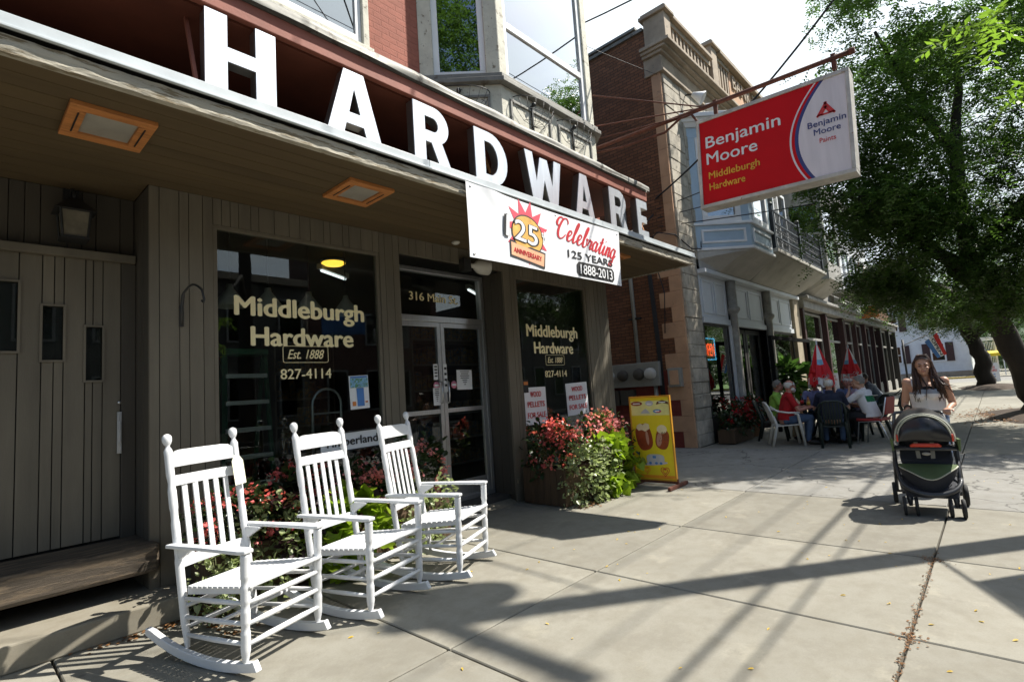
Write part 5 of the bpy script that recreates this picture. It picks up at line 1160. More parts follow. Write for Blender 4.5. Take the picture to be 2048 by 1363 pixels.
# A-frame of the wine shop
o = root('sandwich_board', 'white WINES LIQUORS sandwich board on the far pavement', 'sandwich board', (45.9, .36, 0)); b = MB(); b.loft([[(-.3, -.45, .02), (-.3, .45, .02), (-.26, .45, .02), (-.26, -.45, .02)], [(-.03, -.42, 1.2), (-.03, .42, 1.2), (.01, .42, 1.2), (.01, -.42, 1.2)]]); b.loft([[(.26, -.45, .02), (.26, .45, .02), (.3, .45, .02), (.3, -.45, .02)], [(.015, -.42, 1.2), (.015, .42, 1.2), (.05, .42, 1.2), (.05, -.42, 1.2)]]); b.build('panel', MATS['paper'], o, fix=True)
b = MB(); g2 = lambda zb: (lambda u, v, w: (-.315 + (zb + v) * .225 - w, -u, zb + v)); b.text('WINES', .19, g2(.86), bold=.03, align='CENTER', width=.5); b.text('LIQUORS', .19, g2(.66), bold=.03, align='CENTER', width=.66); b.build('lettering', MATS['red_ink'], o)
b = MB(); b.box(-.325 + .225 * .5, -.305 + .225 * .5, -.25, .25, .46, .5).box(-.325 + .225 * .35, -.305 + .225 * .35, -.25, .25, .3, .36).build('small_print', MATS['flyer_blue'], o)
# white clapboard house across the side street
WH = root('clapboard_house', 'white clapboard house with maroon shutters across the side street', 'house', (62, 5.5, 0), world=True)
b = MB()
for k in range(52): b.add([(62 - .0, 1.6, .6 + k * .13), (62, 9.8, .6 + k * .13), (61.96, 9.8, .6 + k * .13 + .0), (61.96, 1.6, .6 + k * .13), (62, 1.6, .73 + k * .13), (62, 9.8, .73 + k * .13)], [(0, 1, 2, 3), (3, 2, 5, 4), (0, 3, 4), (1, 5, 2)])
b.box(62.01, 72, 1.61, 9.79, 0, 7.4); b.build('clapboard_wall', MATS['trim_white'], WH)
MB().box(61.9, 72.1, 1.55, 9.85, 0, .6).build('foundation', MATS['trim_stone'], WH)
MB().loft([[(61.4, 1.0, 7.3), (61.4, 5.7, 10.4), (61.4, 10.4, 7.3)], [(72.6, 1.0, 7.3), (72.6, 5.7, 10.4), (72.6, 10.4, 7.3)]]).build('roof', MATS['grey_wood'], WH, fix=True)
for y, z in ((3.8, 1.55), (3.8, 4.6), (7.0, 1.55), (7.0, 4.6)):
    f = MB().box(61.88, 61.96, y - .55, y + .55, z, z + .12).box(61.88, 61.96, y - .55, y + .55, z + 1.6, z + 1.75).box(61.88, 61.96, y - .55, y - .43, z + .12, z + 1.6).box(61.88, 61.96, y + .43, y + .55, z + .12, z + 1.6).box(61.9, 61.96, y - .43, y + .43, z + .8, z + .87).build('window', MATS['trim_white'], WH); MB().box(61.92, 61.94, y - .43, y + .43, z + .12, z + 1.6).build('pane', MATS['far_glass'], f)
    for s in (-1, 1): MB().box(61.86, 61.955, y + s * .85 - .28, y + s * .85 + .28, z, z + 1.7).build('shutter', MATS['maroon'], WH)
b = MB(); b.box(62.4, 66, -.2, 1.5, .35, .5)
for x in (62.5, 64.2, 65.9):
    for y in (-.1,): b.box(x - .07, x + .07, y - .07, y + .07, .5, 3.2)
for k in range(14): b.box(62.45, 62.5, -.1 + k * .11, -.06 + k * .11, .55, 3.0)
b.box(62.2, 66.2, -.4, 1.54, 3.2, 3.4).build('porch', MATS['trim_white'], WH)
M('awning_yellow', (.75, .55, .02), .6); M('car_white', (.6, .62, .65), .3); M('car_dark', (.03, .035, .05), .25); M('rubber', (.02, .02, .02), .8)
o = root('yellow_sign', 'small bright yellow canopy beside the white house porch', 'canopy', (61.2, .5, 0), world=True); MB().loft([[(60.4, -.6, 1.7), (62.1, -.6, 1.7), (62.1, 1.2, 1.7), (60.4, 1.2, 1.7)], [(60.4, -.6, 1.95), (62.1, -.6, 1.95), (62.1, 1.2, 1.95), (60.4, 1.2, 1.95)], [(60.9, -.2, 2.15), (61.7, -.2, 2.15), (61.7, .8, 2.15), (60.9, .8, 2.15)]]).build('cover', MATS['awning_yellow'], o, fix=True)
for x, y in ((60.5, -.5), (62.0, -.5), (60.5, 1.1), (62.0, 1.1)): MB().box(x - .03, x + .03, y - .03, y + .03, 0, 1.7).build('post', MATS['trim_white'], o)
M('kerb_yellow', (.6, .42, .08), .8, var=.2); structure(MB().box(58.0, 58.2, 1.4, 14, -.05, .13).box(58.0, 58.2, -14, -2.3, -.05, .13).build('far_kerb', MATS['kerb_yellow'], None, .02))
structure(MB().box(58.2, 61.8, 1.4, 14, -.05, .11).build('far_pavement', MATS['walk']))
o = root('garden_rail', 'white sloping handrail by the far lawn steps', 'handrail', (75, -1.8, 0), world=True); MB().bar((66, -.9, 2.9), (76, -3.6, 2.0), .14, .12).build('rail', MATS['trim_white'], o)
for t in (0, .5, 1): x, y, z = 66 + 10 * t, -.9 - 2.7 * t, 2.9 - .9 * t; MB().box(x - .06, x + .06, y - .06, y + .06, 0, z - .06).build('post', MATS['trim_white'], o)
# opposite side of the street: seen in the shop glass, and shading the pavement from low sky
M('opp_a', (.11, .1, .085), .85, var=.2); M('opp_b', (.12, .06, .045), .85, var=.2)
for nm, lb, x0, x1, H, mt in (('opposite_shop', 'low pale shop across the street reflected in the windows', -14, 11.2, 6.8, 'opp_a'), ('opposite_block', 'tall brick block across the street reflected in the doors', 11.3, 19.5, 10.5, 'opp_b'), ('opposite_house', 'lower pale house across the street beyond the brick block', 22, 40, 7.0, 'opp_a')):
    o = root(nm, lb, 'building', ((x0 + x1) / 2, -13.5, 0), world=True); MB().box(x0, x1, -15 if H > 8 else -23, -13.2, 0, H).build('wall', MATS[mt], o); MB().box(x0, x1, -13.3, -12.9, H, H + .3).build('cornice', MATS['trim_stone'], o)
    x = x0 + .8; 
    while x + 1.2 < x1:
        for z in (1.0, 4.2) if H < 8 else (1.0, 4.2, 7.4):
            f = fr(x, x + 1.1, z, z + 2, .08, -13.2, -13.12).build('window', MATS['grey_wood'], o); MB().box(x + .1, x + 1.0, -13.19, -13.17, z + .1, z + 1.9).build('pane', MATS['far_glass'], f)
        x += 2.1
structure(MB().box(-60, 46, -13.15, -11.5, -.13, .0).build('opposite_pavement', MATS['walk']))
def car(label, loc, rz, mt):
    o = root('parked_car', label, 'car', loc, rz, 'cars parked along the street')
    prof = [(-2.2, .35), (2.2, .35), (2.25, .6), (2.1, .82), (1.1, .95), (.5, 1.42), (-1.0, 1.45), (-1.7, 1.0), (-2.2, .92)]
    MB().prism(prof, lambda u, v, w: (u, -.82 + w, v), 1.64).build('body', MATS[mt], o, .08, seg=3)
    win = [(1.0, .98), (.47, 1.36), (-.95, 1.38), (-1.55, 1.0)]
    for y in (-.83, .815): MB().prism(win, lambda u, v, w: (u, y + w, v), .015).build('side_window', MATS['black_ink'], o)
    for x in (-1.35, 1.4):
        for y in (-.84, .66):
            w = MB(); w.lathe([(.2, 0), (.31, .02), (.32, .1), (.31, .17), (.2, .18)], (x, y, .32), (x, y + 1, .32), 20); w = w.build('wheel', MATS['rubber'], o); MB().lathe([(.18, -.006), (.19, .19)], (x, y, .32), (x, y + 1, .32), 14).build('rim', MATS['alu'], w)
    for y in (-.6, .6): MB().ell((2.2, y, .68), (.06, .16, .07)).build('headlight', MATS['frosted'], o)
    return o
car('dark parked car across the road, mirrored faintly in the shop glass', (5.2, -9.6, -.13), 0, 'car_dark')
# ------------------------------------------------------------------ street trees (honey locust), poles, wires
M('bark', (.03, .025, .02), .9, var=.35, scale=5, bump=.8, bscale=18, stretch=(1, 1, .3))
leafmat('tree_leaf', (.07, .13, .026), .5, .45, .45); leafmat('backlit_leaf', (.17, .27, .035), .55, .4, .25); leafmat('tree_leaf_far', (.05, .1, .025), .4, .5, .45)  # nearest sprays: locust green lightened, with backlight put into the colour
def sprays(name, mt, centers, per, spread, length, parent, rg, leaflets=9, lw=.028, ll=.07, flatten=.55):
    """pinnate sprays: a drooping stalk with paired leaflets; every leaflet is one quad"""
    n = len(centers) * per; c = np.repeat(np.array(centers), per, 0)
    p = c + rg.normal(size=(n, 3)) * spread * np.array([1, 1, flatten])
    a = rg.uniform(0, 2 * PI, n); d = np.stack([np.cos(a), np.sin(a), rg.uniform(-.9, .25, n)], 1); d /= np.linalg.norm(d, axis=1)[:, None]
    side = np.cross(d, [0, 0, 1.]); side /= np.linalg.norm(side, axis=1)[:, None]; nrm = np.cross(side, d)
    L = length * rg.uniform(.6, 1.3, n); V = np.zeros((n, leaflets * 2, 4, 3), np.float32)
    for k in range(leaflets):
        t = (k + .6) / leaflets; base = p + d * (L * t)[:, None] - np.array([0, 0, 1.]) * (L * .35 * t * t)[:, None]
        for j, s in enumerate((-1, 1)):
            tilt = rg.normal(size=(n, 1)) * .35
            out = side * s * .85 + d * .45 + nrm * (tilt - .1); out /= np.linalg.norm(out, axis=1)[:, None]
            w = d * .9 - out * .2; sz = (1 - .35 * abs(t - .45)) * rg.uniform(.75, 1.2, (n, 1))
            q = 2 * k + j
            V[:, q, 0] = base; V[:, q, 1] = base + out * ll * .5 * sz + w * lw * .5 * sz; V[:, q, 2] = base + out * ll * sz; V[:, q, 3] = base + out * ll * .5 * sz - w * lw * .5 * sz
    m = n * leaflets * 2; me = bpy.data.meshes.new(name); me.vertices.add(m * 4); me.vertices.foreach_set('co', V.ravel())
    me.loops.add(m * 4); me.loops.foreach_set('vertex_index', np.arange(m * 4, dtype=np.int32)); me.polygons.add(m)
    me.polygons.foreach_set('loop_start', np.arange(0, m * 4, 4, dtype=np.int32)); me.polygons.foreach_set('loop_total', np.full(m, 4, np.int32))
    me.update(calc_edges=True); me.materials.append(MATS[mt]); return link(name, me, parent)
def tree(name, label, base, limbs, crown, seed, mt='tree_leaf', per=22, spread=.30, length=.34, ll=.092, lw=.052, group=None, twigs=True, leaflets=7):
    """limbs: list of (points, radii); crown: list of (centre, radii, clumps)"""
    rg = np.random.default_rng(seed); o = root(name, label, 'tree', base, 0, group, world=True); b = MB(); samples = []
    for pts, rs in limbs:
        P = [Vector(pts[0])]; R0 = [rs[0]]
        for i in range(len(pts) - 1):
            for k in range(1, 5):
                t = k / 4; q = Vector(pts[i]).lerp(Vector(pts[i + 1]), t) + Vector(rg.normal(size=3)) * rs[i] * (.15 if k < 4 else 0); P.append(q); R0.append(rs[i] + (rs[i + 1] - rs[i]) * t)
        b.tube(P, R0, 9); samples += list(zip(P, R0))[3:]
    ends = [Vector(l[0][-1]) for l in limbs] + [Vector(l[0][len(l[0]) // 2]) for l in limbs]
    cs = []
    for c, r, n in crown:
        k = 0; tries = 0
        while k < n:
            tries += 1
            v = rg.normal(size=3); v /= np.linalg.norm(v); v *= rg.uniform(.25, 1) ** .45; p = np.array(c) + v * np.array(r)
            if noise.noise(Vector(p) * .6 + Vector((seed, 0, 0))) > -.06 or r[0] < .5 or tries > 8 * n: cs.append(p); k += 1
    if twigs:                                                  # twigs leave the nearest limb or an already reached clump
        cs.sort(key=lambda p: min((Vector(p) - w[0]).length for w in samples)); nodes = list(samples)
        for p in cs:
            q = Vector(p); e, er = min(nodes, key=lambda w: (w[0] - q).length + (.25 if w[1] > .12 else 0)); m = (q + e) / 2 + Vector(rg.normal(size=3)) * .1 + Vector((0, 0, .06)); r1 = min(.032, er * .6)
            b.tube([e, m, q], [r1, r1 * .75, r1 * .5], 4, cap=False); nodes.append((q, max(.007, r1 * .6)))
    b.build('trunk', MATS['bark'], o)
    sprays('crown', mt, cs, per, spread, length, o, rg, leaflets, lw, ll); return o
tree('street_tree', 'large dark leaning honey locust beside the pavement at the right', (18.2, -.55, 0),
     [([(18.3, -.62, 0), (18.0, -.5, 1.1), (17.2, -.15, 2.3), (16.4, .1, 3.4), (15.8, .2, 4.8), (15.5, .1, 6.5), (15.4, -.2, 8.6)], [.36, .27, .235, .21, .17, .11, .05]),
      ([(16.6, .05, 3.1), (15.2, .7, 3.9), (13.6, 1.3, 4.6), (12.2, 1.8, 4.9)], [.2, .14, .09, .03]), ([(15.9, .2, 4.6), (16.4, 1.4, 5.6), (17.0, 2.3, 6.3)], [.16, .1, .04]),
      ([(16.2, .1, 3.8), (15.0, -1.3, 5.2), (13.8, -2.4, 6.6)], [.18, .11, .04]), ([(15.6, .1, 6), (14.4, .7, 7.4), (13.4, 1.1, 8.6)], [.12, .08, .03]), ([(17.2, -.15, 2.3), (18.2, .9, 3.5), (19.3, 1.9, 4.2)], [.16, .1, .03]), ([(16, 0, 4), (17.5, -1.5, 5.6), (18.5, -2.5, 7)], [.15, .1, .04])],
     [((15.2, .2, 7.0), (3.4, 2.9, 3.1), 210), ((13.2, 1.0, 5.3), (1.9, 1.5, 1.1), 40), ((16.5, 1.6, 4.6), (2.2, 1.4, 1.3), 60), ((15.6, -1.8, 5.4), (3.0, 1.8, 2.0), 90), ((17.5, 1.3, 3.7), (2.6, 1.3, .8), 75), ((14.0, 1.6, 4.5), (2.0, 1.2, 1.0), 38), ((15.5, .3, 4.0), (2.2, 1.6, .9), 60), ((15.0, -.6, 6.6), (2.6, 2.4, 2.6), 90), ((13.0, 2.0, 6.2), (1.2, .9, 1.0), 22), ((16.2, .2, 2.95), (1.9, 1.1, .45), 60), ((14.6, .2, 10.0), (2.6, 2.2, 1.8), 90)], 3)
tree('street_tree', 'second honey locust farther along the pavement with a bent trunk', (36.2, .4, 0),
     [([(36.2, .55, 0), (36.1, .5, 1.6), (36, .8, 2.6), (35.8, 1.2, 4), (35.6, 1, 6)], [.4, .34, .3, .24, .12]), ([(36, .8, 2.6), (35, -.4, 3.6), (34, -1.4, 5)], [.24, .16, .05]), ([(35.8, 1.2, 4), (34.8, 2.2, 5), (34, 3, 6)], [.18, .1, .04])],
     [((35.5, .8, 6.5), (4.2, 3.4, 3.2), 190), ((34.5, 1.6, 4.0), (3.0, 1.6, .9), 50), ((33, -1.5, 4.6), (3, 2, 1.6), 70)], 5, per=22, spread=.55, length=.4, ll=.11, lw=.05)
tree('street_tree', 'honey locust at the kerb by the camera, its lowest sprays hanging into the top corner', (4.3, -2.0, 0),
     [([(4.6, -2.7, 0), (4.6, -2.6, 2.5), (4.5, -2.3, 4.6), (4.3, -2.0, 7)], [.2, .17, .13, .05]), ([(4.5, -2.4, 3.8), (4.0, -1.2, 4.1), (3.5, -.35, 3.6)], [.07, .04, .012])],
     [((3.22, -.12, 3.04), (.07, .03, .09), 5), ((3.25, -.22, 2.62), (.03, .02, .05), 2), ((5.4, -3.6, 7.6), (1.2, 1.0, 1.2), 24)], 9, 'backlit_leaf', per=3, spread=.05, length=.18, ll=.058, lw=.028, leaflets=8, twigs=False)
tree('street_tree', 'tall honey locust behind the camera, mirrored in the angled bay pane', (-5.6, -4.6, 0), [([(-5.6, -4.6, 0), (-5.5, -4.5, 5), (-5.4, -4.4, 13)], [.4, .28, .08])], [((-5.2, -4.4, 13.2), (3.6, 3.6, 4.2), 230)], 14, per=18, spread=.7, length=.5, ll=.2, lw=.09, twigs=False, leaflets=6)
TL = [('distant_tree', 'distant broad tree left of the white house roof', (78, 9, 0), 9, 6), ('distant_tree', 'distant dark tree behind the white house porch', (84, -1.5, 0), 10, 6.5), ('distant_tree', 'distant dark tree right of the sandwich board', (70, -9, 0), 9, 6), ('distant_tree', 'distant tree at the far right behind the second street tree', (60, -15, 0), 10, 7)]
for i, (nm, lb, p, h, w) in enumerate(TL):
    x, y, z = p; tree(nm, lb, p, [([(x, y, 0), (x + .2, y, h * .4), (x, y + .3, h * .75)], [.5, .35, .12]), ([(x + .1, y, h * .35), (x - 1.5, y + 1.5, h * .6)], [.25, .08]), ([(x + .1, y, h * .4), (x - 1, y - 2, h * .65)], [.25, .08])],
         [((x, y, h * .62), (w * .6, w * .75, h * .42), 120), ((x - 1, y, h * .25), (w * .5, w * .7, h * .16), 45)], 20 + i, 'tree_leaf_far', 16, .8, .6, .24, .12, 'distant trees', False, 6)
M('hill', (.03, .06, .02), .95, scale=.6, var=.5, bump=1)
structure(MB().grid(lambda u, v: (150 + 120 * v, -260 + 520 * u, -1 + 46 * v * (1 - .0 * v) * (.75 + .25 * math.sin(9 * u)) + 2.5 * noise.noise(Vector((u * 60, v * 14, 0)))), 160, 24).build('hill', MATS['hill']))
rg = np.random.default_rng(31); cs = [(95 + rg.uniform(0, 25), rg.uniform(-55, 30), abs(rg.normal()) * 2.2 + .6) for _ in range(420)]
tag(sprays('hedge', 'tree_leaf_far', cs, 12, 1.3, .9, None, rg, 6, .3, .5), 'dark far greenery beyond the lawn and the white house', 'greenery', None, 'stuff')
# poles and wires
M('pole_wood', (.2, .17, .13), .9, var=.25, scale=4, bump=.4, stretch=(1, 1, .2)); M('transformer', (.3, .31, .32), .5)
UP = root('utility_pole', 'wooden utility pole at the kerb to the right, seen by its shadow on the pavement', 'utility pole', (8.3, -1.98, 0), world=True)
MB().lathe([(.155, 0), (.125, 10.2), (.12, 10.6)], (8.3, -1.98, 0), None, 14).build('pole', MATS['pole_wood'], UP)
MB().box(8.24, 8.36, -3.2, -.76, 10.2, 10.32).build('crossarm', MATS['pole_wood'], UP)
MB().lathe([(.05, -.05), (.24, 0), (.26, .1), (.26, .75), (.2, .85), (.05, .9)], (8.3, -1.52, 9.35), None, 16).build('transformer', MATS['transformer'], UP)
for y in (-3.1, -2.5, -1.4, -.85): MB().lathe([(.03, 0), (.05, .05), (.03, .1)], (8.3, y, 10.32), None, 8).build('insulator', MATS['transformer'], UP)
def wire(label, p, q, r, sag, grp='overhead wires', n=14):
    o = root('overhead_wire', label, 'wire', p, 0, grp, world=True); P, Q_ = Vector(p), Vector(q)
    MB().tube([P.lerp(Q_, t / n) - Vector((0, 0, sag * 4 * (t / n) * (1 - t / n))) for t in range(n + 1)], r, 6).build('cable', MATS['black_ink'], o); return o
for k, (y, z, lb) in enumerate(((-3.1, 10.4, 'outermost'), (-2.5, 10.4, 'second'), (-1.4, 10.4, 'third'), (-.85, 10.4, 'innermost'))):
    wire('high street wire over the kerb, the %s on the crossarm' % lb, (-25, y, z), (42, y, z), .009, .0)
for k, (y, z, r) in enumerate(((-1.94, 6.9, .022), (-1.85, 6.2, .013))):
    wire(('thick telephone cable along the kerb, upper of two', 'telephone cable along the kerb, lower of two', 'thin telephone cable along the kerb, lowest of three')[k], (-25, y, z), (42, y, z), r, .0)
# unseen service drops put in for their shadow lines, then cables against the sky
wire('service drop from the kerb pole to the hardware shop roof', (8.3, -1.98, 9.2), (2.3, 4.78, 7.6), .014, .3)
wire('service drop from the kerb pole to the right end of the hardware shop', (8.3, -1.98, 8.6), (7.6, 4.78, 7.9), .014, .3)
wire('service drop from the kerb pole to the far corner of the hardware shop', (8.3, -1.98, 9.6), (.4, 4.78, 8.2), .010, .25)
wire('black service cable rising past the hanging sign into the sky', (10.8, 5.2, 5.55), (9.5, .55, 7.95), .02, .28)
wire('thin black cable crossing the tree crown, highest of three', (10.8, 5.2, 5.3), (14.5, -1.2, 7.6), .012, .1)
wire('thin black cable crossing the tree crown, lower of two', (10.8, 5.2, 5.1), (14.5, -1.0, 6.4), .012, .1)
wire('thin black cable crossing the tree crown, lowest of three', (10.8, 5.2, 4.9), (14.5, -.8, 5.3), .012, .1)
wire('twisted black cable sagging from the shop canopy to the brick corner', (7.0, 4.79, 4.2), (10.8, 5.3, 5.2), .02, .35)
wire('faint hair thin wire across the white sky', (7.4, 4.9, 7.6), (22, 4.9, 11.5), .005, .2)
o = root('flag_post', 'kerb post with a cloth flag on a slanting arm, its shadow at the lower right', 'flag post', (5.8, -2.2, 0), world=True)
MB().lathe([(.06, 0), (.05, 4.1)], (5.8, -2.2, 0), None, 12).build('post', MATS['pole_wood'], o); MB().tube([(5.8, -2.2, 4.0), (7.43, -1.41, 4.0)], .016, 8).build('arm', MATS['transformer'], o)
b = MB(); b.grid(lambda u, v: (6.13 + .9 * u, -2.06 + .44 * u + .03 * math.sin(7 * u) * v, 3.99 - .9 * v), 14, 8); f_ = b.build('flag', MATS['flyer_blue'], o); f_.modifiers.new('thick', 'SOLIDIFY').thickness = .004
# ------------------------------------------------------------------ people
M('skin_a', (.5, .27, .18), .5, var=.06, scale=8); M('skin_b', (.46, .2, .14), .5, var=.08, scale=8); M('skin_c', (.5, .29, .2), .5, var=.06, scale=8)
M('lime_cloth', (.3, .55, .08), .85); M('red_cloth', (.4, .008, .012), .85); M('lavender_cloth', (.2, .22, .42), .85); M('navy_cloth', (.015, .02, .045), .85); M('blue_cloth', (.12, .18, .36), .85)
M('white_cloth', (.72, .71, .72), .85, var=.04); M('grey_cloth', (.12, .14, .17), .85); M('pale_cloth', (.5, .44, .6), .85); M('jeans', (.07, .11, .19), .9, var=.25, scale=6); M('dark_cloth', (.018, .018, .022), .9); M('khaki', (.25, .2, .13), .9)
M('shoe_dark', (.02, .018, .016), .6); M('shoe_white', (.6, .6, .58), .6); M('hair_white', (.62, .6, .56), .7, scale=30, var=.2); M('hair_grey', (.2, .19, .17), .7, scale=30, var=.3); M('hair_dark', (.022, .014, .01), .5, scale=30, var=.3); M('hair_brown', (.05, .022, .012), .42, scale=20, var=.5)
M('eye_white', (.28, .25, .23), .5); M('lip', (.4, .12, .1), .5); M('green_cloth', (.01, .16, .06), .85); M('tank_white', (.76, .74, .73), .85, var=.03, bump=.1); M('tank_grey', (.3, .32, .36), .85); M('black_cloth', (.012, .012, .014), .85)
def caps(bm, p, q, r1, r2, n=10):
    p, q = Vector(p), Vector(q); b = MB(); d = q - p; L = d.length
    prof = [(r1 * math.sin(PI / 2 * k / 4), -r1 * math.cos(PI / 2 * k / 4)) for k in range(1, 5)] + [(r2 * math.cos(PI / 2 * k / 4), L + r2 * math.sin(PI / 2 * k / 4)) for k in range(0, 4)]
    b.lathe(prof, p, q, n); return b
def remesh(parts, voxel, smooth=4):
    b = MB()
    for x in parts: b.add(x.v, x.f)
    me = bpy.data.meshes.new('t'); me.from_pydata(b.v, [], b.f); o = bpy.data.objects.new('t', me); COL.objects.link(o)
    m = o.modifiers.new('r', 'REMESH'); m.mode = 'VOXEL'; m.voxel_size = voxel
    m = o.modifiers.new('s', 'SMOOTH'); m.factor = .5; m.iterations = smooth
    e = o.evaluated_get(bpy.context.evaluated_depsgraph_get()); out = bpy.data.meshes.new_from_object(e); bpy.data.objects.remove(o); bpy.data.meshes.remove(me)
    return out
def hand(w, d, n, s=1.0, curl=.5, thumb=1):
    """palm and five bent fingers; w wrist, d pointing direction, n palm normal"""
    w, d, n = Vector(w), Vector(d).normalized(), Vector(n).normalized(); sd_ = d.cross(n) * thumb; out = []
    k = w + d * .085 * s
    for off, L in ((-.03, .062), (-.01, .074), (.011, .07), (.03, .052)):
        b0 = k + sd_ * (-off) * s; out.append(caps(None, w + sd_ * (-off) * .6 * s, b0, .014 * s, .0115 * s, 8))
        m = b0 + (d * math.cos(curl) + n * math.sin(curl)) * L * .5 * s; t = m + (d * math.cos(2.2 * curl) + n * math.sin(2.2 * curl)) * L * .55 * s
        out += [caps(None, b0, m, .0105 * s, .0092 * s, 8), caps(None, m, t, .0092 * s, .0075 * s, 8)]
    b0 = w + d * .025 * s + sd_ * .03 * s; m = b0 + (d * .6 + sd_ * .7 + n * .3) * .035 * s; t = m + (d * .9 + n * .5) * .03 * s
    return out + [caps(None, w, b0, .016 * s, .013 * s, 8), caps(None, b0, m, .013 * s, .0115 * s, 8), caps(None, m, t, .0115 * s, .009 * s, 8)]
def person(label, loc, rz, J, wear, skin, hair, voxel=.011, male=True, grp=None, extra=None):
    """J: joints in local metres (the figure faces -Y). wear: {garment: (material, bone names, offset)}"""
    o = root('person', label, 'person', loc, rz, grp); V = {k: Vector(v) for k, v in J.items() if isinstance(v, tuple)}
    B = []
    def bone(nm, p, q, r1, r2): B.append((nm, V[p].copy() if isinstance(p, str) else Vector(p), V[q].copy() if isinstance(q, str) else Vector(q), r1, r2))
    m = 1.0 if male else .86; belly = J.get('belly', .0)
    for s in 'LR':
        bone('thigh', 'hip' + s, 'knee' + s, .085 * (m + .05), .06 * m); bone('shin', 'knee' + s, 'ank' + s, .055 * m, .038 * m)
        f = V['ank' + s] + (V['toe' + s] - V['ank' + s]) * .15; B.append(('foot', f + Vector((0, 0, -.03)), V['toe' + s], .042, .035))
        bone('arm', 'sh' + s, 'el' + s, .052 * m, .042 * m); bone('fore', 'el' + s, 'wr' + s, .04 * m, .027 * m)
        bone('torso', 'chest', 'sh' + s, .09 * m, .06 * m); bone('hips', 'pelvis', 'hip' + s, .11 * m, .095 * m)
    dc = (V['chest'] - V['pelvis']); fwd = Vector((0, -1, 0))
    bone('torso', 'pelvis', 'chest', .125 * m, .125 * m)
    side = (V['shL'] - V['shR']).normalized()
    for sg in (-1, 1):
        bone('torso', V['pelvis'] + side * sg * .06 * m, V['chest'] + side * sg * .085 * m, .105 * m, .1 * m)
    if belly: bone('torso', V['pelvis'] + fwd * .05 + dc * .25, V['pelvis'] + fwd * .04 + dc * .6, .13 + belly, .12)
    bone('neck', 'neck', 'head', .055 * m, .05 * m); bone('torso', 'chest', 'neck', .085 * m, .062 * m)
    if not male:
        for sg in (-1, 1): B.append(('torso', V['chest'] + side * sg * .065 + fwd * .085 + Vector((0, 0, -.03)), V['chest'] + side * sg * .065 + fwd * .09 + Vector((0, 0, -.05)), .062, .06))
    parts = [caps(None, p, q, a, c, 12) for _, p, q, a, c in B]
    for s in 'LR':
        d = (V['wr' + s] - V['el' + s]); n = Vector(J.get('palm' + s, (0, 0, -1))); n = (n - d.normalized() * n.dot(d.normalized())); parts += hand(V['wr' + s], Vector(J.get('hdir' + s, d)), n if n.length > .01 else Vector((0, 1, 0)), 1.0 if male else .92, J.get('curl', .5), 1 if s == 'L' else -1)
    # head: skull, jaw, nose, brow, ears, turned by 'look' and tilted by 'nod'
    H = V['head']; Rm = Matrix.Rotation(J.get('look', 0), 3, 'Z') @ Matrix.Rotation(J.get('nod', 0), 3, 'X')
    hs = 1.0 if male else .95; X = Matrix.Translation(H + Vector((0, 0, .085))) @ Rm.to_4x4() @ Matrix.Scale(hs, 4)
    for c, r in (((0, .01, .02), (.075, .095, .098)), ((0, -.035, -.055), (.056, .058, .062)), ((0, -.065, -.088), (.03, .026, .022)), ((0, -.102, -.022), (.012, .02, .02)), ((0, -.093, -.002), (.009, .012, .03)),
                 ((.03, -.078, .02), (.028, .016, .011)), ((-.03, -.078, .02), (.028, .016, .011)), ((.036, -.07, -.03), (.024, .02, .022)), ((-.036, -.07, -.03), (.024, .02, .022)), ((0, -.088, -.062), (.023, .014, .012)),
                 ((.077, .012, -.005), (.012, .02, .032)), ((-.077, .012, -.005), (.012, .02, .032)), ((0, .045, -.03), (.06, .055, .07))):
        parts.append(MB().ell(c, r, 0, 14, 10, X))
    me = remesh(parts, voxel); me.name = 'body'; me.materials.clear(); me.materials.append(MATS[skin])
    me.polygons.foreach_set('use_smooth', [True] * len(me.polygons)); link('body', me, o)
    # garments: faces near the covered bones, pushed outwards
    co = np.empty(len(me.vertices) * 3, np.float32); me.vertices.foreach_get('co', co); co = co.reshape(-1, 3)
    no = np.empty(len(me.vertices) * 3, np.float32); me.vertices.foreach_get('normal', no); no = no.reshape(-1, 3)
    D = np.full((len(B), len(co)), 9.0); T = np.zeros_like(D)
    for i, (nm, p, q, a, c) in enumerate(B):
        p_, d_ = np.array(p), np.array(q - p); t = np.clip(((co - p_) @ d_) / max(1e-9, d_ @ d_), 0, 1); D[i] = np.linalg.norm(co - p_ - t[:, None] * d_, axis=1) - (a + (c - a) * t); T[i] = t
    near = D.argmin(0); tn = T[near, np.arange(len(co))]; hd = np.linalg.norm(co - np.array(H + Vector((0, 0, .07))), axis=1) < .135
    nms = np.array([b[0] for b in B])[near]
    faces = [tuple(p.vertices) for p in me.polygons]
    for gname, (mt, test, off) in wear.items():
        ok = np.array([(not hd[i]) and test(nms[i], tn[i], co[i]) for i in range(len(co))]); keep = [f for f in faces if all(ok[v] for v in f)]
        used = sorted({v for f in keep for v in f}); mp = {v: i for i, v in enumerate(used)}; b = MB()
        fold = [.004 * noise.noise(Vector(co[v]) * 22) + .004 * noise.noise(Vector(co[v]) * 9) for v in used]
        b.add([tuple(co[v] + no[v] * (off + fo)) for v, fo in zip(used, fold)], [[mp[v] for v in f] for f in keep], 0, True)
        g = b.build(gname, MATS[mt], o); s_ = g.modifiers.new('thick', 'SOLIDIFY'); s_.thickness = off * .8; s_.offset = -1
    for sg, nm in ((-1, 'R'), (1, 'L')):
        MB().ell((sg * .031, -.079, .0), (.0125, .008, .006), 0, 10, 8, X).ell((sg * .031, -.0855, .0), (.0068, .004, .0055), 1, 8, 6, X).build('eye', [MATS['eye_white'], MATS['hair_dark']], o)
    b = MB()
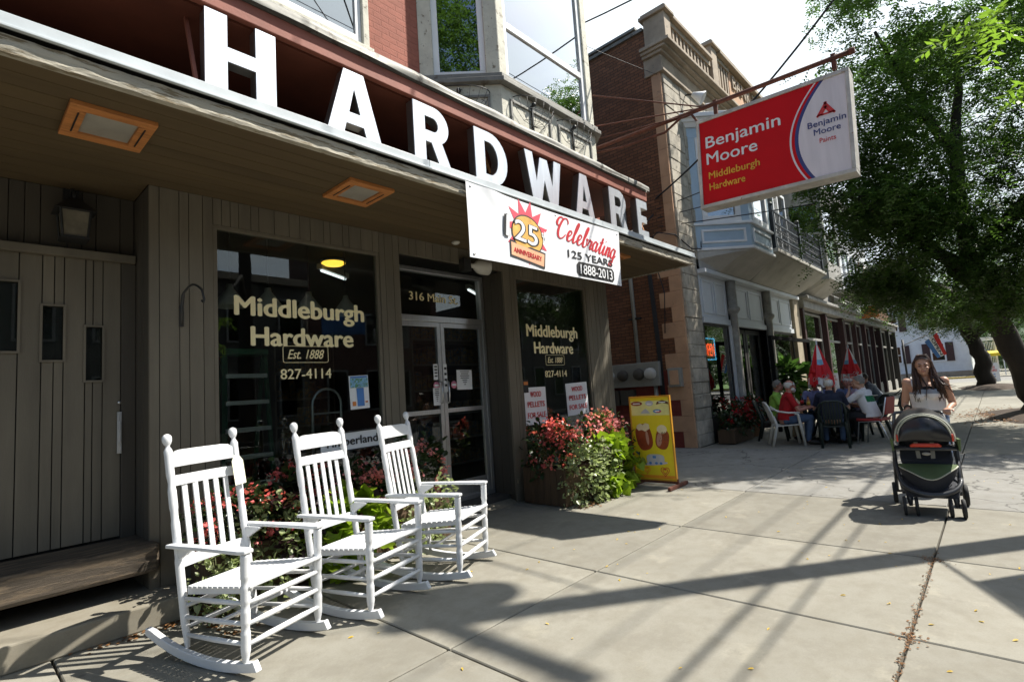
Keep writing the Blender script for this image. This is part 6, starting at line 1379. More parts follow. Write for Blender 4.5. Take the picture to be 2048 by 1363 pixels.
    for sg in (-1, 1): b.tube([X @ Vector((sg * .015, -.093, .021)), X @ Vector((sg * .034, -.09, .027)), X @ Vector((sg * .05, -.078, .02))], [.003, .0045, .002], 6)
    b.build('eyebrow', MATS['hair_white' if hair == 'hair_white' else 'hair_dark'], o)
    b = MB(); b.tube([X @ Vector((-.023, -.09, -.061)), X @ Vector((0, -.1025, -.0635)), X @ Vector((.023, -.09, -.061))], [.003, .0055, .003], 8, flat=1.0); b.build('lip', MATS['lip'], o)
    if extra: extra(o, X, V)
    return o
def cap_hair(mt, top=.05, fringe=True, bald=False):
    def f(o, X, V):
        b = MB(); vs, fs, nu, nv = [], [], 24, 12
        for j in range(nv + 1):
            for i in range(nu):
                a = 2 * PI * i / nu; fr_ = max(0, -math.sin(a)); lim = (2.15 - 1.15 * fr_ ** .5); lo = 1.0 if bald else 0.0
                lo = lo + (.9 * fr_ if bald else 0)
                t = min(lo + (lim - lo) * j / nv, 2.15); k = 1.0 + .05 * noise.noise(Vector((a * 2, t * 3, 1)))
                vs.append(X @ Vector((.0805 * k * math.sin(t) * math.cos(a), .012 + .1005 * k * math.sin(t) * math.sin(a), .02 + .105 * k * math.cos(t))))
        for j in range(nv):
            for i in range(nu): fs.append((j * nu + i, j * nu + (i + 1) % nu, (j + 1) * nu + (i + 1) % nu, (j + 1) * nu + i))
        b.add(vs, fs, 0, True); h = b.build('hair', MATS[mt], o); s_ = h.modifiers.new('thick', 'SOLIDIFY'); s_.thickness = .008; s_.offset = 0
    return f
def beard(mt):
    def f(o, X, V):
        MB().ell((0, -.06, -.092), (.048, .042, .045), 0, 14, 10, X).ell((.045, -.035, -.07), (.022, .04, .04), 0, 10, 8, X).ell((-.045, -.035, -.07), (.022, .04, .04), 0, 10, 8, X).build('beard', MATS[mt], o)
    return f
def glasses(o, X, V):
    b = MB()
    for sg in (-1, 1):
        b.tube([X @ Vector((sg * .031 + .02 * math.cos(t), -.098, .0 + .015 * math.sin(t))) for t in [2 * PI * k / 12 for k in range(12)]], .0022, 5, closed=True); b.tube([X @ Vector((sg * .051, -.096, .004)), X @ Vector((sg * .082, .0, .006))], .002, 5)
    b.tube([X @ Vector((-.011, -.099, .004)), X @ Vector((.011, -.099, .004))], .002, 5); b.build('glasses', MATS['black_iron'], o)
def multi(*fs): return lambda o, X, V: [f(o, X, V) for f in fs]
def seated(lean=.0, el=((.28, -.12, .70), (.28, -.12, .70)), wr=((.2, -.38, .74), (.2, -.38, .74)), hz=.52, **kw):
    J = dict(pelvis=(0, .06, hz), chest=(0, .03 - lean, hz + .36), neck=(0, .02 - lean * 1.3, hz + .51), head=(0, -.01 - lean * 1.5, hz + .575))
    for s, sg, i in (('L', 1, 0), ('R', -1, 1)):
        J['hip' + s] = (sg * .09, .04, hz - .01); J['knee' + s] = (sg * .15, -.38, hz + .01); J['ank' + s] = (sg * .14, -.36 + .06 * i, .1); J['toe' + s] = (sg * .16, -.53 + .06 * i, .045)
        J['sh' + s] = (sg * .185, .03 - lean * 1.1, hz + .44); J['el' + s] = (sg * el[i][0], el[i][1] - lean * .6, el[i][2]); J['wr' + s] = (sg * wr[i][0], wr[i][1], wr[i][2])
    J.update(kw); return J
def tee(mt, off=.014): return (mt, lambda n, t, c: n in ('torso', 'hips') and c[2] > .5 or n == 'arm' and t < .75 or n == 'neck' and t < .05, off)
def trousers(mt): return (mt, lambda n, t, c: n in ('thigh', 'shin', 'hips') and not (n == 'hips' and c[2] > .62) , .012)
def shoes(mt): return (mt, lambda n, t, c: n == 'foot', .008)
CG = 'men sitting round the cafe tables'
def man(label, loc, face, shirt, pants, skin, hair, extra, **kw):
    return person(label, loc, face, seated(**kw), {'shirt': tee(shirt), 'trousers': trousers(pants), 'shoe': shoes('shoe_dark')}, skin, hair, .0105, True, CG, extra)
def facing(dx, dy): return math.atan2(dx, -dy)                # rz that turns local -Y to the world direction
man('bearded white haired man in a red shirt on the white plastic chair', (11.72, 3.24, 0), facing(.45, -.9), 'red_cloth', 'jeans', 'skin_b', 'hair_white', multi(cap_hair('hair_white', bald=True), beard('hair_white'), glasses), belly=.03, lean=.06, look=.1)
man('grey haired man in a lime green shirt beside the man in red', (12.55, 3.68, 0), facing(.2, -1), 'lime_cloth', 'khaki', 'skin_b', 'hair_grey', multi(cap_hair('hair_grey'), glasses), lean=.04)
man('man in a lavender shirt facing the camera behind the red umbrella', (13.15, 3.02, 0), facing(-.9, -.25), 'lavender_cloth', 'jeans', 'skin_b', 'hair_dark', cap_hair('hair_dark'), lean=.1)
man('man in a pale blue shirt hidden behind the man in navy', (13.3, 2.42, 0), facing(-.9, .2), 'blue_cloth', 'jeans', 'skin_b', 'hair_white', cap_hair('hair_white', bald=True), lean=.0)
man('balding man in a navy shirt seen from behind on the dark plastic chair', (11.68, 2.44, 0), facing(.95, .2), 'navy_cloth', 'jeans', 'skin_c', 'hair_white', cap_hair('hair_white', bald=True), belly=.04, lean=.06)
man('bald pink faced man behind the man with the green stripe', (12.75, 2.12, 0), facing(-.5, .8), 'pale_cloth', 'dark_cloth', 'skin_b', 'hair_white', cap_hair('hair_white', bald=True), lean=.05)
def stripe(o, X, V):
    b = MB(); b.grid(lambda u, v: ((u - .5) * .34, .175 - .05 * (2 * u - 1) ** 2 + .0 * v - .2 + .04, .80 + v * .12 + .03 * math.sin(3 * u)), 14, 4)
gm = man('grey haired man in white shirt with green stripe on the red chair', (12.12, 1.90, 0), facing(.25, 1), 'white_cloth', 'dark_cloth', 'skin_c', 'hair_grey', cap_hair('hair_grey'), lean=.08, el=((.26, -.26, .78), (.28, -.1, .70)), wr=((.09, -.27, 1.0), (.2, -.32, .74)), hdirL=(-.2, -.1, 1), palmL=(-.3, 1, 0), look=.35)
def add_stripe():   # a green band across the back of the white shirt
    sh = [c for c in gm.children if c.name.startswith('shirt')][0]; me = sh.data; me.materials.append(MATS['green_cloth'])
    for p in me.polygons:
        c = p.center
        if .80 < c.z < .91 and c.y > .0 and c.x < .16: p.material_index = 1
add_stripe()
man('man in a grey shirt bent forward at the farther table, dark cap of hair', (16.95, 2.38, 0), facing(-.2, 1), 'grey_cloth', 'jeans', 'skin_a', 'hair_dark', cap_hair('hair_dark'), lean=.2)
# ------------------------------------------------------------------ the woman pushing the stroller
wj = dict(pelvis=(0, .02, .86), chest=(0, -.05, 1.16), neck=(0, -.07, 1.31), head=(0, -.10, 1.345), curl=.95, nod=R_(4), look=R_(4))
for s, sg in (('L', 1), ('R', -1)):
    wj['hip' + s] = (sg * .085, .03, .84); wj['sh' + s] = (sg * .165, -.06, 1.245); wj['el' + s] = (sg * .215, .0, .985); wj['wr' + s] = (sg * .175, -.20, .945); wj['palm' + s] = (0, 0, -1); wj['hdir' + s] = (-sg * .15, -1, -.05)
wj.update(kneeL=(.10, -.12, .48), ankL=(.09, -.02, .10), toeL=(.10, -.17, .045), kneeR=(-.09, .02, .47), ankR=(-.09, .30, .16), toeR=(-.10, .20, .045))
def woman_hair(o, X, V):
    rg = np.random.default_rng(3); b = MB(); vs, fs, nu, nv = [], [], 26, 12
    for j in range(nv + 1):
        for i in range(nu):
            a = 2 * PI * i / nu; fr_ = max(0, -math.sin(a)); lim = 2.5 - 1.55 * fr_ ** .45; t = lim * j / nv; k = 1 + .03 * noise.noise(Vector((a * 3, t * 2, 5)))
            vs.append(X @ Vector((.086 * k * math.sin(t) * math.cos(a), .014 + .107 * k * math.sin(t) * math.sin(a), .02 + .112 * k * math.cos(t))))
    for j in range(nv):
        for i in range(nu): fs.append((j * nu + i, j * nu + (i + 1) % nu, (j + 1) * nu + (i + 1) % nu, (j + 1) * nu + i))
    b.add(vs, fs, 0, True)
    for k in range(130):                                       # long locks falling in front of and behind the shoulders
        a = rg.uniform(-.35, PI + .35); sx = math.cos(a); p0 = Vector((.02 * sx + rg.normal() * .01, -.035 + .03 * math.sin(a), .128)); p1 = Vector((.09 * sx, .02 + .085 * math.sin(a), .03)); 
        front = abs(sx) > .55; L = rg.uniform(.20, .34); blow = .05 + .05 * rg.random()
        p2 = Vector((.098 * sx + rg.normal() * .008, (-.02 if front else .08) + rg.normal() * .02, -.09)); p3 = Vector((.115 * sx + blow * .3 + rg.normal() * .02, (-.085 if front else .10) + rg.normal() * .03, -.09 - L * .5)); p4 = Vector((.10 * sx + blow * .8 * (1 if sx > 0 else .1) + rg.normal() * .03, (-.10 if front else .10) + rg.normal() * .03, -.09 - L))
        if k % 17 == 0 and sx > 0: p3.x += .05; p4.x += .12; p4.z += .08
        b.tube([X @ p for p in (p0, p1, p2, p3, p4)], [.009, .011, .010, .007, .002], 5)
    b.build('hair', MATS['hair_brown'], o)
wp_loc = (7.62, .62, 0)
wm = person('young woman with long brown hair in a white tank top pushing the stroller', wp_loc, facing(-1, -.03), wj,
    {'tank_top': ('tank_white', lambda n, t, c: n in ('torso', 'hips') and c[2] < 1.165 + (.0 if abs(c[0]) < .10 else -.03) and c[2] > .78 or n == 'torso' and c[1] > -.05 and c[2] < 1.19 and abs(c[0]) < .12, .007),
     'undershirt': ('black_cloth', lambda n, t, c: n == 'torso' and c[2] < 1.195 and c[1] < -.03 and abs(c[0]) < .11, .003),
     'jeans': ('jeans', lambda n, t, c: n in ('thigh', 'shin') or n == 'hips' and c[2] < .9, .008), 'shoe': ('shoe_white', lambda n, t, c: n == 'foot', .008)}, 'skin_a', 'hair_brown', .0065, False, None, woman_hair)
tk = [c for c in wm.children if c.name.startswith('tank_top')][0]; tk.data.materials.append(MATS['tank_grey'])
for p in tk.data.polygons:
    if p.center.z > 1.115 and p.center.y < -.05: p.material_index = 1
for sx in (-1, 1): MB().tube([(sx * .10, -.15, 1.16), (sx * .115, -.135, 1.22), (sx * .12, -.06, 1.302), (sx * .11, .03, 1.27), (sx * .09, .06, 1.17)], .008, 6).build('strap', MATS['tank_white'], wm)
MB().tube([(-.178 + .034 * math.cos(t), -.17, .955 + .034 * math.sin(t)) for t in [2 * PI * k / 14 for k in range(14)]], .009, 6, closed=True).ell((-.178, -.17, .992), (.02, .018, .008)).build('wrist_watch', MATS['black_iron'], wm)

# ------------------------------------------------------------------ stroller (faces the camera; local -Y is its front)
M('stroller_grey', (.035, .037, .042), .35, var=.1); M('hood_black', (.02, .02, .022), .28, var=.2, scale=5, bump=.25, bscale=9); M('trim_sage', (.42, .42, .33), .7); M('pad_green', (.09, .13, .05), .85); M('pad_dark', (.02, .022, .03), .85); M('tray_red', (.6, .05, .02), .4); M('strap_grey', (.35, .33, .28), .8); M('seat_grey', (.25, .24, .2), .85)
SR = root('stroller', 'dark baby stroller with black hood, red tray bar and green footmuff', 'stroller', (6.62, .615, 0), facing(-1, -.13))
sg_, T2 = MATS['stroller_grey'], MB
for sx in (-1, 1):
    MB().tube([(sx * .21, .58, .90), (sx * .24, .42, .70), (sx * .25, .15, .45), (sx * .215, -.12, .20)], .017, 8).build('frame_tube', sg_, SR)
    MB().tube([(sx * .25, .12, .60), (sx * .265, .28, .3), (sx * .27, .38, .12)], .017, 8).build('rear_leg', sg_, SR)
MB().tube([(-.21, .58, .90), (-.20, .64, .925), (-.12, .66, .93), (.12, .66, .93), (.20, .64, .925), (.21, .58, .90)], .017, 8).build('handle', sg_, SR)
MB().tube([(-.27, .38, .12), (.27, .38, .12)], .012, 8).build('rear_axle', sg_, SR)
def wheel(x, y, r, w, nm='wheel'):
    o = MB().lathe([(r * .72, -w / 2), (r * .93, -w / 2), (r, -w * .25), (r, w * .25), (r * .93, w / 2), (r * .72, w / 2)], (x, y, r), (x + 1, y, r), 22).build(nm, MATS['rubber'], SR)
    b = MB().lathe([(r * .2, -w * .45), (r * .72, -w * .3), (r * .72, w * .3), (r * .2, w * .45)], (x, y, r), (x + 1, y, r), 16); b.build('hub', MATS['meter_grey'], o)
for sx in (-1, 1):
    wheel(sx * .29, .38, .105, .04)
    for k in (-1, 1): wheel(sx * .175 + k * .047, -.19, .088, .028)
    MB().tube([(sx * .215, -.10, .24), (sx * .19, -.13, .235), (sx * .175, -.16, .19), (sx * .175, -.19, .09)], [.02, .028, .03, .016], 8).build('wheel_fork', sg_, SR)
pts = []
for i in range(21):
    a = PI * i / 20; pts.append((-.235 * math.cos(a), -.08 - .17 * math.sin(a), .34 - .13 * math.sin(a)))
MB().tube(pts, [.018 + .008 * math.sin(PI * i / 20) for i in range(21)], 8).build('front_bow', sg_, SR)
b = MB(); b.loft([[(-.2, -.2, .17), (.2, -.2, .17), (.22, .3, .17), (-.22, .3, .17)], [(-.21, -.16, .27), (.21, -.16, .27), (.24, .34, .36), (-.24, .34, .36)]]); b.build('basket', MATS['pad_dark'], SR, .02, fix=True)
def muff(u, v):
    x = (u - .5) * .46; bowl = 1 - (2 * u - 1) ** 2
    return (x, -.02 - .19 * v ** .8 * bowl ** .6 - .02, .47 - .11 * v * (.25 + .75 * bowl) + .015 * math.sin(9 * u) * v)
b = MB(); b.grid(muff, 22, 8); b.build('footmuff', MATS['pad_green'], SR); c = b
MB().grid(lambda u, v: tuple(Vector(muff(u, 1)) + Vector((0, .05 * v, -.16 * v * (.3 + .7 * (1 - (2 * u - 1) ** 2))))), 22, 6).build('footmuff_front', MATS['pad_dark'], SR)
MB().tube([tuple(Vector(muff(i / 22, 1)) + Vector((0, -.006, .004))) for i in range(23)], .006, 6).build('piping', MATS['trim_sage'], SR)
b = MB(); b.loft([[(-.19, .0, .42), (.19, .0, .42), (.19, .22, .40), (-.19, .22, .40)], [(-.21, .02, .5), (.21, .02, .5), (.2, .24, .52), (-.2, .24, .52)], [(-.2, .2, .74), (.2, .2, .74), (.2, .3, .74), (-.2, .3, .74)]]); b.build('seat', MATS['pad_dark'], SR, .02, fix=True)
MB().box(-.15, .15, .155, .2, .62, .80).build('headrest', MATS['seat_grey'], SR, .02)
for sx in (-1, 1):
    MB().bar((sx * .07, .13, .74), (sx * .055, .03, .50), .034, .01, upv=(0, 1, 0)).build('harness_strap', MATS['strap_grey'], SR); MB().box(sx * .2 - .06, sx * .2 + .05, -.05, .12, .60, .645).build('armrest', sg_, SR, .015)
MB().tube([(-.25, .1, .61), (-.23, -.08, .625), (-.12, -.16, .63), (.12, -.16, .63), (.23, -.08, .625), (.25, .1, .61)], .016, 8).build('tray_arm', sg_, SR)
MB().ell((0, -.165, .585), (.035, .015, .016)).build('buckle', MATS['strap_grey'], SR)
MB().tube([(-.115, -.18, .66), (-.095, -.205, .672), (.095, -.205, .672), (.115, -.18, .66)], [.009, .014, .014, .009], 8, flat=1.3).build('red_bar', MATS['tray_red'], SR)
def hood(u, v):   # u across (0..1), v from the front rim back
    a = PI * u; y = -.13 + .50 * v; k = .90 + .10 * math.sin(PI * min(1, v * 1.4)); r = .255 * k
    return (-r * math.cos(a), y + .05 * math.sin(a), .735 + (.285 * k * math.sin(a) ** .85) + .0 * v - .04 * (1 - v))
b = MB(); b.grid(hood, 28, 12); h = b.build('hood', MATS['hood_black'], SR); s_ = h.modifiers.new('thick', 'SOLIDIFY'); s_.thickness = .008
vis = lambda u, v: (-(.205) * math.cos(PI * u), -.155 - .035 * math.sin(PI * u) * (1 - v), .70 + v * (.245 * math.sin(PI * u) ** .8))
b = MB(); b.grid(lambda u, v: (vis(u, v)[0], vis(u, v)[1] - .05 * math.sin(PI * v) * math.sin(PI * u) - .01 * math.sin(14 * u), vis(u, v)[2]), 24, 10); h = b.build('visor', MATS['hood_black'], SR); s_ = h.modifiers.new('thick', 'SOLIDIFY'); s_.thickness = .006
MB().tube([tuple(Vector(vis(i / 24, 1)) + Vector((0, -.004, .004))) for i in range(25)], .008, 6).build('visor_rim', MATS['trim_sage'], SR)
MB().tube([tuple(Vector(hood(i / 28, 0)) + Vector((0, -.004, .006))) for i in range(29)], .009, 6).build('hood_rim', MATS['trim_sage'], SR)
for sx in (-1, 1):
    MB().loft([[(sx * .245, -.12, .72), (sx * .275, -.12, .72), (sx * .275, .2, .70), (sx * .245, .2, .70)], [(sx * .25, -.1, .60), (sx * .265, -.1, .60), (sx * .265, .18, .60), (sx * .25, .18, .60)]]).build('hood_skirt', MATS['pad_green'], SR, .01, fix=True)
    MB().box(sx * .212 - .007, sx * .212 + .007, -.175, -.14, .70, .77).build('red_tab', MATS['tray_red'], SR, .006)

# ------------------------------------------------------------------ cafe furniture
M('plastic_white', (.68, .66, .6), .4, var=.05); M('plastic_dark', (.012, .022, .018), .4, var=.1); M('red_vinyl', (.35, .03, .03), .45, var=.1); M('table_top', (.05, .05, .052), .3, var=.2); M('cola', (.02, .006, .004), .15); M('label_red', (.5, .02, .02), .5); M('label_yellow', (.6, .4, .05), .5)
def plastic_chair(label, loc, rz, mt):
    o = root('plastic_chair', label, 'plastic chair', loc, rz, 'plastic garden chairs'); m = MATS[mt]
    MB().grid(lambda u, v: ((u - .5) * (.46 - .06 * v), -.23 + .45 * v, .43 - .03 * math.sin(PI * u) * .6 - .02 * v), 10, 8).build('seat', m, o).modifiers.new('t', 'SOLIDIFY').thickness = .02
    for sx in (-1, 1):
        MB().tube([(sx * .24, -.25, 0), (sx * .225, -.2, .42), (sx * .25, -.17, .62), (sx * .265, -.1, .655)], [.026, .03, .026, .024], 6, flat=1.3).build('leg', m, o)
        MB().tube([(sx * .22, .33, 0), (sx * .2, .22, .42), (sx * .205, .27, .6)], [.024, .03, .026], 6).build('leg', m, o)
        MB().tube([(sx * .262, -.2, .655), (sx * .28, .0, .66), (sx * .26, .2, .70), (sx * .2, .31, .80)], [.022, .028, .024, .02], 6, flat=.7).build('arm', m, o)
    pts = [(.2, .25, .48), (.215, .30, .66), (.19, .36, .82), (.1, .385, .87), (-.1, .385, .87), (-.19, .36, .82), (-.215, .30, .66), (-.2, .25, .48)]
    MB().tube(pts, .022, 6).build('back_frame', m, o)
    for i in range(7):
        x = -.135 + .045 * i; MB().bar((x, .245, .43), (x * 1.05, .375, .865), .03, .01, upv=(0, 1, 0)).build('back_slat', m, o)
    return o
PC = plastic_chair('white plastic armchair holding the man in red', (11.66, 3.26, 0), facing(.45, -.9), 'plastic_white')
plastic_chair('dark green plastic armchair with its slatted back to the camera', (11.6, 2.42, 0), facing(.95, .2), 'plastic_dark')
pd = plastic_chair('dark plastic armchair holding the man in grey', (17.0, 2.2, 0), facing(-.2, 1), 'plastic_dark')
for lb, p, f in (('dark plastic armchair under the man in lime green', (12.5, 3.74, 0), facing(.2, -1)), ('dark plastic armchair under the man in lavender', (13.22, 3.05, 0), facing(-.9, -.25)), ('dark plastic armchair under the man in pale blue', (13.38, 2.41, 0), facing(-.9, .2)), ('dark plastic armchair under the bald pink faced man', (12.8, 2.04, 0), facing(-.5, .8))): dup(pd, p, f, lb)
o = root('metal_chair', 'red vinyl stacking chair with chrome legs under the white shirted man', 'chair', (12.10, 1.82, 0), facing(.25, 1))
for sx in (-1, 1): MB().tube([(sx * .21, -.26, 0), (sx * .2, -.2, .42), (sx * .2, .15, .44), (sx * .23, .33, 0)], .013, 8).tube([(sx * .2, .12, .44), (sx * .2, .23, .55), (sx * .19, .30, .88)], .013, 8).build('leg_frame', MATS['alu'], o)
MB().box(-.215, .215, -.24, .19, .44, .49).build('seat', MATS['red_vinyl'], o, .015); MB().loft([[(-.19, .235, .56), (.19, .235, .56), (.19, .265, .56), (-.19, .265, .56)], [(-.18, .285, .88), (.18, .285, .88), (.18, .315, .88), (-.18, .315, .88)]]).build('backrest', MATS['red_vinyl'], o, .012, fix=True)
def cafe_table(label, loc, r):
    o = root('cafe_table', label, 'table', loc, 0, 'round cafe tables'); MB().lathe([(r - .02, .70), (r, .705), (r, .72), (r - .01, .725)], (0, 0, 0), None, 36).build('tabletop', MATS['table_top'], o)
    for k in range(4): a = PI / 4 + k * PI / 2; MB().tube([(.1 * math.cos(a), .1 * math.sin(a), .69), (.2 * math.cos(a), .2 * math.sin(a), .4), (.42 * math.cos(a), .42 * math.sin(a), 0)], .018, 6).build('leg', MATS['black_iron'], o)
    return o
cafe_table('round dark cafe table of the seven men', (12.42, 2.76, 0), .56); cafe_table('round dark cafe table farther along, by the man in grey', (16.5, 2.85, 0), .5)
def umbrella(label, loc, pale):
    o = root('closed_umbrella', label, 'umbrella', loc, 0, 'closed cafe umbrellas'); MB().tube([(0, 0, .0), (0, 0, 2.06)], .016, 8).lathe([(.012, 2.02), (.02, 2.05), (.004, 2.1)], (0, 0, 0), None, 8).build('pole', MATS['trim_white'], o); MB().lathe([(.22, 0), (.22, .06), (.06, .09), (.03, .3)], (0, 0, 0), None, 18).build('base', MATS['rubber'], o)
    b = MB(); n, m = 64, 16; vs = []
    for j in range(m + 1):
        t = j / m; z = 2.0 - .86 * t; R = .012 + .24 * t ** .8 * (1 - .25 * max(0, t - .8) * 5 * .4)
        for i in range(n): a = 2 * PI * i / n; k = 1 + .16 * t * math.cos(8 * a + 1.2 * t) + .05 * math.sin(19 * a) * t; vs.append((R * k * math.cos(a), R * k * math.sin(a), z + .04 * math.cos(8 * a) * (t ** 3)))
    for j in range(m):
        for i in range(n):
            a = int(i / n * 8); t = j / m; mi = 1 if a % 2 == pale and (t < .45 or .8 < t) else 0
            if a % 2 == pale and .32 < t < .5: mi = 2
            b.add([vs[j * n + i], vs[j * n + (i + 1) % n], vs[(j + 1) * n + (i + 1) % n], vs[(j + 1) * n + i]], [(0, 1, 2, 3)], mi, True)
    b.build('canopy', [MATS['umb_red'], MATS['trim_white'], MATS['umb_blue']], o)
    b = MB(); b.text('Coca-Cola', .12, lambda u, v, w: (-.245 + .2 * abs(u) - .018 + (v) * -.15, -u - .06, 1.27 + v + u * .25), shear=.3, bold=.01, align='CENTER', width=.30); b.build('lettering', MATS['paper'], o)
    b = MB(); b.lathe([(.06, 0), (.06, .003)], (-.165, .09, 1.45), (-1.1, .4, 1.6), 16); b.build('round_badge', MATS['umb_red'], o)
M('umb_red', (.62, .012, .02), .6, var=.08); M('umb_blue', (.2, .42, .6), .6)
umbrella('closed red and white umbrella in the nearer cafe table', (12.42, 2.72, 0), 0); umbrella('closed red and white umbrella at the farther cafe table, half in shade', (16.4, 2.86, 0), 1)
o = root('cola_bottle', 'dark cola bottle with red label on the cafe table', 'bottle', (12.12, 3.05, .726)); MB().lathe([(.034, 0), (.036, .02), (.036, .15), (.014, .22), (.013, .25)], (0, 0, 0), None, 14).build('glass', MATS['cola'], o); MB().lathe([(.0375, .07), (.0375, .14)], (0, 0, 0), None, 14).build('label', MATS['label_red'], o); MB().lathe([(.015, .25), (.015, .265)], (0, 0, 0), None, 10).build('cap', MATS['label_red'], o)
o = root('juice_bottle', 'small amber bottle with yellow label on the cafe table', 'bottle', (12.08, 2.92, .726)); MB().lathe([(.032, 0), (.034, .02), (.034, .12), (.016, .17), (.016, .2)], (0, 0, 0), None, 14).build('glass', MATS['wood_orange'], o); MB().lathe([(.0355, .04), (.0355, .11)], (0, 0, 0), None, 14).build('label', MATS['label_yellow'], o); MB().lathe([(.018, .2), (.018, .22)], (0, 0, 0), None, 10).build('cap', MATS['black_ink'], o)
for x, y, lb in ((12.1, 2.72, 'dark drinking cup beside the umbrella pole'), (12.5, 3.1, 'dark drinking cup in front of the man in lavender')):
    o = root('cup', lb, 'cup', (x, y, .726), 0, 'cups on the cafe table'); MB().lathe([(.03, 0), (.042, .13), (.038, .13), (.028, .02)], (0, 0, 0), None, 14).build('cup', MATS['plastic_dark'], o); MB().lathe([(.043, .125), (.043, .135)], (0, 0, 0), None, 14).build('lid', MATS['black_ink'], o)

# ------------------------------------------------------------------ yellow ice cream sign
M('ys_yellow', (.78, .6, .02), .45, var=.06, scale=3); M('ys_pale', (.8, .74, .3), .45); M('ys_frame', (.55, .26, .02), .4); M('ice_choc', (.28, .05, .02), .4, var=.3, scale=9); M('ice_cream', (.75, .62, .42), .5); M('ice_pink', (.5, .25, .2), .5); M('nut', (.12, .04, .02), .6); M('trailer', (.5, .48, .52), .5, var=.2); M('ys_orange', (.8, .3, .02), .5)
c0, c1 = Vector((6.79, 3.985, 0)), Vector((6.80, 3.36, 0))
yz_ = math.atan2((c1 - c0).y, (c1 - c0).x); YS = root('ice_cream_sign', 'yellow framed ice cream poster stand on the pavement by the brick wall', 'poster stand', (6.80, 3.665, 0), yz_)
w2, zb, zt = .315, .085, 1.255
Zs = lambda z: .085 + (z - .10) * 1.17 / 1.04
b = MB(); b.box(-w2, w2, -.02, .02, zb, zb + .02).box(-w2, w2, -.02, .02, zt - .02, zt).box(-w2, -w2 + .02, -.02, .02, zb + .02, zt - .02).box(w2 - .02, w2, -.02, .02, zb + .02, zt - .02); b.build('frame', MATS['ys_frame'], YS, .004)
MB().box(-w2 + .02, w2 - .02, -.006, .012, zb + .02, zt - .02).build('poster', MATS['ys_yellow'], YS)
MB().box(-w2, w2, -.025, .025, .055, .085).build('base_bar', MATS['rust'], YS, .004)
for sx in (-1, 1): MB().bar((sx * (w2 + .0), -.28, .03), (sx * (w2 + .0), .28, .03), .04, .045).bar((sx * w2, 0, .05), (sx * w2, 0, .12), .03, .03, upv=(0, 1, 0)).build('foot', MATS['rust'], YS, .004)
def yp(d): return lambda u, v, w: (u, -.0065 - d - w, Zs(v))
def blob(name, mt, pts, d, th=.001):
    b = MB(); b.prism(pts, yp(d), th); return b.build(name, MATS[mt], YS)
def ov(cx, cz, rx, rz__, n=22, rot=0.0, sq=1.0): return [(cx + rx * math.copysign(abs(math.cos(t)) ** sq, math.cos(t)) * math.cos(rot) - rz__ * math.copysign(abs(math.sin(t)) ** sq, math.sin(t)) * math.sin(rot), cz + rx * math.copysign(abs(math.cos(t)) ** sq, math.cos(t)) * math.sin(rot) + rz__ * math.copysign(abs(math.sin(t)) ** sq, math.sin(t)) * math.cos(rot)) for t in [2 * PI * i / n for i in range(n)]]
blob('pale_band', 'ys_pale', [(-w2 + .025, .9), (w2 - .025, .9), (w2 - .025, 1.08), (-w2 + .025, 1.08)], 0, .0006)
blob('badge', 'ice_choc', ov(-.2, 1.05, .09, .028), .001); blob('badge', 'trailer', ov(0, 1.05, .06, .034), .001); blob('badge', 'nut', [(.1, 1.03), (.12, 1.065), (.2, 1.085), (.28, 1.06), (.29, 1.03), (.2, 1.05)], .001); blob('badge', 'trailer', [(-.15, .925), (-.1, .97), (-.06, .985), (-.02, .95), (0, .925)], .001); blob('badge', 'flyer_blue', ov(.11, .95, .062, .024), .001); blob('badge_edge', 'red_ink', ov(.13, .945, .045, .012), .0022)
b = MB()
for x, z, w in ((-.2, 1.048, .11), (.195, 1.058, .10), (0, 1.04, .07), (.11, .95, .07)): b.prism([(x - w / 2, z - .006), (x + w / 2, z - .006), (x + w / 2, z + .008), (x - w / 2, z + .008)], yp(.003), .001)
b.build('badge_stripe', MATS['paper'], YS)
r18 = R_(-14)
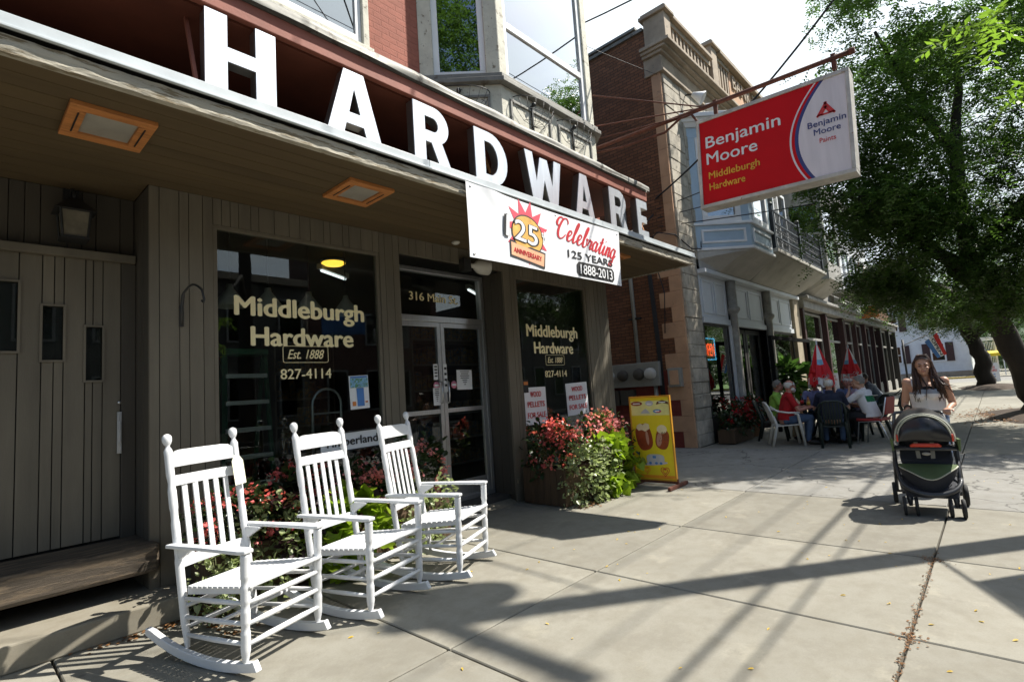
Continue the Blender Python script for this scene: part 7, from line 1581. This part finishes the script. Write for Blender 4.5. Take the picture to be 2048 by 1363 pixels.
blob('ice_bar', 'ice_choc', ov(-.125, .63, .125, .165, 26, R_(12), .75), .001); blob('ice_bite', 'ice_cream', [(-.235, .74), (-.2, .71), (-.15, .72), (-.1, .70), (-.03, .735), (-.035, .79), (-.09, .805), (-.13, .78), (-.17, .8), (-.22, .78)], .0025)
blob('ice_shine', 'ice_pink', ov(-.075, .62, .022, .09, 16, R_(5)), .0025)
blob('ice_bar', 'ice_choc', ov(.15, .605, .10, .125, 26, R_(-14), .75), .001); blob('ice_shine', 'ice_pink', ov(.105, .60, .04, .085, 18, R_(-12)), .0022); blob('ice_top', 'ice_cream', ov(.155, .725, .075, .055, 20), .0016)
b = MB(); rr = random.Random(2)
for k in range(34): b.prism(ov(.17 + rr.uniform(-.07, .06), .64 + rr.uniform(-.06, .05), .006, .005, 6), yp(.0032), .001)
b.build('nut_pieces', MATS['nut'], YS)
blob('road', 'pale_cloth', ov(.0, .305, .2, .02, 20, R_(4)), .0008); blob('trailer_body', 'trailer', ov(.02, .36, .135, .06, 24, 0, .6), .0016)
b = MB()
for x in (-.06, .03, .1): b.prism(ov(x, .31, .022, .016, 12), yp(.003), .001)
b.prism([(-.02, .37), (.03, .37), (.03, .40), (-.02, .40)], yp(.003), .001); b.build('trailer_wheel', MATS['flyer_blue'], YS)
for x in (-.255, -.21, -.17): blob('queue_figure', 'nut', ov(x, .325, .011, .032, 10), .0016); blob('queue_head', 'nut', ov(x, .368, .009, .01, 8), .0016)
blob('orange_band', 'ys_orange', [(-w2 + .025, .125), (w2 - .025, .125), (w2 - .025, .165), (-w2 + .025, .165)], 0, .0006)
def heart(cx, cz, s, mt):
    b = MB()
    for k in (1.0, .55):
        pts = [(cx + s * k * 16 * math.sin(t) ** 3 / 16, 0, cz + s * k * (13 * math.cos(t) - 5 * math.cos(2 * t) - 2 * math.cos(3 * t) - math.cos(4 * t)) / 16) for t in [2 * PI * i / 28 for i in range(28)]]; b.tube([(p[0], -.0085, Zs(p[2])) for p in pts], .0045, 5, closed=True)
    b.build('heart_logo', MATS[mt], YS)
heart(.15, .215, .062, 'red_ink'); heart(-.12, .225, .05, 'ys_orange')
